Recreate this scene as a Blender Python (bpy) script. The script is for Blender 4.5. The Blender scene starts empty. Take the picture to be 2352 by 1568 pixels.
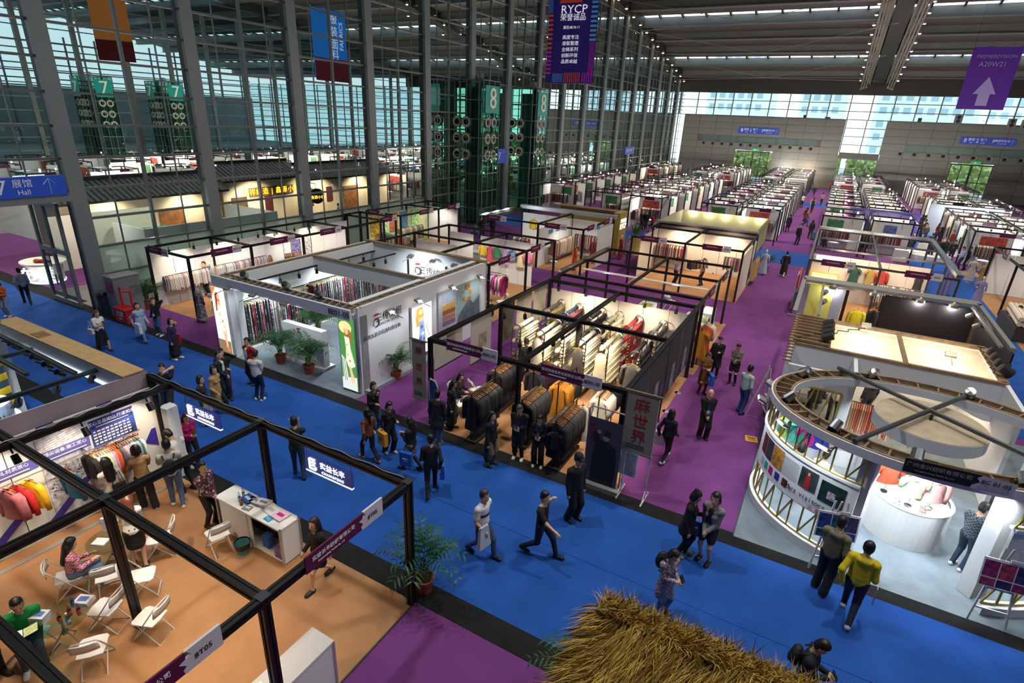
# Trade-fair hall: curtain wall, arched roof, shell booths, carpeted aisles, visitors.  Units are metres; x runs along
# the blue aisle, y away from the gallery along the purple aisles, z up; the viewer stands on a gallery 9 m up.
import bpy, math, random
import numpy as np
from mathutils import Matrix, Vector
random.seed(7); RNG=np.random.default_rng(7)
S=bpy.context.scene; COL=S.collection
sin,cos,pi,rad=math.sin,math.cos,math.pi,math.radians
# ---------------------------------------------------------------- camera, world, exposure
cam=bpy.data.cameras.new('camera'); camo=bpy.data.objects.new('camera',cam); COL.objects.link(camo); S.camera=camo
yaw,pit,rol=-0.49785592,0.38078875,0.04483432
fw=Vector((sin(yaw)*cos(pit),cos(yaw)*cos(pit),-sin(pit))); rt=Vector((cos(yaw),-sin(yaw),0)); upv=rt.cross(fw)
rt2=cos(rol)*rt+sin(rol)*upv; up2=rt2.cross(fw)
camo.matrix_world=Matrix(((rt2.x,up2.x,-fw.x,0),(rt2.y,up2.y,-fw.y,0),(rt2.z,up2.z,-fw.z,9.0),(0,0,0,1)))
cam.sensor_width=36; cam.lens=1280.63*36/2352; cam.clip_end=600
S.view_settings.view_transform='Standard'; S.view_settings.look='None'; S.view_settings.gamma=1; S.view_settings.use_curve_mapping=False
S.view_settings.exposure=0.0
W=bpy.data.worlds.new('sky'); S.world=W; W.use_nodes=True
_n=W.node_tree.nodes; _l=W.node_tree.links; _bg=_n['Background']
_tc=_n.new('ShaderNodeTexCoord'); _sp=_n.new('ShaderNodeSeparateXYZ'); _cr=_n.new('ShaderNodeValToRGB')
_l.new(_tc.outputs['Generated'],_sp.inputs[0]); _l.new(_sp.outputs[2],_cr.inputs[0]); _l.new(_cr.outputs[0],_bg.inputs[0])
_cr.color_ramp.elements[0].position=0; _cr.color_ramp.elements[0].color=(.94,.98,1,1)
_cr.color_ramp.elements[1].position=.7; _cr.color_ramp.elements[1].color=(.7,.86,1,1)
_bg.inputs[1].default_value=2.7
c=S.cycles
c.max_bounces=5; c.diffuse_bounces=3; c.glossy_bounces=2; c.transmission_bounces=2; c.transparent_max_bounces=24
c.caustics_reflective=False; c.caustics_refractive=False; c.sample_clamp_indirect=3; c.adaptive_threshold=.03
HALL=1.15   # strength of the girder floodlights and of the added fill spots
BOOTH=1.9  # strength of booth lamps
# ---------------------------------------------------------------- materials
def lin(h):
    h=h.lstrip('#'); a=[int(h[i:i+2],16)/255 for i in (0,2,4)]
    return tuple(x/12.92 if x<=.04045 else ((x+.055)/1.055)**2.4 for x in a)
MATS={}
def mat(col,rough=.6,metal=0,emit=0,noise=0,scale=8,bump=0,spec=.5,name=None,kind=None):
    key=(col,rough,metal,emit,noise,scale,bump,spec,kind)
    if key in MATS: return MATS[key]
    m=bpy.data.materials.new(name or 'paint'); m.use_nodes=True; nt=m.node_tree; b=nt.nodes['Principled BSDF']
    rgb=lin(col)+(1,)
    b.inputs['Base Color'].default_value=rgb; b.inputs['Roughness'].default_value=rough; b.inputs['Metallic'].default_value=metal
    b.inputs['Specular IOR Level'].default_value=spec
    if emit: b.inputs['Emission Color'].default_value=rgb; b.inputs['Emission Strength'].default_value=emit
    m.diffuse_color=rgb
    if noise or bump or kind:
        tc=nt.nodes.new('ShaderNodeTexCoord'); nz=nt.nodes.new('ShaderNodeTexNoise'); nz.inputs['Scale'].default_value=scale; nz.inputs['Detail'].default_value=4
        nt.links.new(tc.outputs['Object'],nz.inputs['Vector']); fac=nz.outputs['Fac']
        if kind=='stripe':
            w=nt.nodes.new('ShaderNodeTexWave'); w.inputs['Scale'].default_value=scale; w.inputs['Distortion'].default_value=.3
            nt.links.new(tc.outputs['Object'],w.inputs['Vector']); fac=w.outputs['Fac']
        if kind=='check':
            w=nt.nodes.new('ShaderNodeTexChecker'); w.inputs['Scale'].default_value=scale; nt.links.new(tc.outputs['Object'],w.inputs['Vector']); fac=w.outputs['Fac']
        if kind in('floral','spot'):
            w=nt.nodes.new('ShaderNodeTexVoronoi'); w.inputs['Scale'].default_value=scale; nt.links.new(tc.outputs['Object'],w.inputs['Vector']); fac=w.outputs['Distance']
        r=nt.nodes.new('ShaderNodeValToRGB'); n=noise or .1
        r.color_ramp.elements[0].position=.3; r.color_ramp.elements[1].position=.7
        r.color_ramp.elements[0].color=tuple(x*(1-n) for x in rgb[:3])+(1,); r.color_ramp.elements[1].color=tuple(min(1,x*(1+n)+(n*.25 if kind else 0)) for x in rgb[:3])+(1,)
        if kind=='floral':
            r.color_ramp.elements[0].position=.15;r.color_ramp.elements[1].position=.45
            r.color_ramp.elements[0].color=(.62,.58,.52,1); r.color_ramp.elements[1].color=rgb
        nt.links.new(fac,r.inputs[0]); nt.links.new(r.outputs[0],b.inputs['Base Color'])
        if bump:
            bp=nt.nodes.new('ShaderNodeBump'); bp.inputs['Strength'].default_value=bump; bp.inputs['Distance'].default_value=.03
            nt.links.new(fac,bp.inputs['Height']); nt.links.new(bp.outputs[0],b.inputs['Normal'])
    MATS[key]=m; return m
def glass(col='#dff2ee',refl=.5,name='glass',haze=0):
    key=('glass',col,refl,haze)
    if key in MATS: return MATS[key]
    m=bpy.data.materials.new(name); m.use_nodes=True; nt=m.node_tree; nt.nodes.clear()
    o=nt.nodes.new('ShaderNodeOutputMaterial'); t=nt.nodes.new('ShaderNodeBsdfTransparent'); t.inputs[0].default_value=lin(col)+(1,)
    gl=nt.nodes.new('ShaderNodeBsdfGlossy'); gl.inputs['Roughness'].default_value=.02
    fr=nt.nodes.new('ShaderNodeFresnel'); fr.inputs[0].default_value=1.45
    mu=nt.nodes.new('ShaderNodeMath'); mu.operation='MULTIPLY'; mu.inputs[1].default_value=refl
    ge=nt.nodes.new('ShaderNodeNewGeometry'); m2=nt.nodes.new('ShaderNodeMath'); m2.operation='MULTIPLY_ADD'; m2.inputs[1].default_value=-1; m2.inputs[2].default_value=1; nt.links.new(ge.outputs['Backfacing'],m2.inputs[0])
    m3=nt.nodes.new('ShaderNodeMath'); m3.operation='MULTIPLY'; nt.links.new(fr.outputs[0],m3.inputs[0]); nt.links.new(m2.outputs[0],m3.inputs[1])
    mx=nt.nodes.new('ShaderNodeMixShader'); nt.links.new(m3.outputs[0],mu.inputs[0]); nt.links.new(mu.outputs[0],mx.inputs[0])
    if haze:
        df=nt.nodes.new('ShaderNodeBsdfTranslucent'); df.inputs[0].default_value=lin(col)+(1,); d2=nt.nodes.new('ShaderNodeBsdfDiffuse'); d2.inputs[0].default_value=lin(col)+(1,)
        a=nt.nodes.new('ShaderNodeMixShader'); a.inputs[0].default_value=.5; nt.links.new(df.outputs[0],a.inputs[1]); nt.links.new(d2.outputs[0],a.inputs[2])
        e=nt.nodes.new('ShaderNodeMixShader'); e.inputs[0].default_value=haze; nt.links.new(t.outputs[0],e.inputs[1]); nt.links.new(a.outputs[0],e.inputs[2]); nt.links.new(e.outputs[0],mx.inputs[1])
    else: nt.links.new(t.outputs[0],mx.inputs[1])
    nt.links.new(gl.outputs[0],mx.inputs[2]); nt.links.new(mx.outputs[0],o.inputs[0]); MATS[key]=m; return m
# ---------------------------------------------------------------- mesh building
def rotz(p,a): return (p[0]*cos(a)-p[1]*sin(a),p[0]*sin(a)+p[1]*cos(a),p[2])
class MB:
    def __init__(s): s.v=[];s.f=[];s.m=[]
    def add(s,vs,fs,m=0):
        o=len(s.v); s.v+=[tuple(p) for p in vs]; s.f+=[tuple(i+o for i in f) for f in fs]; s.m+=[m]*len(fs); return s
    def box(s,c,d,rz=0,m=0):
        x,y,z=d[0]/2,d[1]/2,d[2]/2
        vs=[rotz((a*x,b*y,e*z),rz) for e in(-1,1) for b in(-1,1) for a in(-1,1)]
        return s.add([(p[0]+c[0],p[1]+c[1],p[2]+c[2]) for p in vs],[(0,2,3,1),(4,5,7,6),(0,1,5,4),(2,6,7,3),(0,4,6,2),(1,3,7,5)],m)
    def bar(s,p,q,w,h=None,m=0):
        h=h or w; p,q=Vector(p),Vector(q); d=(q-p).normalized(); u=Vector((0,0,1))
        if abs(d.z)>.95: u=Vector((1,0,0))
        a=d.cross(u).normalized(); b=a.cross(d).normalized()
        vs=[e+a*(i*w/2)+b*(j*h/2) for e in(p,q) for i,j in((-1,-1),(1,-1),(1,1),(-1,1))]
        return s.add(vs,[(0,1,2,3),(7,6,5,4),(0,4,5,1),(1,5,6,2),(2,6,7,3),(3,7,4,0)],m)
    def tube(s,pts,r,n=8,m=0,flat=1):
        pts=[Vector(p) for p in pts]; R=r if isinstance(r,(list,tuple)) else [r]*len(pts); o=[]; k=len(pts)
        d0=(pts[1]-pts[0]).normalized(); u=Vector((0,0,1)) if abs(d0.z)<.9 else Vector((0,1,0)); a=d0.cross(u).normalized()
        for i,p in enumerate(pts):
            d=(pts[min(i+1,k-1)]-pts[max(i-1,0)]).normalized(); a=(a-d*a.dot(d)).normalized(); b=d.cross(a)
            o+=[p+(a*cos(2*pi*j/n)+b*sin(2*pi*j/n)*flat)*R[i] for j in range(n)]
        fs=[(i*n+j,i*n+(j+1)%n,(i+1)*n+(j+1)%n,(i+1)*n+j) for i in range(k-1) for j in range(n)]
        fs+=[tuple(range(n))[::-1],tuple((k-1)*n+j for j in range(n))]
        return s.add(o,fs,m)
    def lathe(s,prof,n=16,c=(0,0,0),m=0,a0=0,a1=2*pi,sy=1):
        full=abs(a1-a0-2*pi)<1e-6; cnt=n if full else n+1
        vs=[(c[0]+r*cos(a0+(a1-a0)*j/n),c[1]+sy*r*sin(a0+(a1-a0)*j/n),c[2]+z) for r,z in prof for j in range(cnt)]
        fs=[(i*cnt+j,i*cnt+(j+1)%cnt,(i+1)*cnt+(j+1)%cnt,(i+1)*cnt+j) for i in range(len(prof)-1) for j in range(n)]
        return s.add(vs,fs,m)
    def quad(s,*p,m=0): return s.add(p,[tuple(range(len(p)))],m)
    def ball(s,c,r,n=8,m=0):
        rx,ry,rz=r if isinstance(r,(tuple,list)) else (r,r,r); k=max(4,n//2+1)
        vs=[(c[0]+rx*sin(pi*i/k)*cos(2*pi*j/n),c[1]+ry*sin(pi*i/k)*sin(2*pi*j/n),c[2]-rz*cos(pi*i/k)) for i in range(1,k) for j in range(n)]
        a=len(vs); vs+=[(c[0],c[1],c[2]-rz),(c[0],c[1],c[2]+rz)]
        fs=[(i*n+j,i*n+(j+1)%n,(i+1)*n+(j+1)%n,(i+1)*n+j) for i in range(k-2) for j in range(n)]
        fs+=[(a,(j+1)%n,j) for j in range(n)]+[(a+1,(k-2)*n+j,(k-2)*n+(j+1)%n) for j in range(n)]
        return s.add(vs,fs,m)
    def poly(s,pts,th=0,m=0):
        """flat polygon given as 3d points"""
        return s.add(pts,[tuple(range(len(pts)))],m)
    def mesh(s,name,smooth=False):
        me=bpy.data.meshes.new(name); me.from_pydata(s.v,[],s.f)
        me.polygons.foreach_set('material_index',s.m)
        if smooth: me.polygons.foreach_set('use_smooth',[True]*len(s.f))
        me.update(); return me
def ob(name,geo,mats,parent=None,loc=(0,0,0),rz=0,rot=None,smooth=False,kind=None,label=None):
    me=geo.mesh(name,smooth) if isinstance(geo,MB) else geo
    if not isinstance(mats,(list,tuple)): mats=[mats]
    o=bpy.data.objects.new(name,me)
    if len(me.materials)==0:
        for m in mats: me.materials.append(m)
    else:
        for i,m in enumerate(mats):
            if i<len(me.materials) and me.materials[i]!=m: o.material_slots[i].link='OBJECT'; o.material_slots[i].material=m
    o.location=loc; o.rotation_euler=rot or (0,0,rz); o.parent=parent; COL.objects.link(o)
    if kind: o['kind']=kind
    if label: o['label']=label
    return o
def tag(o,label,cat,group=None):
    o['label']=label; o['category']=cat
    if group: o['group']=group
    return o
def thing(name,label,cat,loc=(0,0,0),rz=0,group=None):
    o=bpy.data.objects.new(name,None); COL.objects.link(o); o.empty_display_size=.1
    o.location=(loc[0],loc[1],loc[2] if len(loc)>2 else 0); o.rotation_euler=(0,0,rz); return tag(o,label,cat,group)
def struct(name,geo,mats,parent=None,**k):
    o=ob(name,geo,mats,parent,**k)
    if parent is None: o['kind']='structure'
    return o
def dup(root,loc,rz=None,label=None,group=None,swap=None):
    def cp(o,par):
        n=o.copy(); COL.objects.link(n); n.parent=par
        if swap and o.type=='MESH':
            for i,sl in enumerate(n.material_slots):
                if sl.material in swap: sl.link='OBJECT'; sl.material=swap[sl.material]
        for ch in CH.get(o.name,()): cp(ch,n)
        return n
    CH={}
    def walk(o):
        ks=[x for x in o.children]; CH[o.name]=ks
        for x in ks: walk(x)
    walk(root)
    n=cp(root,None); n.location=(loc[0],loc[1],loc[2] if len(loc)>2 else 0)
    if rz is not None: n.rotation_euler=(0,0,rz)
    if label: n['label']=label
    if group: n['group']=group
    return n
BOXC={}
def bx(name,parent,c,d,m,rz=0,rot=None,**k):
    key=tuple(round(x,3) for x in d)
    if key not in BOXC: BOXC[key]={}
    me=BOXC[key].get(m.name)
    if me is None: me=MB().box((0,0,0),d).mesh(name); me.materials.append(m); BOXC[key][m.name]=me
    return ob(name,me,m,parent,c,rz,rot,**k)
def profile_mesh(L,w=.1,g=.018,dp=.016):
    h=w/2; pts=[]
    for a in range(4):
        for p in((h,-h),(h,-g),(h-dp,-g),(h-dp,g),(h,g)): pts.append(rotz((p[0],p[1],0),a*pi/2))
    n=len(pts); b=MB(); b.add([(p[0],p[1],z) for z in(0,L) for p in pts],[(i,(i+1)%n,n+(i+1)%n,n+i) for i in range(n)]+[tuple(range(n))[::-1],tuple(range(n,2*n))]); return b.mesh('profile')
PROF={}
def pole(name,parent,p,q,m,w=.1):
    """grooved aluminium profile from p to q"""
    p,q=Vector(p),Vector(q); L=round((q-p).length,2); key=(L,w,m.name)
    if key not in PROF: PROF[key]=profile_mesh(L,w); PROF[key].materials.append(m)
    d=(q-p).normalized(); return ob(name,PROF[key],m,parent,p,rot=d.to_track_quat('Z','Y').to_euler())
def text(s,size,m,parent,loc,rot=(pi/2,0,0),align='CENTER',sp=1.0,ex=.002,wid=None,name='lettering'):
    cu=bpy.data.curves.new(name,'FONT'); cu.body=s; cu.size=size; cu.align_x=align; cu.align_y='CENTER'; cu.extrude=ex; cu.space_character=sp
    cu.resolution_u=2; tmp=bpy.data.objects.new('lettering_curve',cu); me=bpy.data.meshes.new_from_object(tmp); bpy.data.objects.remove(tmp); bpy.data.curves.remove(cu)
    me.materials.clear(); me.materials.append(m); o=bpy.data.objects.new(name,me); COL.objects.link(o); o.parent=parent; o.location=loc; o.rotation_euler=rot
    if wid: o.scale=(wid,1,1)
    return o
def arrow(par,loc,h,rz=0):
    b=MB().bar((0,0,-h/2),(0,0,h/2-.04),h*.12,.01).bar((0,0,h/2),(-h*.36,0,h*.1),h*.12,.01).bar((0,0,h/2),(h*.36,0,h*.1),h*.12,.01); return ob('arrow_mark',b,WINK,par,loc,rz)
LIGHTN=0
def lamp(kind,loc,power,col=(1,1,1),size=.06,aim=None,cone=100,blend=.6):
    global LIGHTN; LIGHTN+=1
    l=bpy.data.lights.new('lamp_light',kind); l.energy=power; l.color=col
    if kind=='AREA': l.size=size
    else: l.shadow_soft_size=size
    if kind=='SPOT': l.spot_size=rad(cone); l.spot_blend=blend
    o=bpy.data.objects.new('lamp_light',l); COL.objects.link(o); o.location=loc
    if aim: o.rotation_euler=(Vector(aim)-Vector(loc)).to_track_quat('-Z','Y').to_euler()
    return o
WARM=(1,.78,.55); NEUT=(1,.93,.84); COOL=(.86,.94,1)
ORD=['first','second','third','fourth','fifth','sixth','seventh','eighth','ninth','tenth','eleventh','twelfth','thirteenth','fourteenth','fifteenth','sixteenth','seventeenth','eighteenth','nineteenth','twentieth']
BLACK=mat('#1c1b1b',.45,.3,name='black_frame'); WHITE=mat('#e9e8e4',.7,name='white_panel'); STEEL=mat('#7d8488',.5,.2,name='grey_steel',noise=.05)
DSTEEL=mat('#3a4041',.5,.3,name='dark_steel'); CHROME=mat('#c9c9c6',.25,1,name='chrome'); PURP=mat('#5d1440',.6,name='plum_board'); TAGW=mat('#d9d2d8',.6,name='pale_tag')
EMW=mat('#fff6e8',.5,emit=8,name='lamp_lens'); INK=mat('#22201f',.6,name='ink'); PAPER=mat('#f3f1ec',.6,name='paper'); WOOD=mat('#8a6a48',.8,noise=.25,scale=6,name='raw_timber')
PLY=mat('#c2a06c',.7,noise=.12,scale=5,name='plywood'); RED=mat('#c01a1e',.5,name='red_paint'); WINK=mat('#ffffff',.6,name='white_ink'); WBAN=mat('#ffffff',.6,emit=.5,name='white_ink')  # WBAN has emission added so banner lettering looks brighter
# ================================================================ floor and carpets
def roofz(y): return 30.106-.03915*y-.000721*y*y
def carpet(name,x0,x1,y0,y1,m,z=.012,label=None):
    b=MB().box(((x0+x1)/2,(y0+y1)/2,z/2),(x1-x0,y1-y0,z)); return struct(name,b,m)
FLOORM=mat('#5c5853',.55,noise=.12,scale=.6,name='hall_floor')
struct('floor',MB().box((-28,44,-.15),(130,140,.3)),FLOORM)
CBLUE=mat('#2755a4',.9,noise=.13,scale=1.3,bump=.1,spec=.12,name='blue_carpet'); CPUR=mat('#713d78',.9,noise=.12,scale=1.1,bump=.1,spec=.12,name='purple_carpet')
CORG=mat('#aa7e58',.9,noise=.1,scale=1.5,bump=.1,spec=.12,name='tan_carpet'); CBLK=mat('#232323',.9,noise=.2,scale=2,spec=.15,name='black_carpet'); CGRY=mat('#76828a',.9,noise=.16,scale=2.2,bump=.1,spec=.12,name='grey_carpet')
for i,(y0,y1) in enumerate(((7.05,9.32),(9.33,11.6))): carpet('carpet_blue_aisle' if i==0 else 'carpet_blue_aisle.001',-46,34,y0,y1,CBLUE)
carpet('carpet_strip_near',-30,34,6.52,7.05,CBLK); carpet('carpet_strip_far',-30,34,11.6,12.1,CBLK)
carpet('carpet_strip_hall_seven',-48,-30,11.6,12.4,CBLK); carpet('carpet_purple_hall_seven',-50,-33,12.4,17,CPUR)
carpet('carpet_purple_front',-5.44,34,-8,6.51,CPUR)
carpet('carpet_purple_field',-28,34,12.1,112,CPUR,.008)
carpet('carpet_cross_aisle',-28,34,44.2,49.3,CBLUE,.014); carpet('carpet_cross_aisle_back',-28,34,83,88,CBLUE,.014)
carpet('carpet_cross_aisle_right',6.2,9.2,22,44.2,CBLUE,.014)
carpet('carpet_tan_front',-13.4,-5.46,-2,6.5,CORG); carpet('carpet_left_stand',-26,-13.6,-2,6.5,mat('#2257a8',.9,noise=.1,scale=1.3,spec=.1),.012)
carpet('carpet_grey_stand',-19.5,-12.45,12.12,20.6,CGRY,.02); carpet('carpet_grey_round_stand',-.3,7.2,11.98,21.4,CGRY,.02)
struct('trim_1',MB().box((-.31,16.6,.02),(.03,9.2,.03)),DSTEEL); struct('trim_2',MB().box((-5.45,2.2,.02),(.03,8.6,.03)),DSTEEL)
for i,(x0,x1,y0,y1) in enumerate(((-26.6,-23.5,13.8,26.2),(-26.8,-23.9,28.2,35),(-19.9,-12.7,20.9,27.9),(-20,-12.8,31.9,37.5),(-9.4,-3.35,12.1,20.5),(-9.5,-3.2,20.8,27.9),(-9.7,-3.4,32,38),(-.3,6,27.9,43.6),(9.2,15.5,26,51))):
    carpet('carpet_tan.%03d'%(i+1),x0,x1,y0,y1,CORG)
# ================================================================ roof
DECK=mat('#5f554c',.8,kind='stripe',noise=.45,scale=4,bump=.4,name='ribbed_deck'); BEAM=mat('#777a78',.6,noise=.06,scale=1,name='roof_beam')
CREAM=mat('#a9a394',.5,name='cream_steel')
YN=[12.3+6.15*n for n in range(-6,17)]
d=MB(); RX0,RX1=-152,36
for n in range(len(YN)):
    y0=YN[n]; y1=y0+6.15; k=n-6
    ya=y0; y2=y1-(1.15 if k%3==2 else 0)
    za,zb=roofz(ya)+1.15,roofz(y2)+1.15
    d.add([(RX0,ya,za),(RX1,ya,za),(RX1,y2,zb),(RX0,y2,zb),(RX0,ya,za+.15),(RX1,ya,za+.15),(RX1,y2,zb+.15),(RX0,y2,zb+.15)],[(0,1,2,3),(7,6,5,4),(0,4,5,1),(2,6,7,3)])
struct('ceiling',d,DECK)
roof=thing('roof_frame','','roof'); del roof['label'],roof['category']; roof['kind']='structure'
for n,y in enumerate(YN):
    z=roofz(y); k=n-6
    b=MB().box(((RX0+RX1)/2,y,z+.65),(RX1-RX0,.5,1.0)); b.box(((RX0+RX1)/2,y-.1,z+.14),(RX1-RX0,1.0,.1)); ob('beam',b,BEAM,roof)
    if k%3==2:
        b=MB()
        x=RX0
        while x<RX1: b.bar((x,y+4.95,roofz(y+4.95)+1.2),(x,y+6.1,roofz(y+6.1)+1.2),.22,.3); x+=3.08
        ob('skylight_bars',b,DSTEEL,roof)
def curve_pts(x,dz,ys): return [(x,y,roofz(y)+dz) for y in ys]
GY=[14+3.3*i for i in range(31)]
for gi,gx in enumerate((-90.2,-59.2,-28.4,2.4,33.2)):
    g=thing('roof_girder','','girder'); del g['label'],g['category']; g['kind']='structure'
    b=MB(); ys=[-20+7*i for i in range(20)]
    w=.85 if gx in(2.4,33.2,-59.2) else .45
    for a,e in zip(ys,ys[1:]):
        p,q=roofz(a)-.3,roofz(e)-.3
        for s in(-w,w): pass
        b.add([(gx-w,a,p),(gx+w,a,p),(gx+w,e,q),(gx-w,e,q),(gx-w,a,p+1.6),(gx+w,a,p+1.6),(gx+w,e,q+1.6),(gx-w,e,q+1.6)],[(0,3,2,1),(0,4,7,3),(1,2,6,5),(4,5,6,7)])
    ob('box_beam',b,mat('#3a372f',.6,name='girder_dark'),g)
    if gx==2.4:
        for s in(-1,1):
            for j in range(3): ob('tie_tube',MB().tube(curve_pts(gx+s*(1.5+.32*j),-.55-.12*j,ys[6:]),.1,7),CREAM,g)
            b=MB()
            for a,e in zip(ys[6:],ys[7:]):
                b.add([(gx+s*1.0,a,roofz(a)-.35),(gx+s*1.0,e,roofz(e)-.35),(gx+s*2.35,e,roofz(e)+1.2),(gx+s*2.35,a,roofz(a)+1.2)],[(0,1,2,3)])
            ob('soffit_plate',b,CREAM,g)
            for a in ys[8:]:
                for j in range(3): ob('tube_joint',MB().ball((gx+s*(1.5+.32*j),a,roofz(a)-.55-.12*j),.2,8),CREAM,g)
    if gx in(2.4,-28.4):
        b=MB()
        for i in range(0,17,2):   # tie rods zig-zag under the roof
            y=YN[6+i]; 
            if y+12.3>113: break
            m=gx-15.4 if gx==2.4 else gx+15.4
            b.tube([(gx,y,roofz(y)-.3),(m,y+6.15,roofz(y+6.15)-1.6),(gx,y+12.3,roofz(y+12.3)-.3)],.035,5)
        ob('tie_rod',b,CREAM,g)
# downlights along the girders
dl=None
LAM=mat('#ffdca8',.5,emit=26,name='warm_lens'); DHOUS=mat('#8b857a',.5,name='lamp_housing')
def downlight(x,y,dz,where):
    global dl
    loc=(x,y,roofz(y)+dz)
    lb='round warm downlight along the '+where
    if dl is None:
        dl=thing('downlight',lb,'lamp',loc,group='downlights along the '+where)
        ob('housing',MB().lathe([(.05,.3),(.2,.3),(.2,0),(.16,0),(.16,.05)],10),DHOUS,dl); ob('lens',MB().lathe([(.0,-.1),(.09,-.08),(.15,-.02),(.17,.05)],10),LAM,dl)
    else: dup(dl,loc,0,lb,'downlights along the '+where)
for y in np.arange(34,113,3.1): downlight(-27.75,float(y),-.35,'roof edge above the glass wall')
for y in np.arange(73,113,3.4): downlight(-.1,float(y),-.3,'left flank of the roof girder'); downlight(4.9,float(y),-.3,'right flank of the roof girder')
for y in np.arange(40,112,4.4): downlight(-57.6,float(y),-.6,'girder of the hall behind the glass'); downlight(-61,float(y),-.6,'girder of the hall behind the glass')
for y in np.arange(40,112,8): downlight(-44,float(y),-.15,'roof beams behind the glass'); downlight(-74,float(y),-.15,'roof beams behind the glass')
for gx,p in((-28,0),(2.4,1),(-59,1)):
    for y in (18,42,66,90):
        if p: lamp('SPOT',(gx,y,roofz(y)-1),9000*HALL,(1,.9,.76),.5,(gx,y,0),140,.8)
for y in (30,58,86): lamp('SPOT',(-73,y,roofz(y)-1),11000*HALL,(.95,.97,1),.5,(-73,y,0),150,.8); lamp('SPOT',(-44,y,roofz(y)-1),7000*HALL,(1,.95,.86),.5,(-44,y,0),140,.8)  # fill spots between the girders, added to brighten the next hall
lamp('SPOT',(-12,8,26),6500*HALL,(.95,.96,1),.5,(-12,9,0),120,.9)
lamp('SPOT',(6,8,26),4500*HALL,(.95,.96,1),.5,(6,9,0),120,.9)
# ================================================================ tall glass wall between the halls
COLM=mat('#868c8d',.45,.2,noise=.04,name='column_steel'); MUL=mat('#6d7272',.4,.4,name='mullion'); GLS=glass('#e2e9e8',.45,'hall_glass')
GX=-28.4
for n in range(-3,17):
    y=YN[n+6]; zt=roofz(y)+.6
    cm=thing('column','','col'); del cm['label'],cm['category']; cm['kind']='structure'; cm.name='trim_%d'%(20+n)
    ob('flange',MB().box((GX+.12,y,zt/2),(.22,.62,zt)),COLM,cm); ob('web',MB().box((GX-.2,y-.1,zt/2),(.42,.3,zt)),mat('#3b4041',.5,.2),cm)
    w=thing('window_%d'%(n+4),'','w'); del w['label'],w['category']; w['kind']='structure'
    y1=y+6.15; door=n==-1; tower=n in(5,6)
    z0=5.3 if n in(-1,-2) else (11.9 if tower else .25)
    ztop=min(roofz(y1),roofz(y))+.6
    zs=[.25+1.28*i for i in range(40) if .25+1.28*i>=z0-.2 and .25+1.28*i<ztop]
    for zz in zs: bx('transom',w,(GX-.05,(y+y1)/2,zz),(.16,6.15-.5,.1),MUL)
    for q,ww in((.25,.05),(.5,.12),(.75,.05)): bx('mullion',w,(GX-.1,y+6.15*q,(zs[0]+ztop)/2),(ww*1.4,ww,ztop-zs[0]),MUL)
    zs.append(ztop)
    for zz,zn in zip(zs,zs[1:]):
        for h in(0,1):
            low=zn<3.0 and 0<=n<=3
            bx('pane',w,(GX-.12,y+6.15*(.25+.5*h),(zz+zn)/2),(.015,3.0,zn-zz-.08),glass('#c9d8d2',.45,'frosted_glass',.45) if low else GLS)
# far side wall of the next hall, seen through two layers of glass
w=thing('window_30','','w'); del w['label'],w['category']; w['kind']='structure'
m=MB()
for y in np.arange(0,114,6.15): m.box((-90.2,y,9),(.5,.5,26))
for z in np.arange(1,24,1.6): m.box((-90.1,56,z),(.15,118,.12))
ob('mullion_grid',m,MUL,w); ob('pane',MB().box((-90.3,56,12),(.03,118,24)),glass('#cbd6d8',.3,'teal_glass'),w)
# ================================================================ end wall at y = 113
CONC=mat('#797b76',.7,noise=.08,scale=.5,name='grey_cladding'); EY=113
def block(name,x0,x1,door,wins,holes):
    t=thing(name,'','wall'); del t['label'],t['category']; t['kind']='structure'
    n=max(1,round((x1-x0)/3.1)); w=(x1-x0)/n
    ob('core',MB().box(((x0+door[0])/2,EY+.35,5.5),(door[0]-x0,.4,11)).box(((x1+door[1])/2,EY+.35,5.5),(x1-door[1],.4,11)).box(((door[0]+door[1])/2,EY+.35,8.2),(door[1]-door[0],.4,5.6)),mat('#5b5d59',.8),t)
    for i in range(n):
        for j in range(10):
            a,b=x0+w*i,x0+w*(i+1); z=j*1.1
            if z<5.2:
                if a<door[1] and b>door[0]:
                    if a<door[0]-.2: b=door[0]
                    elif b>door[1]+.2: a=door[1]
                    else: continue
            if 6.4<z+.55<7.4 and any(wa-.2<(a+b)/2<wb+.2 for wa,wb in wins): continue
            bx('panel',t,((a+b)/2,EY+.08,z+.55),(b-a-.05,.12,1.04),CONC)
    for wa,wb in wins: bx('window_pane',t,((wa+wb)/2,EY+.1,7.15),(wb-wa,.06,1.0),mat('#5f7472',.15,name='dark_glass'))
    for h in holes:
        ob('air_nozzle',MB().lathe([(.16,.02),(.3,-.12),(.42,0),(.42,.1)],14),[mat('#a9a9a2',.5)],t,(h,EY-.02,6.25),rot=(pi/2,0,0)); ob('nozzle_hole',MB().lathe([(0,.02),(.24,.02)],14),mat('#121212',.8),t,(h,EY-.03,6.25),rot=(pi/2,0,0))
    return t
block('wall_end_left',-27.1,-.7,(-17.2,-10.9),[(-23.4+3.26*i,-20.6+3.26*i) for i in range(6)],[-22.9+1.63*i for i in range(12)])
block('wall_end_right',5.3,33,(15,20.4),[(7.9+3.2*i,10.9+3.2*i) for i in range(6)],[8+1.9*i for i in range(11)])
block('wall_end_hall_seven',-56,-29.4,(-46,-40.5),[(-53+3.26*i,-50+3.26*i) for i in range(6)],[-52.5+1.63*i for i in range(12)])
gw=thing('window_31','','w'); del gw['label'],gw['category']; gw['kind']='structure'
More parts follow.
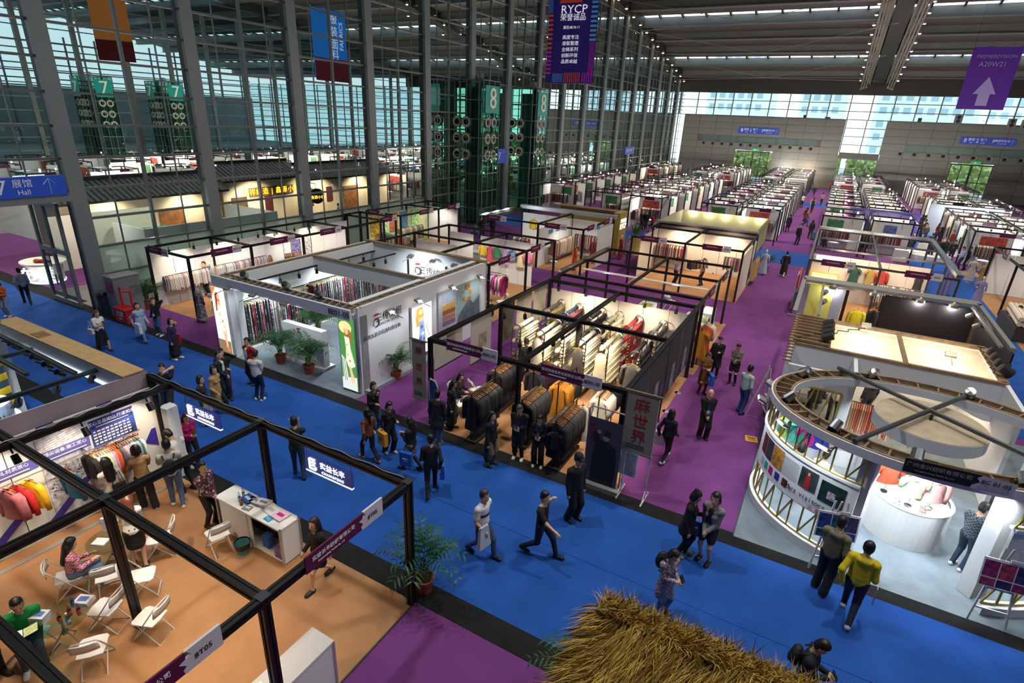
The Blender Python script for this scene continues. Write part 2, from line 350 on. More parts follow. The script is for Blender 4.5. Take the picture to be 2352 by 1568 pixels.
def glazing(x0,x1,z0,z1,dx,dz,m=MUL):
    n=round((x1-x0)/dx)
    for i in range(n+1): bx('mullion',gw,(x0+(x1-x0)*i/n,EY+.3,(z0+z1)/2),(.16,.2,z1-z0),m)
    k=max(1,round((z1-z0)/dz))
    for j in range(k+1): bx('transom',gw,((x0+x1)/2,EY+.3,z0+(z1-z0)*j/k),(x1-x0,.18,.12),m)
    for i in range(n):
        for j in range(k):
            a=x0+(x1-x0)/n*(i+.5); b=z0+(z1-z0)/k*(j+.5); bx('pane',gw,(a,EY+.38,b),((x1-x0)/n-.1,.02,(z1-z0)/k-.08),glass('#e8f4f6',.3,'clear_glass'))
glazing(-28.2,33,11.05,14.8,3.12,1.27); glazing(-.6,5.2,5.9,11.05,2.9,1.27); glazing(-.6,5.2,.1,5.0,1.45,1.6); bx('lintel',gw,(2.3,EY+.3,5.45),(5.8,.3,.9),mat('#55544e',.6))
glazing(-95,-56,.1,14.8,3.12,1.4); glazing(-56,-28.4,11.05,14.8,3.12,1.27)
struct('wall_end_top',MB().box((-28,EY+.4,16.3),(130,.4,3.0)),mat('#35342f',.7))
for x,nm in((-14.05,'door_1'),(17.7,'door_2'),(-43.2,'door_3')):
    t=thing(nm,'','d'); del t['label'],t['category']; t['kind']='structure'
    for i in range(-2,3): bx('frame',t,(x+i*1.3,EY+.3,2.6),(.3 if i==0 else .1,.2,5.2),DSTEEL)
    bx('frame',t,(x,EY+.3,2.6),(5.4,.15,.12),DSTEEL); bx('frame',t,(x,EY+.3,5.2),(5.6,.3,.2),DSTEEL)
    for i in range(4): bx('pane',t,(x-1.95+i*1.3,EY+.36,2.6),(1.2,.02,5),glass('#e8f4f6',.3,'clear_glass'))
    e=thing('exit_sign','small green lit exit sign above the end-wall doorway '+{'door_1':'under the 8-1 sign','door_2':'under the 8-2 sign','door_3':'of the hall behind the glass'}[nm],'sign',(x+.3,EY-.15,5.55))
    ob('face',MB().box((0,0,0),(1.2,.1,.42)),mat('#0f8a4a',.5,emit=1.2,name='exit_green'),e)
    ob('running_figure',MB().box((-.1,-.06,.03),(.22,.02,.12)).ball((-.02,-.06,.13),(.05,.02,.05),6).bar((-.1,-.06,0),(-.25,-.06,-.14),.06).bar((-.05,-.06,0),(.08,-.06,-.14),.06),WINK,e)
w=thing('wall_far_left','','w'); del w['label'],w['category']; w['kind']='structure'
ob('facade',MB().box((-151,45,5.5),(.4,140,11)),mat('#8a9092',.6,noise=.1,scale=.3),w)
for z in (11.2,12.6,14,15.4,16.8,18.2,19.6): bx('transom',w,(-151,45,z),(.2,140,.25),MUL)
for i in range(24): bx('mullion',w,(-150.9,-20+6*i,10),(.3,.3,22),MUL)
for x in(-120.5,): 
    for y in(40,70,98): lamp('SPOT',(x,y,roofz(y)-1),9000*HALL,(.85,.95,1),.5,(x-20,y,4),140,.8)  # added spots without fixtures, to light the hall beyond the next
glazing(-150,-95,.1,14.8,4.6,1.4)
struct('wall_right',MB().box((34.2,44,12),(.3,140,26)),mat('#6b6e6c',.8)); struct('wall_back',MB().box((-28,-24,15),(130,.3,34)),mat('#6b6e6c',.8))
# two hall signs on the end wall
SIGNB=mat('#1d3f9e',.5,emit=.35,name='sign_blue')
for x0,x1,nm,num_ in((-17.2,-10.5,'left','1'),(15.2,21.9,'right','2')):
    s=thing('hall_sign','long blue direction sign 8 - %s high on the %s grey end wall'%(num_,nm),'sign',((x0+x1)/2,EY-.05,8.7))
    ob('board',MB().box((0,0,0),(x1-x0,.12,1.05)),SIGNB,s); bx('divider',s,(0,-.07,0),(.06,.03,1.0),DSTEEL)
    text('8',.8,WINK,s,(-2.75,-.08,0)); text('展馆',.42,WINK,s,(-2.0,-.08,.15)); text('Hall',.24,WINK,s,(-2.0,-.08,-.25)); text(num_,.8,WINK,s,(-1.25,-.08,0)); text('号门',.42,WINK,s,(-.55,-.08,.15)); text('Gate',.24,WINK,s,(-.55,-.08,-.25))
    text('P',.7,WINK,s,(.75,-.08,0)); text('地面停车场',.36,WINK,s,(1.75,-.08,.12)); text('Ground Park',.2,WINK,s,(1.75,-.08,-.25)); arrow(s,(2.95,-.08,0),.7)
s=thing('hall_sign','blue hall sign on the grey end wall seen through the glass wall','sign',(-46.7,EY-.05,8.6)); ob('board',MB().box((0,0,0),(6,.12,1.0)),SIGNB,s); text('7 展馆',.6,WINK,s,(-1.6,-.08,0)); text('地面停车场',.4,WINK,s,(1.2,-.08,0)); arrow(s,(2.6,-.08,0),.6)
# boxes on top of the end-wall blocks
for i,(x,w,h) in enumerate(((-7,.4,.5),(-3.5,.8,.3),(9.3,.5,.6))):
    t=thing('camera_box','small dark camera box standing on the end-wall ledge, '+('third','second','first')[i]+' from the right','box',(x,EY,11.05)); ob('case',MB().box((0,0,h/2),(w,.4,h)).box((0,-.25,h*.6),(w*.5,.2,h*.3)),DSTEEL,t); ob('lens',MB().lathe([(0,.02),(.08,.02),(.1,-.05)],8),INK,t,(0,-.36,h*.6),rot=(pi/2,0,0))
for i,(x,z) in enumerate(((14.1,11.7),(20.6,11.4),(22.2,11.3))):
    t=thing('wall_speaker','grey two-cone loudspeaker on the right end-wall ledge, %s from the left'%ORD[i],'speaker',(x,EY-.3,z-.65)); ob('case',MB().box((0,0,.6),(.95,.5,1.2)),STEEL,t)
    for zz in(.3,.85): ob('cone',MB().lathe([(0,.02),(.2,0),(.25,.05)],12),INK,t,(0,-.27,zz),rot=(pi/2,0,0))
# ================================================================ outside the end glazing
GRASS=mat('#8c9a55',.9,noise=.3,scale=2,name='verge')
struct('ground_outside',MB().box((-30,145,-.2),(190,63,.3)),mat('#a8aaa4',.8,noise=.1,scale=.5)); struct('ground_left',MB().box((-123,45,-.16),(58,140,.3)),mat('#7d8684',.7))
HEDGE=mat('#ccd68c',.9,noise=.5,scale=1.2,name='hedge_leaf')
for i,(x0,x1,y) in enumerate(((-95,-60,132),(-50,-34,126),(-26,0,128),(1,8,127),(10,34,128))):
    b=MB()
    for q in range(int((x1-x0)*14)):
        x=random.uniform(x0,x1); z=random.uniform(.1,5); b.ball((x,y+random.uniform(-1,1),z),(random.uniform(.2,.5),.4,random.uniform(.2,.4)),5)
    b.box(((x0+x1)/2,y+.9,2.3),(x1-x0,.6,4.8)); h=ob('hedge',b,HEDGE); h['kind']='stuff'; tag(h,'sunlit green hedge outside the end glazing, '+ORD[i]+' from the left','hedge')
for i,(x,w,h,y) in enumerate(((-70,16,26,190),(-30,18,34,195),(-8,12,40,200),(16,22,30,190),(36,12,38,205))):
    t=thing('building','pale office block outside beyond the end glazing, %s from the left'%ORD[i],'building',(x,y,0))
    ob('wall',MB().box((0,0,h/2),(w,14,h)),mat('#e2e6e8',.8),t); b=MB()
    for k in range(int(h/3.2)):
        for q in range(int(w/2.6)): bx('window',t,(-w/2+1.6+q*2.6,-7.02,2+k*3.2),(1.6,.1,1.6),mat('#a4b6c0',.3))
# ================================================================ glass air towers
TEAL=glass('#cfe6de',.7,'teal_tower_glass'); TEALP=mat('#0b8f80',.3,emit=.12,name='teal_sign'); NOZ=mat('#b5b09c',.5,name='cream_nozzle'); NHOLE=mat('#1d1c19',.9,name='duct_hole')
NM=MB().lathe([(.24,-.3),(.24,.0),(.27,.06),(.42,.02),(.47,-.06),(.47,-.14),(.4,-.3)],18).mesh('air_nozzle',True)
NHM=MB().lathe([(0,-.02),(.25,-.02)],14).mesh('nozzle_hole')
def tower(x0,x1,y0,y1,digit,label,h=11.75,sgn=1):
    t=thing('air_tower',label,'tower',((x0+x1)/2,(y0+y1)/2,0)); cx,cy=(x0+x1)/2,(y0+y1)/2
    a,b=(x1-x0)/2,(y1-y0)/2
    cut=[(-a,-b),(-.55,-b),(-.35,-b+.55),(.15,-b+.55),(.35,-b),(a-.25,-b),(a,-b+.25),(a,b),(-a,b)]
    zs=[.1+1.45*i for i in range(9)]; zs[-1]=h
    for i,(p,q) in enumerate(zip(cut,cut[1:]+cut[:1])):
        L=math.hypot(q[0]-p[0],q[1]-p[1]); an=math.atan2(q[1]-p[1],q[0]-p[0]); m=((p[0]+q[0])/2,(p[1]+q[1])/2)
        for zz,zn in zip(zs,zs[1:]):
            bx('glass_panel',t,(m[0],m[1],(zz+zn)/2),(L-.06,.02,zn-zz-.06),TEAL,an)
        for zz in zs: bx('rail',t,(m[0],m[1],zz),(L,.1,.08),MUL,an)
        n=max(1,round(L/1.0))
        for k in range(n): bx('mullion',t,(p[0]+(q[0]-p[0])*k/n,p[1]+(q[1]-p[1])*k/n,h/2),(.07,.07,h),MUL,an)
    for k in range(3):
        for q in(-.6,.6): ob('duct',MB().tube([(q*2.2+.4*k-.4,.2,.1),(q*2.2+.4*k-.4,.2,h-.5)],.17 if k!=1 else .3,8),mat('#5f8278',.5,.2),t)
    for j in range(3):
        z=5.95+1.3*j
        for (px_,py_,rz) in((a-1.5,-b,0),(a-.5-1.9+.0,-b,0),(-a+.7,-b,0),(-a+1.6,-b,0),(a,-.35,pi/2),(a,.6,pi/2)):
            n=ob('air_nozzle',NM,NOZ,t,(px_,py_,z),rot=(pi/2,0,rz),smooth=True); ob('nozzle_hole',NHM,NHOLE,n,(0,0,0))
    bx('sign_panel',t,(a+.06,.15,10.35),(2.1,.06,2.1),TEALP,pi/2); text(digit,2.3,mat('#d8d8c4',.5,emit=.15),t,(a+.12,.15,10.35),(pi/2,0,pi/2),ex=.06)
    bx('sign_panel',t,(-a+1.0,-b-.06,10.35),(1.7,.06,2.1),TEALP)
    if digit=='7': text(digit,2.0,mat('#d8d8c4',.5,emit=.15),t,(-a+1.0,-b-.12,10.35),ex=.06)
    ob('cap_lamp',MB().lathe([(0,.5),(.25,.45),(.3,.1),(.1,0)],8),DHOUS,t,(a-.4,-b+.4,h)); return t
tower(-32.4,-26.4,41.6,44.4,'8','nearer green glass air tower carrying the number 8 and ring nozzles')
tower(-32.4,-26.4,51,53.8,'8','farther green glass air tower with number 8 beside the nearer one')
tower(-90,-85.5,41.5,44.3,'7','green glass tower with number 7 behind the glass wall, left of two')
tower(-90,-85.5,51,53.8,'7','green glass tower with number 7 behind the glass wall, right of two')
s=thing('hall_sign','small blue arrow sign over the doorway between the two number 8 towers','sign',(-28.2,48.2,5.6)); ob('board',MB().box((0,0,0),(.1,1.7,1.3)),SIGNB,s); arrow(s,(.07,.2,0),1.0,pi/2); text('7',.9,WINK,s,(.07,-.55,0),(pi/2,0,pi/2))
s=thing('hall_sign','blue hall sign with arrow over the glass-wall door near the end wall','sign',(-28.1,86,5.2)); ob('board',MB().box((0,0,0),(.1,4,1.1)),SIGNB,s); text('8展馆 7展馆',.5,WINK,s,(.07,-.3,0),(pi/2,0,pi/2)); arrow(s,(.07,1.6,0),.7,pi/2)
# ================================================================ hanging banners, with glow added to cloth and print to brighten them
def banner(label,x,y,z0,z1,w,m,rz=0):
    t=thing('hanging_banner',label,'banner',(x,y,0),rz); b=MB(); n=8
    for i in range(n):
        a,c=-w/2+w*i/n,-w/2+w*(i+1)/n; f=lambda q:.04*sin(q*3)
        b.quad((a,f(a),z0),(c,f(c),z0),(c,f(c),z1),(a,f(a),z1))
    ob('cloth',b,m,t); ob('rod',MB().tube([(-w/2,0,z1),(w/2,0,z1)],.04,6).tube([(-w/2,0,z0),(w/2,0,z0)],.03,6),CHROME,t)
    ob('hanging_wire',MB().tube([(-w/2,0,z1),(-w/2,0,roofz(y))],.012,4).tube([(w/2,0,z1),(w/2,0,roofz(y))],.012,4),DSTEEL,t); return t
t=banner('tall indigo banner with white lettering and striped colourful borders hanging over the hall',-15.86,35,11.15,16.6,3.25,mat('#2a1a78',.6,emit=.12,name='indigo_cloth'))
def stripes(par,x0,x1,z0,z1,n,col,horiz=True,y=-.06):
    b=MB()
    for i in range(n):
        if horiz: a=z0+(z1-z0)*(i+.25)/n; e=a+(z1-z0)/n*.5; b.quad((x0,y,a),(x1,y,a),(x1,y,e),(x0,y,e))
        else: a=x0+(x1-x0)*(i+.25)/n; e=a+(x1-x0)/n*.5; b.quad((a,y,z0),(e,y,z0),(e,y,z1),(a,y,z1))
    ob('printed_stripes',b,mat(col,.6,emit=.15),par)
stripes(t,-1.6,-1.25,11.6,13.0,6,'#b02fa0'); stripes(t,-1.6,-1.25,13.0,15.0,8,'#c2502e'); stripes(t,-1.6,-1.3,15.0,16.5,4,'#3f78c8',False)
stripes(t,1.25,1.6,11.6,13.4,4,'#a12fa8',False); stripes(t,1.2,1.6,13.4,15.6,9,'#5aa0e0'); stripes(t,1.25,1.6,15.7,16.5,5,'#b02fa0'); stripes(t,-1.1,-.4,11.2,11.7,6,'#4f86d8',True,-.07); stripes(t,-.35,.8,11.2,11.75,9,'#c2502e',False,-.07); stripes(t,.85,1.6,11.2,11.75,5,'#a12fa8',False,-.07)
text('RYCP',.62,WBAN,t,(.08,-.09,15.14),wid=1.15); text('荣誉诚品',.42,WBAN,t,(.05,-.09,14.72)); text('展位:8E10-11',.2,WBAN,t,(0,-.09,14.2))
ob('red_print',MB().quad((-.9,-.08,15.5),(.6,-.08,15.5),(.5,-.08,15.72),(-.8,-.08,15.72)),mat('#d8452a',.6,emit=.15),t)
for i,s_ in enumerate(('高度专注','液氨整理','全棉系列','创新环保','品质卓越')): text(s_,.25,WBAN,t,(-.02,-.09,13.67-.33*i),wid=1.1)
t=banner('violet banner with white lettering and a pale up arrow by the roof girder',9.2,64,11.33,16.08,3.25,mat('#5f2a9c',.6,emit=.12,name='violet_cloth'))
text('PREMIEREVISION',.36,mat('#c9bfe6',.6),t,(.05,-.09,15.32)); text('A20W21',.5,mat('#d8d0ee',.6),t,(-.05,-.09,14.74))
ob('arrow_print',MB().quad((-.4,-.07,11.6),(.4,-.07,11.6),(.4,-.07,12.5),(-.4,-.07,12.5)).quad((-.78,-.07,12.5),(.78,-.07,12.5),(0,-.07,13.8)),mat('#b7a2dc',.6,emit=.1),t)
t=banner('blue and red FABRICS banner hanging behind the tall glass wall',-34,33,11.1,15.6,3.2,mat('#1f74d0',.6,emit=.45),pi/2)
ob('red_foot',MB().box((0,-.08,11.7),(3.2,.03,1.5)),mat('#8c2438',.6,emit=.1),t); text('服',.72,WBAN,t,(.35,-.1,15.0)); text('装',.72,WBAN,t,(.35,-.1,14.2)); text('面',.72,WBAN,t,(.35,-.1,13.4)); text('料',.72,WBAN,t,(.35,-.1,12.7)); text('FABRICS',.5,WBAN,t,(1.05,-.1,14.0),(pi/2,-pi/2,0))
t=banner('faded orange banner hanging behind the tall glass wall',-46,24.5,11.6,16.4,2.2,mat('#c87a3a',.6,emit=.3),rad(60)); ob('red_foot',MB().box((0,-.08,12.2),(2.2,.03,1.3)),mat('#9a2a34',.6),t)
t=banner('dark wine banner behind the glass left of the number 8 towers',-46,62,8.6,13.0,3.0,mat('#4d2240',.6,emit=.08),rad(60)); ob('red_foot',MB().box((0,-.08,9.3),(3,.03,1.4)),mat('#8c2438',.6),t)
# ================================================================ portal to hall 7 at the left
s=thing('hall_sign','big blue 7 Hall sign with white arrow over the left doorway','sign',(-28.1,9.35,5.64)); ob('board',MB().box((0,0,0),(.25,5.0,.78)),SIGNB,s)
text('7',.78,WINK,s,(.14,.3,0),(pi/2,0,pi/2)); text('展馆',.34,WINK,s,(.14,1.0,.13),(pi/2,0,pi/2)); text('Hall',.28,WINK,s,(.14,1.0,-.2),(pi/2,0,pi/2)); arrow(s,(.14,1.9,0),.6,pi/2); text('8',.7,WINK,s,(.14,-1.5,0),(pi/2,0,pi/2))
bx('trim_3',None,(-28.3,9.3,5.1),(.5,5.4,.3),COLM,kind='structure')
t=thing('door_4','','d'); del t['label'],t['category']; t['kind']='structure'; t.location=(-30.3,11.75,0)
for x in(-1.25,-.1,1.15): bx('frame',t,(x,0,2.35),(.14,.12,4.7),STEEL)
for z in(.12,2.55,4.65): bx('frame',t,(0,0,z),(2.5,.12,.22),STEEL)
for x in(-.65,.55):
    for z,h in((1.35,2.2),(3.6,1.9)): bx('pane',t,(x,0,z),(1.0,.02,h),GLS)
bx('door_handle',t,(.05,-.12,1.15),(.04,.05,.5),CHROME); bx('door_handle',t,(-.25,-.12,1.15),(.04,.05,.5),CHROME)
s=ob('notice',MB().box((0,0,0),(.4,.02,.55)),INK,t,(-.65,-.08,2.0)); ob('notice_print',MB().box((0,-.02,.1),(.3,.01,.2)).box((0,-.02,-.15),(.3,.01,.04)).box((0,-.02,-.22),(.3,.01,.04)),PAPER,s)
t=thing('fire_box','red fire extinguisher box with tubular frame standing by the glass wall','box',(-25.75,11.95,0))
ob('box',MB().box((0,0,.32),(.95,.45,.58)).box((0,-.0,.63),(1.0,.5,.05)),RED,t); ob('handle_frame',MB().tube([(-.4,.15,.6),(-.4,.15,1.45),(.4,.15,1.45),(.4,.15,.6)],.045,8).tube([(.4,.15,1.45),(.4,-.1,1.45)],.045,8),RED,t)
for x in(-.4,.4): ob('caster',MB().lathe([(.05,-.03),(.05,.03)],8),INK,t,(x,-.1,.05),rot=(0,pi/2,0))
text('灭火器',.16,WINK,t,(0,-.235,.46)); text('Fire Extinguisher',.075,WINK,t,(0,-.235,.34)); text('火警 119',.08,WINK,t,(0,-.235,.2))
t=thing('cabinet','tall grey steel cabinet beside the red extinguisher box','cabinet',(-26.75,12.55,0)); ob('body',MB().box((0,0,.9),(.75,1.1,1.8)),STEEL,t); bx('top_plate',t,(0,0,1.82),(.8,1.15,.05),mat('#9b9c9b',.4,.3)); bx('red_plate',t,(.0,-.57,1.35),(.4,.03,.5),mat('#8c2a3a',.5))
t=thing('litter_bin','dark round litter bin standing left of the grey cabinet','bin',(-27.5,12.05,0)); ob('body',MB().lathe([(0,0),(.27,0),(.3,.85),(.27,.9),(.24,.85)],14),mat('#28313a',.5),t); ob('liner',MB().lathe([(.24,.8),(.31,.9),(.3,.8)],14),INK,t)
# ================================================================ the hall behind the glass
WARMW=mat('#d9c9ae',.7,noise=.05,scale=1,name='cream_render'); TILE=mat('#33373a',.7,kind='stripe',noise=.4,scale=9,name='grey_roof_tile'); SIGNY=mat('#ffb81e',.5,emit=5,name='yellow_letters')
def pavilion(x,y0,y1,label,h=3.4,sign=None):
    L=y1-y0; t=thing('tiled_pavilion',label,'pavilion',(x,(y0+y1)/2,0))
    ob('wall',MB().box((-1.5,0,h/2),(3,L,h)),WARMW,t)
    b=MB(); nr=int(L/.35)
    b.add([(.7,-L/2-.3,h-.05),(.7,L/2+.3,h-.05),(-1.5,L/2+.3,h+1.0),(-1.5,-L/2-.3,h+1.0),(-3.7,L/2+.3,h-.05),(-3.7,-L/2-.3,h-.05)],[(0,1,2,3),(3,2,4,5)]); ob('roof',b,TILE,t)
    b=MB()
    for i in range(nr): 
        y=-L/2+L*i/nr; b.tube([(.72,y,h-.03),(-1.5,y,h+1.03)],.05,5)
    r=ob('roof_ridges',b,mat('#3f4447',.7),t); r['kind']='stuff'
    ob('ridge_cap',MB().box((-1.5,0,h+1.05),(.3,L+.6,.2)).box((.75,0,h-.12),(.08,L+.6,.14)),mat('#2a2d2f',.7),t)
    n=int(L/2.6)
    for i in range(n):
        y=-L/2+1.3+i*2.6; k=i%4
        if k==0: bx('window_niche',t,(.03,y,1.7),(.08,1.3,1.6),mat('#4a3320',.6,noise=.4,scale=5))
        elif k==1: bx('hanging_scroll',t,(.04,y,1.8),(.06,.7,1.3),mat('#5a1f26',.6))
        elif k==2: bx('doorway',t,(.03,y,1.2),(.08,1.7,2.3),mat('#7a4a22',.6,emit=.35,noise=.5,scale=3))
        else: bx('lit_niche',t,(.04,y,1.8),(.06,.5,1.2),mat('#ffd8a0',.5,emit=2.2))
    if sign:
        text(sign,.55,SIGNY,t,(.1,L*.12,2.75),(pi/2,0,pi/2),sp=1.2); bx('sign_beam',t,(.06,L*.12,2.75),(.06,L*.6,.7),mat('#6b4526',.6))
    for i in range(int(L/5)+1): lamp('SPOT',(x+1.6,y0+2.5+5*i,h-.2),420*BOOTH,WARM,.05,(x,y0+2.5+5*i,1.2),120,.7)
    return t
pavilion(-39,15.8,26,'cream pavilion with dark tiled eaves behind the glass, nearest of three')
pavilion(-39.5,26.6,33.5,'cream pavilion with yellow lit lettering and tiled roof behind the glass',3.9,'润祥织造 | 鑫源小镇')
pavilion(-40.5,34,46,'long cream pavilion with tiled eaves behind the glass, farthest of three')
s=thing('round_sign','dark round lit shop sign hanging behind the glass in front of the farthest pavilion','sign',(-37.2,(33.45,2.32)[0],(33.45,2.32)[1])); ob('disc',MB().lathe([(0,.08),(.62,.08),(.62,-.08),(0,-.08)],20),mat('#1e1712',.5),s,rot=(0,pi/2,rad(-20))); text('鑫源小镇',.3,SIGNY,s,(.1,0,-.1),(pi/2,0,rad(70))); ob('bracket',MB().tube([(-.1,0,.6),(-.1,0,1.0),(-2.6,0,1.0)],.03),DSTEEL,s)
# reception by the doorway: curved lit counter
t=thing('reception_counter','curved white counter with glowing 布業 characters beyond the left doorway','counter',(-35.2,13.0,0))
ob('body',MB().lathe([(.92,0),(.96,1.0)],24,sy=.8),WHITE,t); ob('top',MB().lathe([(0,1.06),(1.12,1.06),(1.12,.98),(.9,.98)],28,sy=.85),WHITE,t); ob('plinth_glow',MB().lathe([(.97,.02),(.98,.1)],24,sy=.8),mat('#ffffff',.5,emit=1.6),t)
text('布業',.8,mat('#ffffff',.5,emit=2.5,name='glow_white'),t,(.72,-.68,.5),(pi/2,0,rad(45)),ex=.03)
ob('red_flowers',MB().ball((.2,-.3,1.14),(.28,.16,.1),7).ball((.45,-.2,1.16),(.15,.14,.1),7),mat('#a8341c',.7),t)
for i,(p,gr,lb) in enumerate((((-34.78,17.1),1,'white oval reception counter with a green curved bowl behind the glass'),((-33.47,15.12),0,'round white table with flowers and bottles behind the glass'))):
    t=thing('display_counter',lb,'counter',(p[0],p[1],0)); r=1.2 if gr else .75
    ob('body',MB().lathe([(r*.75,0),(r*.8,.9)],20) if gr else MB().lathe([(.3,0),(.05,.05),(.05,.7)],12),WHITE,t); ob('top',MB().lathe([(0,.95),(r,.95),(r,.88),(0,.88)],24),WHITE,t)
    if gr: ob('green_bowl',MB().lathe([(.9,1.6),(1.35,2.2),(1.3,2.2),(.85,1.62)],20,a0=rad(150),a1=rad(400),c=(-.8,1.4,0)),mat('#3fae35',.5,emit=.25,name='green_rim'),t); ob('laptop',MB().box((.1,.3,.97),(.35,.25,.02)).box((-.08,.3,1.08),(.02,.25,.22)),STEEL,t)
    else: ob('flowers',MB().ball((0,0,1.05),(.2,.2,.1),7).ball((.15,.1,1.03),.08,6),PAPER,t); ob('bottles',MB().lathe([(0,.95),(.04,.95),(.04,1.15),(.015,1.2),(0,1.22)],8,(.3,-.2,0)).lathe([(0,.95),(.04,.95),(.04,1.15),(.015,1.2),(0,1.22)],8,(.35,.1,0)),mat('#bcd2dc',.2),t)
struct('trim_4',MB().box((-31.5,20.6,1.35),(.12,8.5,2.7)).box((-33,16.4,1.35),(3,.12,2.7)).box((-34,24.6,1.35),(5,.12,2.7)),WHITE); struct('trim_5',MB().box((-36.5,16.9,1.5),(.1,5.5,3)),mat('#ece3d2',.7))
for y in(14.5,18,21.5): lamp('POINT',(-33.6,y,3.4),90*BOOTH,NEUT,.08)
for p in((-36,13),(-41,9),(-34,9)): lamp('SPOT',(p[0],p[1],6),350*HALL,WARM,.2,(p[0],p[1],0),120,.7)
# ================================================================ furniture and stock builders
def rel(t,x,y,z=0): return (x-t.location[0],y-t.location[1],z-t.location[2])
CH0=None; CHW=mat('#efece6',.35,name='white_plastic'); CHF=mat('#dddbd6',.35,.2,name='white_tube')
def chair(x,y,rz,label,group='white folding chairs'):
    """folding chair, sitter looks along local +x"""
    global CH0
    if CH0 is None:
        t=thing('folding_chair',label,'chair',(x,y,0),rz,group); CH0=t
        b=MB(); pts=[(-.2,-.19),(.17,-.21),(.22,-.17),(.23,0),(.22,.17),(.17,.21),(-.2,.19),(-.22,0)]
        b.add([(p[0],p[1],z) for z in(.43,.455) for p in pts],[tuple(range(8))[::-1],tuple(range(8,16))]+[(i,(i+1)%8,8+(i+1)%8,8+i) for i in range(8)]); ob('seat',b,CHW,t)
        b=MB(); k=9
        for j,(z,dx) in enumerate(((.66,0),(.74,-.01),(.82,-.025),(.84,-.03))):
            w=.2 if j<3 else .17
            for i in range(k): a=-1+2*i/(k-1); b.v.append((-.27+dx-.035*(1-a*a),a*w,z))
        for j in range(3):
            for i in range(k-1): b.f.append((j*k+i,j*k+i+1,(j+1)*k+i+1,(j+1)*k+i)); b.m.append(0)
        o=ob('backrest',b,CHW,t,smooth=True); md=o.modifiers.new('thickness','SOLIDIFY'); md.thickness=.018
        r=.012
        ob('front_leg_frame',MB().tube([(.26,-.2,.012),(.2,-.2,.12),(-.27,-.205,.8),(-.29,-.17,.85),(-.29,.17,.85),(-.27,.205,.8),(.2,.2,.12),(.26,.2,.012)],r,6).tube([(.24,-.2,.05),(.24,.2,.05)],r,6),CHF,t)
        ob('rear_leg_frame',MB().tube([(.14,-.18,.43),(-.26,-.18,.012),(-.26,.18,.012),(.14,.18,.43)],r,6),CHF,t); return t
    return dup(CH0,(x,y,0),rz,label,group)
TB0={}
def round_table(x,y,label,r=.42,glass_top=True):
    t=thing('round_table',label,'table',(x,y,0))
    ob('tabletop',MB().lathe([(0,.735),(r-.01,.735),(r,.73),(r,.722),(0,.722)],28),glass('#dcebe6',.9,'table_glass') if glass_top else CHW,t)
    ob('hub',MB().lathe([(0,.42),(.05,.42),(.05,.36),(0,.36)],10),CHROME,t); ob('column',MB().tube([(0,0,.36),(0,0,.72)],.02,8),CHROME,t)
    for k in range(3):
        a=2*pi*k/3+.4; ob('leg',MB().tube([(.04*cos(a),.04*sin(a),.4),(.36*cos(a),.36*sin(a),.02)],.014,6),CHROME,t)
    return t
# ---- palms
PLANT={}
FROND=mat('#285a2c',.5,noise=.3,scale=3,name='palm_leaf'); TERRA=mat('#a2543a',.7,noise=.12,name='terracotta')
def frond_mesh(seed,L=.8):
    r=random.Random(seed); b=MB(); n=13; pts=[]
    for i in range(n):
        u=i/(n-1); pts.append((L*(.25*u+.75*u*u)*.75,0,L*(1.05*u-.55*u*u*u)))
    b.tube(pts,[.009*(1-.7*i/(n-1)) for i in range(n)],4)
    for i in range(4,n):
        u=i/(n-1); p=Vector(pts[i]); d=(Vector(pts[i])-Vector(pts[i-1])).normalized(); ll=.26*(1-.65*abs(u-.6))
        for s in(-1,1):
            for q in(0,.5):
                e=p-d*.03*q; tip=e+Vector((d.x*.5,s*.8,d.z*.5-.28)).normalized()*ll*r.uniform(.8,1.1); w=Vector((d.x,0,d.z))*.014
                mid=(e+tip)/2+Vector((0,0,.02)); b.add([e,mid-w,tip,mid+w],[(0,1,2,3)])
    return b.mesh('frond')
FM=[]
def palm(x,y,label,s=1.0,pot='#a2543a',z=0,n=15):
    if not FM: FM.extend(frond_mesh(i,L) for i,L in enumerate((.75,.95,1.05,.85)))
    t=thing('potted_palm',label,'plant',(x,y,z),random.uniform(0,6)); t.scale=(s,s,s)
    ob('pot',MB().lathe([(0,0),(.13,0),(.17,.26),(.19,.27),(.19,.31),(.165,.31),(.15,.25)],16),mat(pot,.8,noise=.12,name='pot'),t,smooth=False); ob('soil',MB().lathe([(0,.27),(.16,.27)],12),mat('#2b2018',.9),t)
    b=MB()
    for k in range(7): a=k*.9; b.tube([(.05*cos(a),.05*sin(a),.25),(.09*cos(a),.09*sin(a),.6)],[.014,.008],5)
    ob('stem',b,mat('#7a7f3c',.6),t)
    for k in range(n):
        a=k*2.399; tilt=.04+.58*(k/n)
        ob('frond',FM[k%4],FROND,t,(.05*cos(a),.05*sin(a),.42),rot=Matrix.Rotation(a,3,'Z').to_euler() if 0 else (Matrix.Rotation(a,3,'Z')@Matrix.Rotation(tilt-.45,3,'Y')).to_euler())
    return t
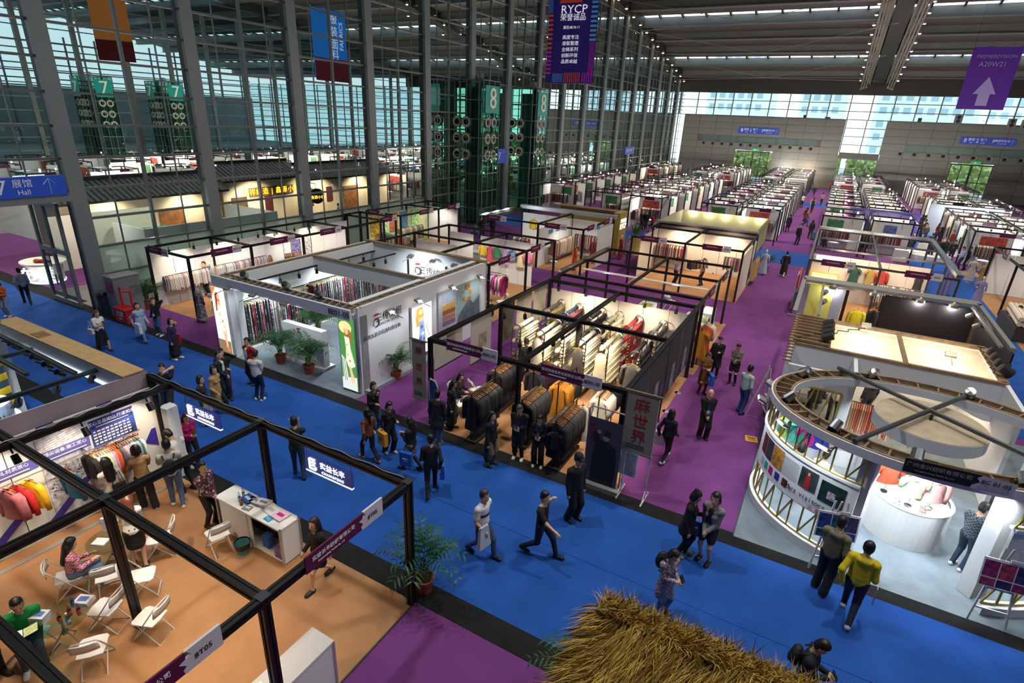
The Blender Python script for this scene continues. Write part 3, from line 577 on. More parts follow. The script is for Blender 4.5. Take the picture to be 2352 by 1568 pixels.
# ---- garments
GM={}
def garment_mesh(kind):
    if kind in GM: return GM[kind]
    ln,sl,wd,fl={'coat':(1.12,.58,.22,.26),'jacket':(.75,.55,.22,.22),'shirt':(.72,.5,.2,.22),'tee':(.66,.22,.2,.22),'dress':(1.1,.2,.19,.3),'long':(1.25,.0,.18,.24)}[kind]
    b=MB(); n=10; rings=[(-.10,.055,.045),(-.13,.07,.05),(-.165,.13,.05),(-.205,wd-.03,.055),(-.3,wd,.06),(-.5,wd-.02,.06),(-.75*ln-.1,(wd+fl)/2,.06),(-ln,fl,.065)]
    for i,(z,a,c_) in enumerate(rings):
        for j in range(n):
            t=2*pi*j/n; b.v.append((a*cos(t),c_*sin(t)*(1+.25*sin(3*t+i) if i>4 else 1),z))
    for i in range(len(rings)-1):
        for j in range(n): b.f.append((i*n+j,i*n+(j+1)%n,(i+1)*n+(j+1)%n,(i+1)*n+j)); b.m.append(0)
    if sl:
        for s in(-1,1): b.tube([(s*(wd-.06),0,-.2),(s*(wd+.03),0,-.27),(s*(wd+.06),.01,-.3-sl*.5),(s*(wd+.05),.02,-.22-sl)],[.07,.075,.06,.05],8)
    GM[kind]=b.mesh('cloth',True); return GM[kind]
HANG=None; HWOOD=mat('#b07a42',.5,name='hanger_wood'); HGOLD=mat('#c8a860',.4,.3)
def garment(x,y,z,rz,kind,col,label,group,scale=1,m=None):
    """a garment on its hanger; (x,y,z) is the point of the rail"""
    global HANG
    if HANG is None: HANG=MB().tube([(0,.03,-.02),(0,.02,.012),(0,-.02,.012),(0,-.025,-.02),(0,0,-.05),(0,0,-.1)],.005,5).bar((-.17,0,-.14),(0,0,-.1),.016,.016).bar((.17,0,-.14),(0,0,-.1),.016,.016).mesh('hanger')
    t=thing('garment',label,'clothes',(x,y,z),rz,group); t.scale=(scale,)*3
    ob('cloth',garment_mesh(kind),m or mat(col,.85,noise=.12,scale=9),t); ob('hanger',HANG,HWOOD,t); return t
def rack(x,y,rz,L,h,label,base=True,m=None):
    t=thing('clothes_rack',label,'rack',(x,y,0),rz); m=m or BLACK
    if base: bx('base_board',t,(0,0,.06),(L,.38,.1),mat('#2e2723',.7,noise=.3,scale=4))
    for s in(-1,1): ob('upright',MB().tube([(s*(L/2-.06),0,.0),(s*(L/2-.06),0,h)],.018,7),m,t)
    if not base:
        for s in(-1,1): ob('foot',MB().tube([(s*(L/2-.06),-.25,.02),(s*(L/2-.06),.25,.02)],.016,6),m,t)
    ob('rail',MB().tube([(-L/2,0,h),(L/2,0,h)],.016,7),m,t); return t
def hang_row(x,y,rz,L,h,n,kinds,cols,label,group,sc=1,ms=None,jit=.25):
    for i in range(n):
        u=-L/2+.08+(L-.16)*(i+.5)/n; ccol=cols[i%len(cols)]; k=kinds[i%len(kinds)]
        garment(x+u*cos(rz),y+u*sin(rz),h-.005,rz+pi/2+random.uniform(-jit,jit),k,ccol,label,group,sc,ms[i%len(ms)] if ms else None)
ROWS={}
def garment_row(x,y,z,rz,L,seed,label,group=None,h=1.1,th=.4,pal=None):
    """far-off close-packed row of clothes: one object"""
    key=(round(L,1),seed%7,h,th,tuple(pal) if pal else None)
    if key not in ROWS:
        r=random.Random(seed); b=MB(); n=int(L/.055); P=pal or ('#2b2a33','#6c2a33','#b8a88c','#8b8f96','#3d4a66','#c9c2b8','#7a5a3a','#40392f','#a33b3b','#d8d4cc')
        for i in range(n):
            u=-L/2+L*(i+.5)/n; w=th*r.uniform(.8,1.05); hh=h*r.uniform(.82,1); t=.016
            b.add([(u-t,-w*.2,0),(u+t,-w*.2,0),(u+t,w*.2,0),(u-t,w*.2,0),(u-t*1.2,-w/2,-.12),(u+t*1.2,-w/2,-.12),(u+t*1.2,w/2,-.12),(u-t*1.2,w/2,-.12),(u-t*1.4+.01,-w/2.1,-hh),(u+t*1.4+.01,-w/2.1,-hh),(u+t*1.4+.01,w/2.1,-hh),(u-t*1.4+.01,w/2.1,-hh)],
                [(0,1,2,3),(0,4,5,1),(1,5,6,2),(2,6,7,3),(3,7,4,0),(4,8,9,5),(5,9,10,6),(6,10,11,7),(7,11,8,4)],r.randrange(len(P)))
        b.tube([(-L/2-.05,0,.02),(L/2+.05,0,.02)],.015,5,len(P))
        me=b.mesh('garment_row')
        for c_ in P: me.materials.append(mat(c_,.85))
        me.materials.append(DSTEEL); ROWS[key]=me
    o=bpy.data.objects.new('garment_row',ROWS[key]); COL.objects.link(o); o.location=(x,y,z); o.rotation_euler=(0,0,rz); o['kind']='stuff'; return tag(o,label,'clothes',group)
# ---- spotlight head (part of a stand)
SPH=MB().tube([(0,0,0),(0,0,-.12)],.014,5).lathe([(0,.02),(.05,.02),(.055,-.13),(.045,-.13),(.04,-.05)],10,(0,0,-.16)).mesh('spotlight')
def spothead(t,x,y,z,rx=.5,rz=0,s=1): 
    o=ob('spotlight',SPH,BLACK,t,rel(t,x,y,z),rot=(rx,0,rz)); o.scale=(s,s,s); return o
FLD=MB().box((0,0,0),(.28,.2,.06)).box((0,-.005,-.035),(.24,.16,.01)).bar((0,.1,0),(0,.55,.12),.02).mesh('flood_lamp')
FLG=mat('#8d8b86',.4,.4,name='flood_grey')
def flood(t,x,y,z,rz,em=True):
    o=ob('flood_lamp',FLD,FLG,t,rel(t,x,y,z),rot=(rad(-25),0,rz)); ob('lens',MB().box((0,-.005,-.043),(.22,.14,.004)),EMW,o); return o
def fascia(t,p,rz,name_,num_,w=1.6,h=.34,fine=True,sub=''):
    """plum board and pale numbered tag; readable side towards local -y"""
    f=thing('x','','x'); 
    for k in('label','category'): del f[k]
    f.name='name_board'; f.parent=t; f.location=rel(t,*p); f.rotation_euler=(0,0,rz)
    ob('plum_panel',MB().box((-w*.14,0,0),(w*.72,.025,h)),PURP,f); b=MB(); a=w*.2
    b.add([(a,-.02,-h/2),(w/2,-.02,-h/2),(w/2,-.02,h/2+.02),(a+.04,-.02,h/2+.02),(a+.1,-.02,h*.25),(a-.05,-.02,h*.1),(a+.03,-.02,-h*.15),(a-.02,-.02,-h*.3),
           (a,.015,-h/2),(w/2,.015,-h/2),(w/2,.015,h/2+.02),(a+.04,.015,h/2+.02),(a+.1,.015,h*.25),(a-.05,.015,h*.1),(a+.03,.015,-h*.15),(a-.02,.015,-h*.3)],[tuple(range(8)),tuple(range(15,7,-1))]+[(i,8+i,8+(i+1)%8,(i+1)%8) for i in range(8)]); ob('number_tag',b,TAGW,f)
    if fine:
        if name_: text(name_,h*.3,WINK,f,(-w*.16,-.018,.03),wid=.95)
        text(sub,h*.14,WINK,f,(-w*.2,-.018,-h*.22)) if sub else bx('print_line',f,(-w*.22,-.016,-h*.22),(w*.3,.004,h*.08),WINK)
        if num_: text(num_,h*.36,INK,f,(w*.35,-.026,0))
    if not fine:
        ob('print_line',MB().box((-w*.16,-.016,.03),(w*.4,.004,h*.16)),[mat('#b78aa6',.6)],f)
        if num_: text(num_,h*.36,INK,f,(w*.35,-.026,0))
        else: ob('print_line',MB().box((w*.35,-.024,0),(w*.17,.004,h*.2)),[mat('#8a8490',.6)],f)
    return f
def counter(x,y,rz,dx,dy,h,label,name='display_counter',open_=False):
    t=thing(name,label,'counter',(x,y,0),rz); A=mat('#cfcfca',.35,.6,name='aluminium')
    ob('top',MB().box((0,0,h-.02),(dx,dy,.04)),CHW,t)
    for sx in(-1,1):
        for sy in(-1,1): bx('corner_post',t,(sx*(dx/2-.02),sy*(dy/2-.02),h/2),(.045,.045,h),A)
    bx('panel',t,(0,dy/2-.02,h/2),(dx-.08,.02,h-.08),WHITE); bx('panel',t,(dx/2-.02,0,h/2),(.02,dy-.08,h-.08),WHITE); bx('panel',t,(-dx/2+.02,0,h/2),(.02,dy-.08,h-.08),WHITE)
    if not open_: bx('panel',t,(0,-dy/2+.02,h/2),(dx-.08,.02,h-.08),WHITE)
    else: bx('sliding_door',t,(-dx*.2,-dy/2+.03,h/2),(dx*.5,.02,h-.1),WHITE); bx('inner_back',t,(0,dy/2-.06,h/2),(dx-.1,.02,h-.1),mat('#3a332c',.8)); bx('bottom_shelf',t,(0,0,.06),(dx-.08,dy-.08,.03),WHITE)
    return t
def mannequin(x,y,rz,label,col,m=None,head=True,z=0):
    t=thing('mannequin',label,'mannequin',(x,y,z),rz); sk=mat('#d8d2c8',.4)
    ob('stand',MB().lathe([(0,0),(.16,0),(.16,.015),(.02,.03),(.02,.75)],12),DSTEEL,t)
    b=MB()
    if head: b.ball((0,0,1.62),(.075,.09,.11),8)
    b.tube([(0,0,1.42),(0,0,1.56)],.045,8); ob('body',b,sk,t)
    b=MB().lathe([(.05,1.46),(.13,1.42),(.19,1.36),(.18,1.2),(.14,1.06),(.19,.88),(.24,.4),(.27,.15)],12,sy=.75)
    for s in(-1,1): b.tube([(s*.17,0,1.38),(s*.24,0,1.15),(s*.25,.04,.85)],[.06,.05,.04],7)
    ob('outfit',b,m or mat(col,.8,noise=.15),t,smooth=True); return t
# ---- shell booth of the far rows (3 x 3 m), dup'ed
SB={}
def shell_booth(x,y,side,label,group,var):
    """side=+1 opens towards +x, -1 towards -x"""
    key=(side,var%4)
    if key not in SB:
        t=thing('shell_booth',label,'booth',(x,y,0),0,group); s=side
        ob('back_wall',MB().box((-1.47*s,0,1.25),(.05,2.96,2.5)),WHITE,t)
        b=MB()
        for i in range(3): b.box((-1+i*1.0,1.47,1.25),(.98,.05,2.5))
        ob('side_wall',b,WHITE,t)
        b=MB()
        for i,j in((1,-1),(1,1),(-1,1),(-1,-1)): b.box((1.47*s*i,1.47*j,1.45),(.09,.09,2.9))
        b.bar((1.47*s,-1.5,2.9),(1.47*s,1.5,2.9),.1); b.bar((-1.47*s,-1.5,2.9),(-1.47*s,1.5,2.9),.1); b.bar((-1.5,1.47,2.9),(1.5,1.47,2.9),.1); b.bar((-1.5,-1.47,2.9),(1.5,-1.47,2.9),.1)
        ob('frame',b,BLACK,t)
        if var%4==2: ob('fascia_board',MB().box((.35,-1.56,2.8),(.9,.03,.28)),PURP,t); ob('fascia_tag',MB().box((.97,-1.57,2.81),(.34,.03,.3)),TAGW,t)
        ob('fascia_board',MB().box((1.54*s,.2,2.8),(.03,.85,.26)),PURP,t); ob('fascia_tag',MB().box((1.55*s,.8,2.81),(.03,.35,.28)),TAGW,t)
        b=MB()
        for i in range(3): b.box((-.9+.8*i,1.2,2.75),(.09,.1,.16))
        ob('spotlight_bar',b,BLACK,t)
        if var%4==0: bx('wall_print',t,(.5*s,1.43,1.9),(1.2,.02,.8),mat('#4f8a5a',.6,noise=.5,scale=4))
        if var%4==2: bx('wall_print',t,(-.3*s,1.43,1.75),(1.6,.02,1.0),mat('#b34a3a',.6,noise=.7,scale=5))
        if var%4==3: bx('wall_print',t,(0,1.43,1.7),(.9,.02,1.2),mat('#5a6fa8',.6,noise=.7,scale=5))
        b=MB().box((.9*s,-.9,.45),(.9,.5,.9)) if var%2 else MB().lathe([(0,.74),(.4,.74),(.4,.71),(.03,.7),(.03,.02),(.2,0)],12,(.3*s,-.3,0))
        ob('counter',b,WHITE,t); SB[key]=t; return t
    return dup(SB[key],(x,y,0),None,label,group)
def booth_frame(t,posts,beams,z=2.9,m=BLACK,w=.1):
    for p in posts: pole('post',t,rel(t,p[0],p[1],0),rel(t,p[0],p[1],z),m,w)
    for a,b_ in beams: pole('beam',t,rel(t,a[0],a[1],z-w/2),rel(t,b_[0],b_[1],z-w/2),m,w)
def panel_wall(t,x0,y0,x1,y1,h,m=WHITE,step=1.0,th=.04,z=0,name='panel'):
    L=math.hypot(x1-x0,y1-y0); n=max(1,round(L/step)); a=math.atan2(y1-y0,x1-x0)
    for i in range(n):
        u=(i+.5)/n; bx(name,t,rel(t,x0+(x1-x0)*u,y0+(y1-y0)*u,z+h/2),(L/n-.02,th,h),m,a)
def handbag(p,col,label,kind='paper',rz=0,txt=None):
    t=thing('shopping_bag' if kind=='paper' else 'bag',label,'bag',p,rz)
    if kind=='paper':
        b=MB(); w,d,h=.17,.06,.4; b.box((0,0,-.08-h/2),(2*w,2*d,h)); ob('bag_body',b,mat(col,.6,noise=.08),t)
        ob('handle',MB().tube([(-.08,0,-.08),(-.06,0,0),(.06,0,0),(.08,0,-.08)],.008,5),mat(col,.6),t)
        ob('print',MB().box((0,.062,-.25),(.16,.006,.03)).box((0,-.062,-.25),(.16,.006,.03)).box((0,.062,-.31),(.1,.006,.02)).box((0,-.062,-.31),(.1,.006,.02)),mat('#e8e4d8',.6) if txt is None else INK,t)
    elif kind=='backpack':
        ob('pack',MB().ball((0,0,0),(.1,.15,.2),12).ball((-.07,0,-.06),(.05,.11,.1),8),mat(col,.7),t); ob('strap',MB().tube([(.07,.1,.17),(.16,.12,.24),(.27,.13,.1),(.2,.13,-.12),(.07,.12,-.15)],.018,5).tube([(.07,-.1,.17),(.16,-.12,.24),(.27,-.13,.1),(.2,-.13,-.12),(.07,-.12,-.15)],.018,5),mat(col,.7),t)
    else:
        ob('bag_body',MB().box((0,0,-.1),(.26,.1,.18)),mat(col,.5),t); ob('strap',MB().tube([(-.11,0,0),(-.05,0,.3),(.05,0,.3),(.11,0,0)],.008,5),mat(col,.5),t)
    return t
# ================================================================ people: one continuous surface per figure
def implicit(prims,h,kk):
    """prims: (a,b,ra,rb,sy,mat). Smooth union of tapered limbs, meshed by surface nets -> verts, quads, face materials"""
    P=[]; lo=np.full(3,1e9); hi=np.full(3,-1e9)
    for a,b,ra,rb,sy,m in prims:
        a,b=np.array(a,float),np.array(b,float); R=max(ra,rb); e=np.array([R,R*max(sy,1),R])+.04
        l,u=np.minimum(a,b)-e,np.maximum(a,b)+e; lo=np.minimum(lo,l); hi=np.maximum(hi,u); P.append((a,b,ra,rb,sy,m,l,u))
    n=np.ceil((hi-lo)/h).astype(int)+2; E=np.zeros(n,np.float32); D=np.full(n,9.,np.float32); M=np.zeros(n,np.int8)
    ax=[lo[i]+h*np.arange(n[i]) for i in range(3)]
    for a,b,ra,rb,sy,m,l,u in P:
        i0=np.maximum(0,np.floor((l-lo)/h).astype(int)); i1=np.minimum(n,np.ceil((u-lo)/h).astype(int)+1)
        sl=tuple(slice(p,q) for p,q in zip(i0,i1)); X,Y,Z=np.meshgrid(ax[0][sl[0]],ax[1][sl[1]],ax[2][sl[2]],indexing='ij',sparse=True)
        d=b-a; dd=max(d@d,1e-9); t=np.clip(((X-a[0])*d[0]+(Y-a[1])*d[1]+(Z-a[2])*d[2])/dd,0,1)
        q=np.sqrt((X-a[0]-t*d[0])**2+((Y-a[1]-t*d[1])/sy)**2+(Z-a[2]-t*d[2])**2)-(ra+(rb-ra)*t)
        E[sl]+=np.exp(np.clip(-q/kk,-30,30)); w=q<D[sl]; D[sl][w]=q[w]; M[sl][w]=m
    F=-kk*np.log(np.maximum(E,1e-12)); S_=F<0
    c=[s-1 for s in n]; acc=np.zeros(c+[3]); cnt=np.zeros(c); best=np.full(c,9.); bm=np.zeros(c,np.int8)
    cs=[(i,j,k) for i in(0,1) for j in(0,1) for k in(0,1)]
    sub=lambda A,o: A[o[0]:o[0]+c[0],o[1]:o[1]+c[1],o[2]:o[2]+c[2]]
    for o in cs:
        v=np.abs(sub(F,o)); w=v<best; best[w]=v[w]; bm[w]=sub(M,o)[w]
        for axx in range(3):
            if o[axx]==0:
                o2=list(o); o2[axx]=1; f0,f1=sub(F,o),sub(F,o2); x=(f0<0)!=(f1<0)
                if x.any():
                    t=f0[x]/(f0[x]-f1[x]); p=np.tile(np.array(o,float),(len(t),1)); p[:,axx]+=t; acc[x]+=p; cnt[x]+=1
    act=cnt>0; idx=np.full(c,-1); idx[act]=np.arange(act.sum()); ijk=np.argwhere(act)
    V=lo+h*(ijk+acc[act]/cnt[act][:,None]); vm=bm[act]; quads=[]
    for axx in range(3):
        b1,b2=[q for q in range(3) if q!=axx]
        s0=[slice(None)]*3; s1=[slice(None)]*3; s0[axx]=slice(0,-1); s1[axx]=slice(1,None)
        x=S_[tuple(s0)]!=S_[tuple(s1)]; pts=np.argwhere(x); fl=S_[tuple(s0)][x]
        ok=(pts[:,b1]>0)&(pts[:,b2]>0)&(pts[:,b1]<c[b1])&(pts[:,b2]<c[b2])&(pts[:,axx]<c[axx]); pts,fl=pts[ok],fl[ok]
        g=[]
        for u,v in((0,0),(1,0),(1,1),(0,1)):
            q=pts.copy(); q[:,b1]-=u; q[:,b2]-=v; g.append(idx[q[:,0],q[:,1],q[:,2]])
        Q=np.stack(g,1); flip=fl if axx!=1 else ~fl
        Q[flip]=Q[flip][:,::-1]; quads.append(Q[:, ::-1])
    Q=np.concatenate(quads); Q=Q[(Q>=0).all(1)]
    return V,Q,vm
def ik(a,b_,l1,l2,pole):
    a,b_,pole=Vector(a),Vector(b_),Vector(pole); d=b_-a; L=min(d.length,(l1+l2)*.999); dn=d.normalized(); b_=a+dn*L
    x=(l1*l1-l2*l2+L*L)/(2*L); hgt=math.sqrt(max(0,l1*l1-x*x)); n=pole-dn*pole.dot(dn); n=n.normalized() if n.length>1e-4 else Vector((0,0,1))
    return a+dn*x+n*hgt,b_
STAND=dict(f=((.02,.11,0),(-.02,-.1,0)),h=((.05,.225,.82),(.05,-.225,.82)))
POSE={'stand':STAND,
 'walk':dict(f=((.30,.08,0),(-.30,-.08,.07)),h=((-.13,.22,.85),(.19,-.2,.89)),p=.895),
 'walk2':dict(f=((-.30,.08,.07),(.30,-.08,0)),h=((.2,.2,.89),(-.14,-.22,.85)),p=.895),
 'phone':dict(f=STAND['f'],h=((.27,.04,1.13),(.27,-.05,1.12)),nod=.45),
 'phone1':dict(f=((.04,.1,0),(-.1,-.1,0)),h=((.3,.08,1.18),(.05,-.24,.84)),nod=.3),
 'wphone':dict(f=((.27,.08,0),(-.25,-.08,.06)),h=((.28,.05,1.15),(.26,-.06,1.13)),nod=.35,p=.9),
 'call':dict(f=((.05,.12,0),(-.05,-.12,0)),h=((.08,.13,1.56),(.06,-.27,.84))),
 'camera':dict(f=((.2,.1,0),(-.16,-.1,0)),h=((.2,.07,1.5),(.2,-.09,1.5)),nod=.1),
 'fold':dict(f=((.0,.11,0),(.02,-.1,0)),h=((.19,-.1,1.13),(.18,.1,1.1))),
 'clasp':dict(f=STAND['f'],h=((.2,.03,.92),(.2,-.03,.9))),
 'back':dict(f=STAND['f'],h=((-.16,.03,.9),(-.16,-.04,.88))),
 'chin':dict(f=STAND['f'],h=((.17,.02,1.36),(.22,-.1,1.1))),
 'reach':dict(f=((.08,.1,0),(-.12,-.1,0)),h=((.42,.18,1.15),(.4,-.14,1.2)),lean=.12),
 'bow':dict(f=((.05,.12,0),(-.1,-.1,0)),h=((.4,.06,1.0),(.4,-.06,1.0)),lean=.35,nod=.5),
 'sit':dict(f=((.44,.13,0),(.42,-.13,0)),h=((.36,.12,.72),(.36,-.12,.72)),p=.52,nod=.25,lean=.1),
 'stride':dict(f=((.38,.08,0),(-.36,-.08,.09)),h=((.45,.3,1.0),(-.2,-.26,.9)),p=.87)}
SKIN=mat('#dcae8e',.55,noise=.05,name='skin'); EYE=mat('#1a1310',.4,name='eye_dark'); LIP=mat('#a5604f',.5,name='lip')
PCACHE={}
def person(label,p,hd,pose='stand',top='#222226',tk='long',bot='#1d1e24',bk='trousers',shoe='#1b1a1a',hair='short',hc='#17120f',H=1.70,res=.014,z=0,fem=False,sole=None,badge=None,look=0,inner=None,nod=None,tm=None,bm=None,group=None,hh=None,fine=True,**kw):
    s=H/1.72; ps=POSE[pose]; prims=[]; A=prims.append; hands=hh or ps['h']
    pel=ps.get('p',.925); lean=ps.get('lean',.02); nd=nod if nod is not None else ps.get('nod',.05)
    sw=.15 if fem else .172; k=.9 if fem else 1.0
    T=lambda x,y,zz: (x*cos(lean)+zz*sin(lean),y,pel+zz*cos(lean)-x*sin(lean))     # torso frame
    TOP,BOT,SHO,HAIR,INN=1,2,3,4,5
    tw=.012 if tk in('coat','jacket','hoodie') else .004
    hipm=BOT
    # torso
    A((T(0,0,.0),T(0,0,.1),.098,.095,1.38,hipm)); A((T(0,0,.12),T(.0,0,.2),.1*k+tw,.1*k+tw,1.3,TOP)); A((T(0,0,.22),T(.0,0,.38),.105*k+tw,.105*k+tw,1.45,TOP)); A((T(-.005,0,.42),T(-.01,0,.44),.085+tw,.07,1.9*k,TOP))
    if fem: A((T(.08,.07,.31),T(.08,.07,.31),.055,.055,1,TOP)); A((T(.08,-.07,.31),T(.08,-.07,.31),.055,.055,1,TOP))
    for sg in(1,-1): A((T(-.01,.05*sg,.475),T(-.01,sw*sg,.44),.05,.062+tw,1,TOP))
    A((T(-.005,0,.47),T(.01,0,.58),.052,.05,1,0))
    if inner: A((T(.085,0,.44),T(.095,0,.2),.035,.04,1.1,INN))
    # head
    hz=.58; hy=look
    def Hd(x,y,zz):
        x,zz=x*cos(nd)+zz*sin(nd),zz*cos(nd)-x*sin(nd); x,y=x*cos(hy)-y*sin(hy),x*sin(hy)+y*cos(hy); return T(.012+x,y,hz+zz)
    A((Hd(.02,0,.06),Hd(.0,0,.145),.068,.085,.88,0)); A((Hd(.045,0,.025),Hd(.03,0,.05),.045,.055,.95,0)); A((Hd(.094,0,.075),Hd(.08,0,.1),.016,.01,1,0))
    for sg in(1,-1): A((Hd(.0,.077*sg,.075),Hd(-.005,.08*sg,.1),.016,.018,.6,0))
    if hair!='bald':
        A((Hd(-.027,0,.158),Hd(-.036,0,.1),.088,.08,.93,HAIR)); A((Hd(.018,0,.205),Hd(-.03,0,.2),.044,.06,1.2,HAIR))
        if hair in('bob','long','pony','bun'):
            for sg in(1,-1): A((Hd(-.012,.066*sg,.16),Hd(-.03,.072*sg,.04),.036,.036,1,HAIR))
            A((Hd(-.05,0,.1),Hd(-.06,0,.02),.07,.06,1.1,HAIR))
        if hair=='long': A((Hd(-.065,0,.06),T(-.115,0,.3),.065,.05,1.7,HAIR))
        if hair=='pony': A((Hd(-.1,0,.1),Hd(-.13,0,.06),.03,.03,1,HAIR)); A((Hd(-.13,0,.06),T(-.15,0,.38),.032,.018,1,HAIR))
        if hair=='bun': A((Hd(-.06,0,.24),Hd(-.07,0,.25),.04,.04,1,HAIR))
        if hair=='cap': A((Hd(.0,0,.19),Hd(-.01,0,.2),.088,.085,1,HAIR)); A((Hd(.1,0,.155),Hd(.14,0,.145),.02,.012,2.8,HAIR))
    else: A((Hd(-.022,0,.15),Hd(-.03,0,.1),.083,.078,.93,0))
    if tk=='hoodie': A((T(-.09,.06,.47),T(-.09,-.06,.47),.06,.06,1,TOP)); A((T(-.05,.1,.49),T(.03,.09,.46),.04,.03,1,TOP)); A((T(-.05,-.1,.49),T(.03,-.09,.46),.04,.03,1,TOP))
    # arms
    wr=[]
    for sg,hp in((1,hands[0]),(-1,hands[1])):
        sh=T(-.01,(sw+.015)*sg,.42); hv=(hp[0]+(lean*.2 if pose!='sit' else 0),hp[1],hp[2]) 
        el,wv=ik(sh,hv,.285,.25,(-.6,.3*sg,-.8)); wr.append((el,wv,sg)); fl=(wv-el).normalized()
        slv=TOP; r0,r1,r2=.05*k+tw*.7+.002,.042*k+tw*.6,.03*k+tw*.5
        if tk=='tee':
            mid=Vector(sh)+(el-Vector(sh))*.62; A((sh,tuple(mid),r0+.008,r1+.012,1,TOP)); A((tuple(mid),tuple(el),.042*k,.036*k,1,0)); A((tuple(el),tuple(wv),.037*k,.026*k,1,0))
        elif tk=='vest': A((sh,tuple(el),.045*k,.036*k,1,0)); A((tuple(el),tuple(wv),.036*k,.026*k,1,0))
        else: A((sh,tuple(el),r0,r1,1,TOP)); A((tuple(el),tuple(wv-fl*.01),r1,r2+.004,1,TOP))
        A((tuple(wv),tuple(wv+fl*.075),.025,.03,1,0))
    # legs
    ft=[]
    for i,sg in((0,1),(1,-1)):
        fx,fy,fz=ps['f'][i]; hip=(0,.088*sg,pel-.02); an=(fx-.03,fy,.085+fz)
        kn,av=ik(hip,an,.43,.425,(1,.05*sg,.1 if pose!='sit' else .6)); ft.append(av)
        if bk in('trousers','jeans','wide'):
            w=.02 if bk=='wide' else 0
            A((hip,tuple(kn),.088*k+.01,.062+w,1,BOT)); A((tuple(kn),(av.x,av.y,av.z+.0),.06+w,.046+w*1.6,1,BOT))
        elif bk in('skirt','shorts'):
            A((hip,tuple(Vector(hip)+(kn-Vector(hip))*.6),.095,.085,1,BOT)); A((hip,tuple(kn),.075,.05,1,0)); A((tuple(kn),tuple(av),.05,.033,1,0))
        elif bk=='boots': A((hip,tuple(Vector(hip)+(kn-Vector(hip))*.6),.1,.095,1,BOT)); A((hip,tuple(kn),.075,.05,1,0)); A((tuple(kn),tuple(av),.052,.042,1,SHO))
        else: A((hip,tuple(kn),.08,.055,1,BOT)); A((tuple(kn),tuple(av),.05,.034,1,0))
        zz=.045+fz; tip=-.5*fz; A(((fx-.06,fy,zz+.005),(fx+.09,fy*1.1,zz+tip-.002),.042,.036,1.05,SHO)); A(((fx+.09,fy*1.1,zz+tip-.004),(fx+.13,fy*1.14,zz+tip-.008),.036,.03,1.1,SHO))
    mx=sum(f.x for f in ft)/2
    if bk=='long':  A((T(0,0,.05),(mx*.6,0,.62),.11,.16,1.15,BOT)); A(((mx*.6,0,.62),(mx*.8,0,.28),.16,.2,1.15,BOT))
    if bk=='skirt' and pose!='sit': A((T(0,0,.04),(mx*.4,0,.6),.108,.125,1.35,BOT))
    if tk=='coat' and pose!='sit': A((T(0,0,.12),(mx*.4,0,.66),.122,.145,1.35,TOP)); A(((mx*.4,0,.66),(mx*.5,0,kw.get('hem',.55)),.145,.15,1.35,TOP))
    if tk in('jacket','hoodie','long','tee') and pose!='sit': A((T(0,0,.12),T(0,0,.02),.108*k+tw,.106+tw,1.36,TOP))
    V,Q,vm=implicit(prims,res,.012 if res<.022 else .016)
    if pose!='sit':
        for mid,on,hem in((BOT,bk=='long',.24),(BOT,bk=='skirt',.53),(TOP,tk=='coat',kw.get('hem',.55)-.04)):
            if on: w=(vm==mid)&(V[:,2]<hem); V[w,2]=hem-.04*(hem-V[w,2])
    V=V*s; V[:,2]=np.maximum(V[:,2],.002)
    nrm=np.zeros_like(V); a=V[Q[:,2]]-V[Q[:,0]]; b_=V[Q[:,3]]-V[Q[:,1]]; fn=np.cross(a,b_); 
    for j in range(4): np.add.at(nrm,Q[:,j],fn)
    nrm/=np.maximum(np.linalg.norm(nrm,axis=1,keepdims=True),1e-9)
    cen=V.mean(0)
    t=thing('person',label,'person',(p[0],p[1],z),rad(hd),group)
    # body: the whole continuous surface, with face and fingers
    mb=MB(); mb.v=[tuple(x) for x in V]; mb.f=[tuple(q) for q in Q.tolist()]; mb.m=[0]*len(mb.f)
    if fine:
        for sg in(1,-1): 
            e=Vector(Hd(.073,.03*sg,.092))*s; mb.ball(e,(.012,.014,.009),6,1); e=Vector(Hd(.078,.031*sg,.112))*s; mb.ball(e,(.01,.02,.005),5,1)
        mb.ball(Vector(Hd(.083,0,.036))*s,(.012,.022,.007),6,2)
        for el,wv,sg in wr:
            f=(wv-el).normalized(); side=f.cross(Vector((0,0,1))); side=side.normalized() if side.length>.2 else Vector((1,0,0)); dn=side.cross(f)
            curl=-1 if dn.z>0 else 1
            for i,(o,L) in enumerate(((-.022,.07),(-.007,.08),(.008,.074),(.021,.06))):
                b0=wv+f*.075+side*o; b1=b0+f*L*.45+dn*curl*.012; b2=b1+f*L*.3+dn*curl*.03
                mb.tube([tuple(q*s) for q in(b0-f*.03,b0,b1,b2)],[.009,.009,.0085,.006],5)
            ts=side*(-.026 if sg>0 else .026); b0=wv+f*.03+ts*.6; mb.tube([tuple(q*s) for q in(b0,b0+ts*.7+f*.02+dn*curl*.01,b0+ts*.8+f*.055+dn*curl*.025)],[.011,.01,.007],5)
    ob('body',mb,[SKIN,EYE,LIP],t,smooth=True)
    fm=np.array([np.bincount(vm[q]).argmax() for q in Q]) if False else vm[Q[:,0]]
    hairm=mat(hc,.45,noise=.2,scale=30)
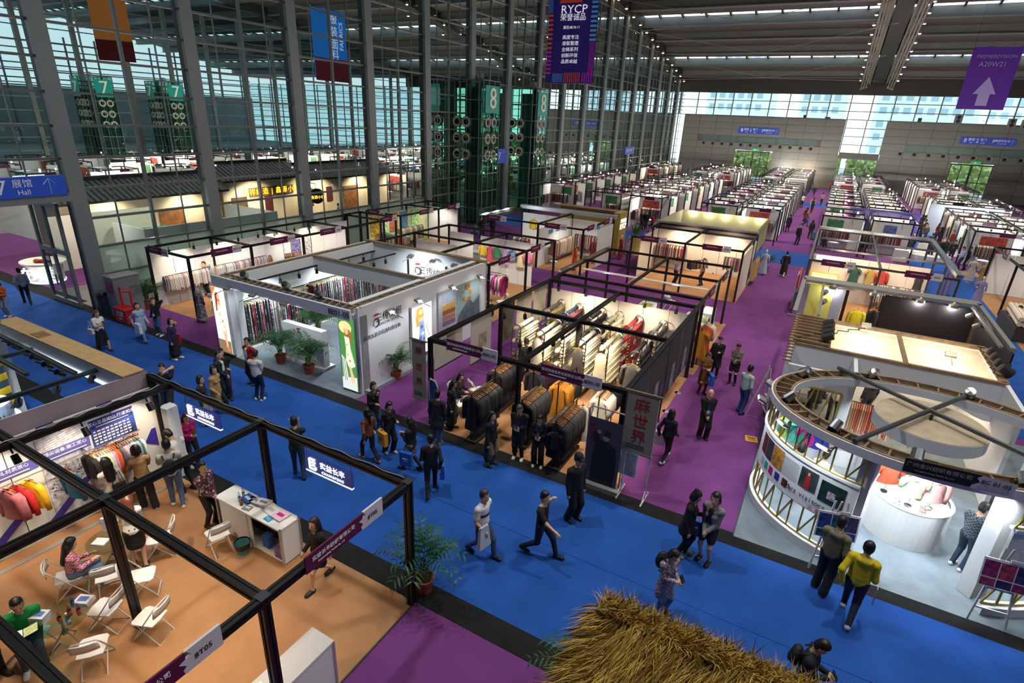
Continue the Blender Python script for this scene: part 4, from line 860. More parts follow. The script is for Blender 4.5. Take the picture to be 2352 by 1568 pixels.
    for mid,nm,mm,off in((1,{'tee':'shirt','long':'top','coat':'coat','jacket':'jacket','hoodie':'hoodie','vest':'top'}[tk],tm or mat(top,.85,noise=.1,scale=12),.006),(2,{'skirt':'skirt','long':'long_skirt','shorts':'shorts','boots':'skirt'}.get(bk,'trousers'),bm or mat(bot,.85,noise=.12,scale=10),.005),(3,'shoes',mat(shoe,.5),.005),(4,'cap' if hair=='cap' else 'hair',hairm if hair!='cap' else mat('#141518',.7),.004),(5,'inner_shirt',mat(inner or '#ffffff',.8),.012)):
        sel=Q[fm==mid]
        if len(sel)==0: continue
        u,inv=np.unique(sel,return_inverse=True); m2=MB(); m2.v=[tuple(x) for x in (V[u]+nrm[u]*off*s)]; m2.f=[tuple(q) for q in inv.reshape(-1,4).tolist()]; m2.m=[0]*len(m2.f)
        ob(nm,m2,mm,t,smooth=True)
    if badge:
        c_=Vector(T(.15,0,.16 if badge is True else badge))*s; n1=Vector(T(.09,.06,.46))*s; n2=Vector(T(.09,-.06,.46))*s; q1=Vector(T(.15,.02,.3))*s
        ob('lanyard',MB().tube([n1,q1,c_,n2] if 0 else [n1,(q1+c_)/2,c_],.006,4).tube([n2,(q1+c_)/2+Vector((0,-.03,0)),c_],.006,4),mat('#2a5fc0',.6),t)
        ob('badge_card',MB().box(c_+Vector((.012,0,-.06)),(.008,.085,.12)),[mat('#cfe2f2',.4)],t)
    t['H']=H; return t
def hand_at(p,hd,x,y,zz,z=0):
    a=rad(hd); return (p[0]+x*cos(a)-y*sin(a),p[1]+x*sin(a)+y*cos(a),zz+z)
def phone(p,hd,lit=False,of='',x=.36,y=0,zz=1.2,z=0):
    t=thing('phone','dark phone held by '+of,'phone',hand_at(p,hd,x,y,zz,z),rad(hd)); ob('case',MB().box((0,0,0),(.015,.075,.15)),INK,t,rot=(0,rad(-35),0)); ob('screen',MB().box((-.009,0,0),(.002,.066,.135)),mat('#8fd0a0' if lit else '#2c3640',.2,emit=1 if lit else .2),t,rot=(0,rad(-35),0)); return t
# ================================================================ stand 8T05, front left
t=thing('shell_booth','open black-framed stand 8T05 with tan carpet at the front','booth',(-9.4,3.2,0))
booth_frame(t,[(-5.5,6.45),(-9.43,6.45),(-13.42,6.45),(-9.4,3.42),(-5.5,3.42),(-5.5,.4),(-9.4,.4)],[((-13.42,6.45),(-5.5,6.45)),((-13.42,3.42),(-5.5,3.42)),((-9.4,.4),(-9.4,6.45)),((-5.5,.4),(-5.5,6.45)),((-12.6,.4),(-12.6,6.45)),((-13.42,1.45),(-5.5,1.45))],w=.13)
for x,y in((-9.4,3.42),(-5.5,3.42),(-9.43,6.45),(-5.5,6.45),(-12.6,3.42)): bx('joint_cap',t,rel(t,x,y,2.905),(.16,.16,.015),mat('#4a4b4b',.4,.6))
panel_wall(t,-13.45,.4,-13.45,6.45,2.42,step=.99); bx('top_rail',t,rel(t,-13.42,3.42,2.5),(.06,6.1,.14),mat('#d8d2c6',.5)); bx('skirting',t,rel(t,-13.41,3.42,.12),(.05,6.1,.2),mat('#dcd6ca',.5))
for y in(6.2,4.95,3.93,2.9,1.9): bx('rail_joint',t,rel(t,-13.385,y,2.5),(.01,.05,.14),mat('#77736a',.5))
for y,rx in((5.84,.5),(4.53,.5),(3.34,.5),(2.2,.5)): spothead(t,-12.6,y,2.8,.6,-pi/2,1.25); lamp('SPOT',(-12.6,y,2.62),55*BOOTH,WARM,.05,(-13.4,y-.1,1.3),85,.7)
for x in(-7.93,-7.56,-7.24,-6.95,-11.84,-11.27): spothead(t,x,3.46,2.8,.5,0,1.3)
for x,y,pw in((-10.7,4.4,75),(-8.5,3.5,80),(-6.8,3.3,75),(-7.7,5.2,28),(-11.9,3.6,24)): lamp('SPOT',(x,y,2.7),pw*BOOTH,WARM,.08,(x,y+.25,0),105,1)
lamp('SPOT',(-7.0,1.6,2.7),40*BOOTH,WARM,.08,(-7,1.8,0),110,1); lamp('SPOT',(-10.6,2.2,2.7),45*BOOTH,WARM,.08,(-11,2.4,0),130,.8)
ob('cable',MB().tube([(-3.2,-2.9+.1*i,2.92+.02*sin(i*1.3)) for i in range(60)],.012,4).tube([(-4.0+.12*i,3.27+.02*sin(i),2.92) for i in range(66)],.012,4),mat('#9a9994',.5),t)
fascia(t,(-5.4,4.86,2.94),pi/2,'实益长丰纺织有限公司','8T05',1.6,.3,sub='Shiyichangfeng Textile Co., Ltd'); fascia(t,(-5.4,1.95,2.94),pi/2,'实益长丰纺织有限公司','8T05',1.6,.3,sub='Shiyichangfeng Textile Co., Ltd')
# printed wall panels
def wallprint(par,x,y0,y1,z0,z1,m,name='printed_panel'): return bx(name,par,rel(par,x,(y0+y1)/2,(z0+z1)/2),(.012,y1-y0,z1-z0),m)
LILAC=mat('#5f62b4',.5,name='lilac_print'); NAVY=mat('#28358c',.5,name='navy_print'); FOG=mat('#c9c9d4',.6,noise=.5,scale=9,name='factory_print')
p=wallprint(t,-13.42,4.96,5.9,1.45,2.28,mat('#3b4ea0',.5,noise=.7,scale=3)); RX=(pi/2,0,pi/2)
wallprint(t,-13.412,4.98,5.88,2.06,2.27,NAVY); text('匠心立品如山,行道如水',.098,WINK,t,rel(t,-13.4,5.43,2.19),RX); bx('print_line',t,rel(t,-13.4,5.43,2.1),(.004,.7,.014),WINK)
for i in range(5):
    for q in range(9): bx('print_dash',t,rel(t,-13.4,5.03+.09*q,1.99-.075*i),(.004,.07 if (q+i)%4 else .045,.036),WINK)
ob('print_chevron',MB().quad((0,-.05,-.05),(0,.45,-.05),(0,.55,.12),(0,.3,.12)),WINK,t,rel(t,-13.4,5.02,1.5))
ob('print_chevron',MB().quad((0,-.05,-.05),(0,.28,-.05),(0,.38,.12),(0,.1,.12)),mat('#e7b9a2',.5,noise=.3,scale=4),t,rel(t,-13.4,5.55,1.5))
p=wallprint(t,-13.42,3.95,4.93,.25,2.3,FOG)
b=MB(); r=random.Random(4)
for i in range(150): y=r.uniform(-.45,.45); z=r.uniform(-.35,.3); b.box((0,y,z),(.004,r.uniform(.01,.05),r.uniform(.008,.025)),rz=0)
o=ob('print_machines',b,mat('#4a4c60',.6),t,rel(t,-13.41,4.45,1.25)); o['kind']='stuff'
for i in range(5): ob('print_line',MB().bar((0,-.45,-.1+.05*i),(0,.45,.02+.06*i),.006),mat('#7d7f90',.6),t,rel(t,-13.41,4.45,2.1))
wallprint(t,-13.41,3.97,4.91,1.72,1.98,LILAC); text('顶尖设备,做工定心',.1,WINK,t,rel(t,-13.4,4.44,1.9),RX); bx('print_line',t,rel(t,-13.4,4.44,1.78),(.004,.78,.02),WINK)
ob('print_ribbon',MB().quad((0,-.75,-.42),(0,-.5,-.42),(0,.5,.42),(0,.25,.42)),mat('#3a2f9c',.5),t,rel(t,-13.405,4.35,.6)); ob('print_ribbon',MB().quad((0,-.75,-.42),(0,-.5,-.42),(0,.5,.42),(0,.25,.42)),mat('#3a2f9c',.5),t,rel(t,-13.405,3.3,.6)); ob('print_ribbon',MB().quad((0,-.2,0),(0,.1,-.2),(0,.1,.3),(0,.0,.3)),mat('#3a2f9c',.5),t,rel(t,-13.405,6.2,1.2))
wallprint(t,-13.41,2.9,3.9,1.72,1.95,LILAC); text('好原料,材质放心',.1,WINK,t,rel(t,-13.4,3.4,1.88),RX); bx('print_line',t,rel(t,-13.4,3.4,1.77),(.004,.7,.02),WINK)
for y in(5.35,4.2,3.1): wallprint(t,-13.4,y-.16,y+.16,2.36,2.6,NAVY,'small_plaque'); bx('print_line',t,rel(t,-13.39,y,2.48),(.006,.14,.05),WINK)
ob('wall_rail',MB().tube([(-3.73,-.3,1.76),(-3.73,2.62,1.76)],.012,6).bar((-4.05,2.6,1.76),(-3.73,2.6,1.76),.02).bar((-4.05,1.5,1.76),(-3.73,1.5,1.76),.02).bar((-4.05,-.2,1.76),(-3.73,-.2,1.76),.02),CHROME,t)
CG=['#5f86b0','#7fb1b0','#b6c7dc','#d8e0a0','#c9c9d8','#d99aa8','#c85a3a','#e05a2a','#4a4448','#6b6468','#c7b7cc','#d79aa0','#8c9eaa','#8a9fae','#d8d2c4','#7a88a0','#3c6e6a','#d0d0d0']
for i,cc in enumerate(CG[::-1]): garment(-13.13,5.72-i*.052,1.755,random.uniform(-.12,.12),'jacket',cc,'pastel hooded jacket on the rail under the blue panel','hooded jackets on the wall rail',.95)
for i,(y,cc,lb) in enumerate(((4.86,'#e6dccf','cream knitted top at the near end of the pastel jacket rail'),(4.79,'#d9cdbb','beige top beside the cream one on the wall rail'),(4.72,'#2c2a2c','black top beside the beige one on the wall rail'))): garment(-13.13,y,1.755,.1,'coat' if i<2 else 'jacket',cc,lb,'knits at the rail end',.9)
for y,cc,lb in((3.62,'#e5b41c','yellow jacket hanging on the left wall rail of 8T05'),(3.42,'#d02a2a','red hoodie between the yellow and pink ones on the left rail'),(3.27,'#b86c74','dusty pink hoodie on the left wall rail, hung before the red one')): garment(-13.13,y,1.755,.25,'jacket',cc,lb,None,1.0)
garment(-13.13,3.2,1.755,.3,'jacket','#a85f68','darker pink jacket behind the dusty pink hoodie','bright hoodies on the left rail'); garment(-13.15,4.28,1.62,.15,'jacket','#1f5f86','petrol blue jacket hung alone on the factory print panel','blue jackets',1.05)
s=ob('floor_strip',MB().box((0,0,0),(.12,6.2,.012)),mat('#8e8c88',.5),t,rel(t,-13.0,3.3,.02))
# hanging light signs
for i,(x0,x1) in enumerate(((-12.15,-10.85),(-8.12,-6.88))):
    s=thing('light_sign','%s hanging blue light sign with white glowing characters on the front beam of 8T05'%('left-hand','right-hand')[i],'sign',((x0+x1)/2,6.45,0))
    ob('panel',MB().box((0,0,2.38),(1.26,.05,.36)),mat('#29429c',.4,emit=.3,noise=.25,scale=2),s); EG=mat('#ffffff',.5,emit=3.2,name='sign_glow')
    ob('glow_strip',MB().box((0,-.0,2.185),(1.26,.06,.025)),EG,s); text('实益长丰',.17,EG,s,(.12,-.032,2.42)); text('CHANGFENG',.085,EG,s,(.12,-.032,2.27),sp=1.25)
    ob('logo',MB().bar((-.5,-.03,2.5),(-.34,-.03,2.5),.03).bar((-.5,-.03,2.5),(-.5,-.03,2.27),.035).bar((-.5,-.03,2.27),(-.34,-.03,2.27),.03).bar((-.34,-.03,2.27),(-.34,-.03,2.33),.03).bar((-.44,-.03,2.43),(-.34,-.03,2.43),.03).bar((-.44,-.03,2.36),(-.36,-.03,2.36),.03),EG,s)
    ob('hanging_wire',MB().tube([(-.6,0,2.56),(-.6,0,2.86)],.006,4).tube([(.6,0,2.56),(.6,0,2.86)],.006,4),DSTEEL,s)
# white corner piece beside the rail
t=thing('end_panel','white rounded end panel beside the left corner post of 8T05','panel',(-13.25,6.62,0)); ob('body',MB().box((0,0,1.0),(.3,.28,2.0)),mat('#e6e8ec',.4),t); ob('blue_edge',MB().lathe([(.0,2.02),(.16,2.0),(.16,1.9)],14),mat('#e6e8ec',.4),t)
# counters, tables, chairs
t=counter(-9.42,6.05,0,2.1,.52,.95,'long white counter covered with leaflets in 8T05',open_=True)
bx('divider',t,(-.05,-.24,.47),(.06,.05,.9),WHITE); bx('clutter',t,(.85,-.05,.2),(.3,.3,.28),mat('#7a6a9a',.8,noise=.6,scale=9)); bx('clutter',t,(.4,-.1,.3),(.2,.15,.3),mat('#2a5aa0',.7))

for i,(x,y,w,d,h,cc,lb,rz) in enumerate(((-9.75,6.1,.3,.22,.06,'#2c4fa0','blue box of leaflets on the long counter',0),(-9.55,6.15,.34,.2,.07,'#c9c4bd','stack of grey leaflets beside the blue box',0),(-9.33,6.18,.3,.22,.08,'#d2cdc5','taller stack of leaflets right of the grey one',0),(-9.05,6.15,.32,.28,.03,'#e4e0da','white folder lying on the long counter',0),(-8.72,6.12,.3,.3,.04,'#e9c7d6','pink-printed flat box at the right end of the counter',0),(-9.52,5.92,.2,.14,.02,'#8b8986','grey notepad at the front edge of the counter',0),(-8.86,5.92,.18,.12,.03,'#3aa0d0','crumpled blue wrapper on the counter front',0))):
    o=thing('leaflet_stack',lb,'papers',(x,y,.951),.15*((i%3)-1)); 
    for q in range(max(1,int(h/.02))): ob('sheet',MB().box((random.uniform(-.01,.01),random.uniform(-.01,.01),.01+.02*q),(w,d,.018),rz=random.uniform(-.08,.08)),mat(cc,.5,noise=.15,scale=20),o)
    ob('cover_print',MB().box((0,0,.021+.02*(max(1,int(h/.02))-1)),(w*.6,d*.3,.002)),mat(('#e8e4dc','#777f92','#6b6f7c','#b9b4ac','#c02a80','#f0ece4','#7fc4e2')[i],.5),o)
BOT=None
def bottle(x,y,z,label,cap='#c03038',lab='#c8404a'):
    b=thing('water_bottle',label,'bottle',(x,y,z)); ob('body',MB().lathe([(0,0),(.032,0),(.033,.1),(.03,.13),(.033,.16),(.012,.21),(.012,.225)],10),glass('#d5e6ee',1.2,'pet_plastic'),b); ob('cap',MB().lathe([(.015,.222),(.015,.245),(0,.245)],8),mat(cap,.4),b); ob('wrapper',MB().lathe([(.0335,.05),(.034,.12)],10),mat(lab,.5),b); return b
bottle(-9.92,6.12,.951,'clear bottle standing beside the blue box on the counter','#b04030','#d8d4d0'); bottle(-9.86,5.98,.951,'half full bottle at the front of the counter','#ffffff','#e8e0d0')
o=thing('drink_cup','amber iced drink cup on the long counter','cup',(-9.72,5.92,.951)); ob('cup',MB().lathe([(0,0),(.035,0),(.045,.13)],12),glass('#e8ddc8',1,'cup_plastic'),o); ob('drink',MB().lathe([(0,.005),(.033,.005),(.04,.09),(0,.09)],12),mat('#8a5a1e',.3),o)
o=thing('waste_basket','small teal waste basket with black liner by the long counter','bin',(-9.45,5.62,0)); ob('body',MB().lathe([(0,.0),(.12,0),(.155,.27)],14),mat('#4a8f96',.5),o); ob('liner',MB().lathe([(.14,.1),(.165,.28),(.17,.3),(.15,.23)],14),mat('#1c1c1d',.4),o); ob('grip_dots',MB().lathe([(.143,.12),(.148,.16)],14),mat('#7fc2c4',.5),o)
t=counter(-5.74,3.75,pi/2,1.5,.5,.98,'grey-topped white cabinet at the lower front corner of 8T05'); bx('shelf_top',t,(0,0,.985),(1.5,.5,.012),mat('#c9c7c2',.5))
o=thing('leaflet_stack','loose leaflets lying on the lower front cabinet','papers',(-5.8,3.35,.992)); 
for q in range(3): ob('sheet',MB().box((.05*q,-.04*q,.004+.006*q),(.2,.14,.005),rz=.3*q),PAPER,o)
round_table(-9.97,2.55,'round glass table with bottles at the lower left'); round_table(-11.24,4.0,'round glass table where the woman in white blouse stands')
for i,(x,y,cp,lb,w_) in enumerate(((-9.75,2.75,'#c03038','#c8404a','nearest the seated green man'),(-9.83,2.5,'#c03038','#c8404a','in the middle of the group'),(-9.68,2.56,'#ffffff','#9fb8d8','with a white cap'),(-9.86,2.66,'#c03038','#d04a50','behind the middle one'),(-10.02,2.78,'#3a6ac0','#3a6ac0','with a blue cap'))): bottle(x,y,.737,'water bottle on the lower glass table, '+w_,cp,lb)
for x,y,lb,h,cc in((-10.15,2.35,'tall stack of white catalogues on the lower glass table',.16,'#e4e3e6'),(-9.95,2.92,'white boxed papers at the far side of the lower glass table',.1,'#e2e4ee'),(-11.3,3.85,'papers spread on the glass table by the standing woman',.03,'#eceaf2'),(-11.5,4.15,'upright white sample board on the glass table by the woman',.3,'#e8e9f4')):
    o=thing('catalogue_stack',lb,'papers',(x,y,.738),.5)
    for q in range(max(1,int(h/.03))): ob('sheet',MB().box((0,0,.014+.03*q),(.26,.2,.027) if 'upright' not in lb else (.3,.06,.03),rz=random.uniform(-.06,.06)),mat(cc,.5),o)
    ob('cover_print',MB().box((0,0,h-.004),(.16,.1,.002)),mat('#5a76b8',.5),o)
for x,y,rz,lb in((-9.95,5.42,2.9,'white folding chair beside the long counter bin'),(-10.68,3.61,2.6,'white folding chair left of the middle post, nearest the glass table'),(-10.1,3.92,.9,'white folding chair just left behind the middle post'),(-9.88,3.16,3.6,'white folding chair in front left of the middle post'),(-9.0,3.45,3.5,'white folding chair right of the middle post foot'),(-9.2,2.62,2.5,'white folding chair lowest in the stand, near the bottle table'),(-11.25,3.2,1.1,'white folding chair under the woman in pink check'),(-10.85,4.7,4.0,'white folding chair behind the woman in black skirt'),(-10.3,2.2,.6,'white folding chair under the man in green')): chair(x,y,rz,lb)
palm(-5.5,6.85,'potted areca palm at the front corner post of 8T05',1.15,n=17)
# ================================================================ stand left of 8T05 with grey cloth wall
t=thing('open_stand','stand at the far left with timber-topped header, grey cloth back and sporty display','booth',(-17,4.5,0))
CLOTH=mat('#a3949b',.85,noise=.06,scale=1.2,bump=.1,name='grey_cloth')
panel_wall(t,-13.66,.4,-13.66,6.45,2.9,mat('#d5cfc8',.7),1.2,.08); b=MB(); k=40
for i in range(k+1):
    y=-4.1+6.05*i/k; f=.03*sin(i*.9)+.02*sin(i*.37)
    for z in(1.75,2.3,2.96): b.v.append((3.46+f*(2.96-z),y,z))
for i in range(k):
    for j in range(2): b.f.append((i*3+j,(i+1)*3+j,(i+1)*3+j+1,i*3+j+1)); b.m.append(0)
ob('cloth_cover',b,CLOTH,t,smooth=True)
ob('header',MB().box((.2,1.87,2.75),(6.4,.06,.45)).box((.2,1.45,2.75),(6.4,.05,.45)),mat('#cfd3d6',.5),t); bx('timber_top',t,(.2,1.66,2.99),(6.5,.5,.03),PLY); bx('timber_top',t,(-3.1,-.6,2.99),(.5,4.2,.03),PLY); bx('timber_patch',t,(-.9,1.62,3.01),(.5,.3,.02),WOOD)
ob('lit_edge',MB().box((.2,1.4,2.55),(6.0,.03,.05)),mat('#eaf4ff',.5,emit=2.5),t)
ob('side_header',MB().box((-2.9,-.6,2.75),(.06,4.2,.45)),mat('#cfd3d6',.5),t)
bx('back_wall',t,(-3.1,-.6,1.25),(.08,4.2,2.5),mat('#d6d8da',.6)); bx('right_wall_face',t,(3.2,-1.0,1.25),(.05,5.6,2.5),mat('#2558a6',.6))
for (x0,y0,x1,y1) in((-2.2,1.15,2.1,1.05),(-2.2,.5,1.24,.42),(2.25,-1.3,2.25,1.5),(-.4,-1.5,-.4,1.2)): pole('truss_bar',t,(x0,y0,2.85),(x1,y1,2.85),mat('#3b4650',.4,.5),.09)
for i in range(5): spothead(t,-18.8+.75*i,5.55-.05*i,2.8,.9,.3,1.5)
for i in range(4): spothead(t,-14.75,3.6+.75*i,2.8,.8,1.5,1.5)
for x,y in((-18,5),(-16,4.5),(-17.5,3)): lamp('SPOT',(x,y,2.7),110*BOOTH,COOL,.08,(x,y,0),140,.8)
YEL=mat('#d8b41e',.5,noise=.3,scale=4,name='yellow_print'); pl=bx('striped_backdrop',t,(-2.0,-.3,1.2),(.05,3.0,2.4),mat('#3b4e66',.6),.35)
for i in range(5): bx('yellow_stripe',pl,(.04,0,-.9+.42*i),(.02,3.0,.2),YEL)
o=thing('display_drum','layered white and rainbow display drum with dots in the left stand','stand',(-18.2,4.6,0)); ob('drum',MB().lathe([(0,1.45),(.55,1.45),(.55,1.0),(.68,1.0),(.68,.55),(.75,.55),(.78,.0)],24),mat('#e6e8f0',.4),o); ob('rainbow_band',MB().lathe([(.555,1.4),(.557,1.1)],24).lathe([(.69,.95),(.69,.65)],24),mat('#9fb2dc',.4,noise=.8,scale=2),o)
b=MB()
for i in range(26): a=i*.34; b.box((.563*cos(a),.563*sin(a),1.28-.1*(i%3)),(.03,.03,.03),rz=a)
ob('dots',b,INK,o)
o=thing('poof','round turquoise pouffe in the left stand','seat',(-17.0,5.0,0)); ob('cushion',MB().ball((0,0,.32),(.5,.5,.3),14),mat('#2aa39a',.5),o,smooth=True); ob('seam',MB().lathe([(.5,.31),(.507,.32),(.5,.33)],16),mat('#1c7a74',.5),o); ob('foot',MB().lathe([(.2,0),(.22,.06)],10),INK,o)
o=mannequin(-15.1,5.2,0,'mannequin bust in a pink top near the grey cloth wall','#d86a84',head=False)
o=thing('dark_cushion','dark heap of black cloth bags on the left stand floor','bag',(-15.4,4.4,0)); ob('sack',MB().ball((0,0,.22),(.4,.3,.24),10),mat('#232428',.8),o,smooth=True); ob('tie',MB().ball((.1,0,.45),.07,6),INK,o)
carpet('carpet_white_stand',-20,-16.2,2.5,6.2,mat('#b9c2cc',.6),.02)
# ================================================================ thatched hut, bottom
t=thing('thatched_hut','straw-thatched hut roof at the bottom edge in front of the blue aisle','hut',(.25,4.2,0))
ob('roof_boards',MB().add([(-1.7,1.62,2.75),(1.6,1.62,2.75),(1.9,-1.6,1.75),(-1.75,-1.6,1.75),(-1.7,1.62,2.65),(1.6,1.62,2.65),(1.9,-1.6,1.65),(-1.75,-1.6,1.65)],[(0,3,2,1),(4,5,6,7),(0,1,5,4),(1,2,6,5),(2,3,7,6),(3,0,4,7)]),WOOD,t)
for x in(-1.68,1.6):
    for y in(1.3,-1.4): bx('post',t,(x,y,1.0),(.12,.12,2.0 if y<0 else 2.7),mat('#c49a4e',.6,noise=.2,scale=5))
bx('fascia_plank',t,(-1.74,0,2.1),(.05,3.2,.16),mat('#c49a4e',.6,noise=.2,scale=5),rot=(rad(17),0,0))
rn=np.random.default_rng(5); N=30000
u=rn.uniform(-1.82,1.85,N); v=rn.uniform(0,1,N); y0=1.66-3.2*v; z0=2.78-1.0*v+rn.uniform(0,.1,N)+.06*np.sin(u*5+v*7)
L=rn.uniform(.25,.55,N); an=rn.normal(-.3,.2,N)+np.where(u<-1.5,-.5,0)+.12*np.sin(u*4+v*3); dz=rn.normal(-.2,.16,N)
rim=rn.uniform(0,1,N)<.2; y0=np.where(rim,1.6+rn.uniform(-.15,.1,N),y0); z0=np.where(rim,2.84,z0); an=np.where(rim,rn.normal(2.4,.9,N),an); L=np.where(rim,rn.uniform(.12,.26,N),L); dz=np.where(rim,rn.normal(.25,.35,N),dz)
D=np.stack([np.sin(an),-np.cos(an),dz],1); B0=np.stack([u,y0,z0],1); Tp=B0+D*L[:,None]; w=np.stack([np.cos(an),np.sin(an),rn.normal(0,.5,N)],1)*rn.uniform(.0022,.005,N)[:,None]
mid=(B0+Tp)/2+np.stack([0*u,0*u,.03+0*u],1)
VV=np.stack([B0-w,B0+w,mid+w,Tp,mid-w],1).reshape(-1,3); FF=[tuple(range(5*i,5*i+5)) for i in range(N)]
me=bpy.data.meshes.new('thatch'); me.from_pydata(VV.tolist(),[],FF); me.polygons.foreach_set('material_index',rn.integers(0,4,N).tolist()); me.update()
o=ob('thatch',me,[mat('#b8943a',.7),mat('#9a7a2c',.8),mat('#c9a648',.7),mat('#7d6226',.8)],t,kind='stuff')
palm(-1.95,6.35,'palm half hidden behind the thatched roof edge',.95)
# ================================================================ stand 8E01-05 (printed fabrics)
t=thing('fabric_stand','white stand 8E01-05 with timber-topped walls and lit fashion pictures','booth',(-16,16.2,0))
WSH=mat('#e4e7ea',.6,name='white_board'); TIM=mat('#8d7558',.8,noise=.3,scale=5,name='brown_timber')
def wallbox(x0,y0,x1,y1,z0,z1,m=WSH,name='wall'): return bx(name,t,rel(t,(x0+x1)/2,(y0+y1)/2,(z0+z1)/2),(abs(x1-x0),abs(y1-y0),z1-z0),m)
wallbox(-19.4,12.5,-19.3,20.4,0,3.12); wallbox(-19.4,20.3,-12.5,20.4,0,3.12); wallbox(-12.6,12.5,-12.5,20.4,0,3.12); wallbox(-13.15,12.75,-12.9,20.3,2.3,3.12); wallbox(-18.92,12.75,-18.86,20.3,2.75,3.12)
wallbox(-19.4,12.1,-12.45,12.18,2.8,3.15,name='header'); wallbox(-19.0,12.68,-12.9,12.74,2.8,3.12,name='header'); wallbox(-18.9,16.5,-13.12,16.56,2.5,3.12,name='header')
wallbox(-19.4,12.12,-18.6,12.6,0,2.8,name='pillar'); wallbox(-13.4,12.56,-12.5,12.9,0,2.8,name='pillar'); wallbox(-18.6,12.4,-18.5,12.65,0,2.8,name='pillar')
wallbox(-12.5,12.6,-12.3,16.5,0,.14,mat('#9aa1a6',.7),'plinth')
for i in range(22): bx('timber_rung',t,rel(t,-19.2+.31*i,12.43,3.1),(.05,.55,.05),TIM,rad(18))
for y in(12.22,12.64): bx('timber_rail',t,rel(t,-15.95,y,3.09),(6.9,.06,.06),TIM)
for i in range(14): bx('timber_rung',t,rel(t,-12.75,12.9+.56*i,3.09),(.4,.06,.05),TIM)
for x in(-12.62,-12.9,-19.25,-18.95): bx('timber_rail',t,rel(t,x,16.5,3.09),(.06,7.6,.06),TIM)
bx('timber_rail',t,rel(t,-15.95,20.3,3.15),(6.9,.25,.06),TIM); bx('timber_rail',t,rel(t,-15.95,16.53,3.15),(6,.16,.04),TIM); bx('black_edge',t,rel(t,-13.0,16.5,2.6),(.05,7.4,.3),BLACK); bx('lamp_track',t,rel(t,-18.7,16.5,2.75),(.06,7.2,.06),BLACK); bx('lamp_track',t,rel(t,-17.6,18.6,2.75),(.06,3.4,.06),BLACK)
for i in range(7): spothead(t,-18.7,13.6+.95*i,2.75,0,0,1.2)
for i in range(4): spothead(t,-17.6,17.2+.8*i,2.75,0,0,1.2)
for x in(-16.8,-14.6,-13.5): wallbox(x-.03,20.22,x+.03,20.3,.3,2.6,BLACK,'black_joint')
for x in(-18.4,-17.0,-15.4): flood(t,x,12.02,2.85,pi)
for y in(13.6,15.1,17.2,19.2): flood(t,-12.1,y,2.8,pi/2*-1)
for x in(-18.0,-15.8,-14.2): o=ob('round_flood',MB().lathe([(0,.12),(.12,.1),(.13,-.1),(.1,-.12)],12),CHROME,t,rel(t,x,12.5,3.3),rot=(.9,0,.3)); bx('lamp_yoke',t,rel(t,x,12.5,3.17),(.2,.03,.1),DSTEEL)
for x in(-16.5,-15.2,-14.0): flood(t,x,20.05,2.8,pi)
text('8E01-05',.28,INK,t,rel(t,-12.93,12.09,2.97))
def logo(p,rot,s,right=None):
    o=ob('logo_mark',MB().lathe([(.16,-.01),(.24,-.01)],18,a0=-.6*pi,a1=.75*pi).lathe([(.17,-.01),(.22,-.01)],12,a0=.85*pi,a1=1.25*pi),mat('#3c3c42',.5),t,p,rot=rot); o.scale=(s,s,s)
    q=ob('logo_red',MB().quad((-.18,.36,.0),(.12,.36,.0),(.2,.46,.0),(-.1,.46,.0)),mat('#b0203a',.5),t,p,rot=rot); q.scale=(s,s,s)
logo(rel(t,-16.2,13.14,1.15),(pi/2,0,0),.62); text('三传纺织',.34,INK,t,rel(t,-16.1,13.14,.82)); text('SANCUN TEXTILE',.11,INK,t,rel(t,-16.1,13.14,.6))
wallbox(-17.1,13.16,-15.0,13.42,0,1.52,name='logo_wall'); wallbox(-17.2,13.0,-14.9,13.6,0,.12,name='logo_plinth')
R_=(pi/2,0,pi/2)
logo(rel(t,-12.46,13.3,2.4),R_,.7); text('三传纺织',.34,INK,t,rel(t,-12.47,13.95,2.52),R_); text('SANCUN TEXTILE',.13,INK,t,rel(t,-12.47,13.95,2.3),R_); text('品牌女装印花面料供应商',.17,INK,t,rel(t,-12.47,13.6,1.98),R_)
logo(rel(t,-16.2,20.2,2.15),(pi/2,0,0),.8); text('三传纺织',.4,INK,t,rel(t,-15.3,20.2,2.2)); text('SANCUN TEXTILE',.15,INK,t,rel(t,-15.3,20.2,1.95)); text('品牌女装印花面料供应商',.2,INK,t,rel(t,-15.5,20.2,1.65))
